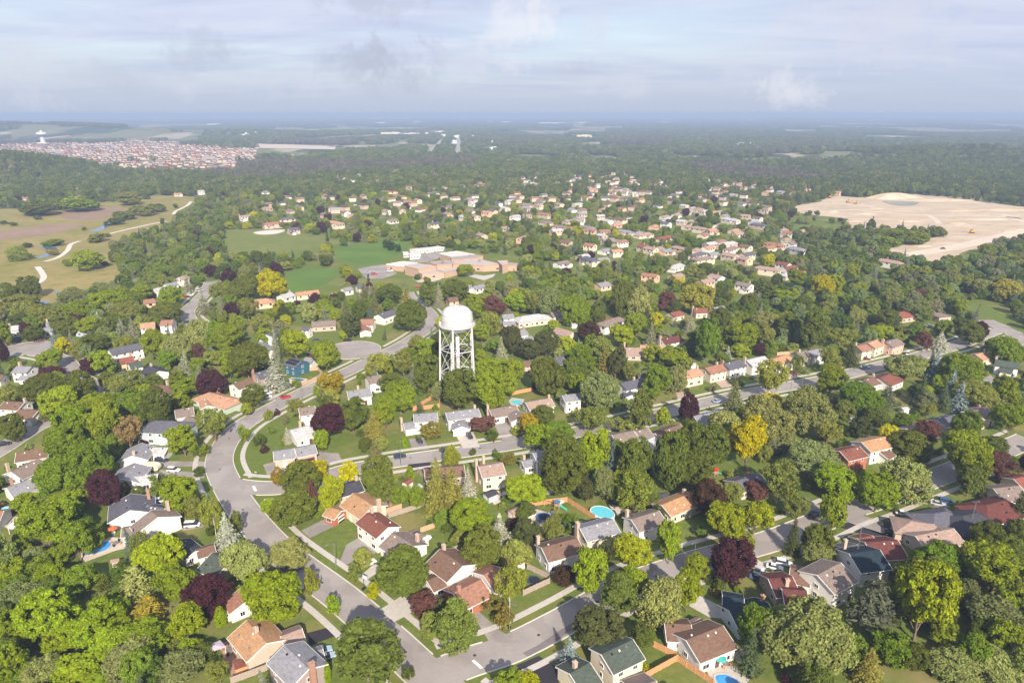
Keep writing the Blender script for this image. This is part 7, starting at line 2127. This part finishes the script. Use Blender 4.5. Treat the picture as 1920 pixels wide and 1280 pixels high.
def play_set(c, x, y, ang, label, cols):
    p = at(*cp(c, x, y)); root = empty('play_set', (p.x, p.y, 0), math.radians(ang)); tag(root, label, 'play set')
    wd = WOOD['t']
    for sx in (-.7, .7):
        for sy in (-.7, .7): MB().tube((sx, sy, 0), (sx, sy, 2.6), .08, n=5).obj('post', wd, root)
    MB().box((0, 0, 1.3), 1.5, 1.5, .1).obj('platform', wd, root)
    b = MB(); b.v += [(-.9, -.9, 2.5), (.9, -.9, 2.5), (.9, .9, 2.5), (-.9, .9, 2.5), (-.9, 0, 3.2), (.9, 0, 3.2)]; b.f += [(0, 1, 5, 4), (2, 3, 4, 5), (1, 2, 5), (3, 0, 4)]; b.obj('roof', pmat('play_roof_' + cols[0], CARC.get(cols[0], (.1, .4, .2)), .6), root)
    sl = MB(); sl.box((0, 0, 0), 2.8, .6, .06).box((0, .3, .12), 2.8, .06, .24).box((0, -.3, .12), 2.8, .06, .24); o = sl.obj('slide', pmat('slide_green', (.05, .42, .30), .4), root, loc=(1.9, 0, .68)); o.rotation_euler = (0, math.radians(25), 0)
    MB().tube((-.7, 0, 2.3), (-4.2, 0, 2.3), .08, n=6).obj('swing_beam', wd, root)
    for s in (-1, 1): MB().tube((-4.2, 0, 2.3), (-4.2, s * 1.1, 0), .07, n=5).obj('leg', wd, root)
    for q in (-1.8, -3.0): MB().box((q, 0, .6), .2, .5, .05).tube((q, -.22, .6), (q, -.22, 2.3), .02, n=4).tube((q, .22, .6), (q, .22, 2.3), .02, n=4).obj('swing', BLACK, root)
play_set('C', 180, 118, 30, 'wooden play set with a red roof and green slide', ['red']); play_set('B', 1215, 300, -20, 'wooden play set on the dry fenced lawn', ['blue']); play_set('B', 445, 212, 120, 'small play set with a slide by the broad spruces', ['silver']); play_set('Q', 1050, 578, 20, 'far play set on the mown strip beyond the school', ['blue'])
def umbrella(c, x, y, label, col):
    p = at(*cp(c, x, y)); root = empty('parasol', (p.x, p.y, 0)); tag(root, label, 'parasol', 'garden parasols')
    MB().tube((0, 0, 0), (0, 0, 2.4), .04, n=5).obj('pole', METAL, root); MB().lathe([(1.5, 2.1), (1.4, 2.2), (.05, 2.7)], 8).obj('canopy', pmat('parasol_' + label.split()[0], col, .8), root); MB().lathe([(.5, 0), (.5, .7), (.6, .74), (.02, .74)], 10).obj('table', TRIM, root)
umbrella('A', 640, 445, 'orange parasol by the kidney pool', (.5, .12, .04)); umbrella('N', 935, 690, 'white closed-looking parasol beside the pavilion', (.7, .75, .72)); umbrella('B', 1230, 290, 'beige parasol near the play set', (.6, .5, .4)); umbrella('C', 205, 1180, 'teal parasol on the pool patio', (.05, .35, .33)); umbrella('A', 45, 330, 'turquoise parasol at the left edge patio', (.2, .55, .5))
def furniture(c, x, y, n, label):
    p = at(*cp(c, x, y)); root = empty('patio_table_set', (p.x, p.y, 0)); tag(root, label, 'patio furniture')
    MB().lathe([(.06, 0), (.06, .68), (.75, .7), (.75, .75), (.02, .75)], 12).obj('table', METAL, root)
    for i in range(n):
        a = i * 6.283 / n; X, Y = 1.2 * math.cos(a), 1.2 * math.sin(a)
        MB().box((X, Y, .42), .5, .5, .07, a).box((X * 1.2, Y * 1.2, .72), .06, .5, .6, a).box((X, Y, .2), .4, .4, .4, a).obj('chair', BLACK if i % 2 else WOOD['o'], root)
furniture('M', 200, 780, 4, 'patio table and chairs on the deck by the gazebo'); furniture('C', 350, 1130, 5, 'patio table and chairs on the stone terrace'); furniture('A', 655, 500, 4, 'patio set beside the kidney pool'); furniture('B', 260, 285, 4, 'patio set on the deck behind the tan house'); furniture('B', 1190, 330, 4, 'patio set on the crowded patio'); furniture('C', 240, 1180, 3, 'small patio set before the patio house'); furniture('B', 900, 230, 4, 'patio set behind the cream house')
HOT = pmat('hot_tub_cover', (.20, .075, .05), .6, .1)
p = at(*cp('M', 330, 960)); r0 = empty('hot_tub', (p.x, p.y, 0), .5); tag(r0, 'brown covered hot tub on the deck below the tan roof', 'hot tub'); MB().box((0, 0, .5), 2.6, 2.6, .9).obj('cabinet', WOOD['o'], r0); MB().box((0, 0, 1.0), 2.75, 2.75, .14).obj('cover', HOT, r0)

# ================================================================== STREET FURNITURE
def lamp(px, py, ang, label):
    p = at(px, py); root = empty('street_lamp', (p.x, p.y, 0), math.radians(ang)); tag(root, label, 'street lamp', 'street lamps')
    MB().tube((0, 0, 0), (0, 0, 8.2), .11, .07, n=8).obj('pole', METAL, root); MB().tube((0, 0, 8.1), (1.9, 0, 8.6), .05, n=6).obj('arm', METAL, root); MB().box((2.1, 0, 8.58), .7, .28, .14).obj('lamp_head', METAL, root)
for a in [(752, 873, 90, 'street lamp beside the navy SUV'), (1502, 732, 90, 'street lamp before the row houses'), (1482, 735, 270, 'street lamp across from the row houses'), (955, 1180, -50, 'street lamp on the corner lawn by the birch'), (630, 1065, 225, 'street lamp on the long street by the lime shrub'), (443, 812, 0, 'street lamp inside the bend'), (1300, 1062, 230, 'street lamp by the purple maple street'), (566, 752, 130, 'street lamp near the red car')]: lamp(*a)
def sign(px, py, ang, label):
    p = at(px, py); root = empty('street_sign', (p.x, p.y, 0), math.radians(ang)); tag(root, label, 'street sign', 'street signs')
    MB().tube((0, 0, 0), (0, 0, 2.9), .04, n=6).obj('post', METAL, root); MB().box((0, 0, 2.75), .9, .04, .22).obj('sign_plate', TRIM, root)
for a in [(874, 1226, 40, 'street sign at the near corner lawn'), (481, 898, -20, 'street sign at the bend junction')]: sign(*a)
def hoop(px, py, ang, label):
    p = at(px, py); root = empty('basketball_hoop', (p.x, p.y, 0), math.radians(ang)); tag(root, label, 'basketball hoop', 'basketball hoops')
    MB().tube((0, 0, 0), (0, 0, 3.2), .06, n=6).obj('pole', BLACK, root); MB().box((.5, 0, 3.3), .06, 1.5, 1.0).obj('backboard', pmat('backboard', (.6, .62, .65), .3), root); MB().box((-.2, 0, .2), 1.0, .7, .35).obj('base', BLACK, root)
hoop(683, 1103, 60, 'basketball hoop lying base by the lime shrub'); hoop(953, 1175, 130, 'basketball hoop beside the brick garage driveway')
def antenna(px, py, h, label):
    p = at(px, py); root = empty('antenna_mast', (p.x, p.y, 0)); tag(root, label, 'antenna', 'roof antenna masts')
    b = MB()
    for i in range(3):
        a = i * 2.094; b.tube((.22 * math.cos(a), .22 * math.sin(a), 0), (.12 * math.cos(a), .12 * math.sin(a), h), .03, n=4)
    for k in range(int(h / .7)):
        for i in range(3):
            a, a2 = i * 2.094, (i + 1) * 2.094; z = k * .7; b.tube((.2 * math.cos(a), .2 * math.sin(a), z), (.2 * math.cos(a2), .2 * math.sin(a2), z + .7), .02, n=3)
    b.obj('mast', METAL, root)
    e = MB().tube((-1.2, 0, h), (1.2, 0, h), .03, n=4)
    for i in range(6): e.tube((-1.1 + i * .42, -.7, h), (-1.1 + i * .42, .7, h), .02, n=3)
    e.obj('aerial', METAL, root)
antenna(1602, 1062, 13, 'lattice aerial mast beside the charcoal roof'); antenna(1816, 1000, 11, 'thin aerial mast above the slate bungalows')

# ================================================================== FAR BUILDINGS
wr = random.Random(3)
for c, x, y, L in FARB:
    px, py = cp(c, x, y); p = atg(px, py)
    b = MB(); h_ = wr.uniform(8, 13); D = L * wr.uniform(.3, .5)
    b.box((0, 0, h_ / 2 - 1), L, D, h_ + 2).box((L * .2, 0, h_ + .6), L * .3, D * .5, 2.4)
    wc = wr.choice(['white', 'white', 'cream', 'paleblue'])
    o = b.obj('warehouse', wallm(wc), loc=p)
    fl = sorted([('the far highway', 850, 262), ('the new estate', 220, 285), ('the mushroom water tower', 82, 255), ('the tan clearing', 550, 275), ('the sand site', 1650, 385), ('the playing field', 520, 450), ('the wooded ridge', 200, 240)], key=lambda m: math.hypot(px - m[1], (py - m[2]) * 4))
    way = lambda m: 'beyond' if abs(px - m[1]) < 60 and py < m[2] else ('to the left of' if px < m[1] else 'to the right of')
    sz = 'very long' if L > 220 else ('long' if L > 130 else ('mid-sized' if L > 70 else 'small'))
    b_ = f'{sz} {WALLW[wc]} building on the plain'
    dl = 'close to' if abs(px - fl[0][1]) < 120 else 'well away from'
    lab_ = ordinal_label([f'{b_} {way(fl[0])} {fl[0][0]}', f'{b_} {dl} {fl[0][0]}', f'{b_} {way(fl[1])} {fl[1][0]}', f'{b_} {way(fl[0])} {fl[0][0]}, {"near the horizon" if py < 240 else "below the hazy horizon"}', f'{b_} {way(fl[2])} {fl[2][0]}', f'{b_} between {fl[0][0]} and {fl[1][0]}', f'{b_} {dl} {fl[1][0]} towards {fl[2][0]}'], px, py)
    o.rotation_euler = (0, 0, wr.uniform(-.3, .3))
    tag(o, lab_, 'building', 'pale buildings far out on the plain')

# ================================================================== HAZE
hz = MB().box((0, 24000, 60.5), 160000, 160000, 125.0).obj('haze', None)
hz['kind'] = 'stuff'
hm = bpy.data.materials.new('haze'); hm.use_nodes = True
t = NT(hm.node_tree)
pv = t.add('ShaderNodeVolumePrincipled', {'Color': (0.43, 0.55, 0.79, 1), 'Density': 0.00022, 'Anisotropy': 0.0})
t.n.new('ShaderNodeOutputMaterial'); out = t.n[-1]
t.l.new(pv.outputs[0], out.inputs['Volume'])
hz.data.materials.append(hm)
print('labels twice:', [(l, len(v)) for l, v in USED.items() if len(v) > 1])
print('objects', len(bpy.data.objects))
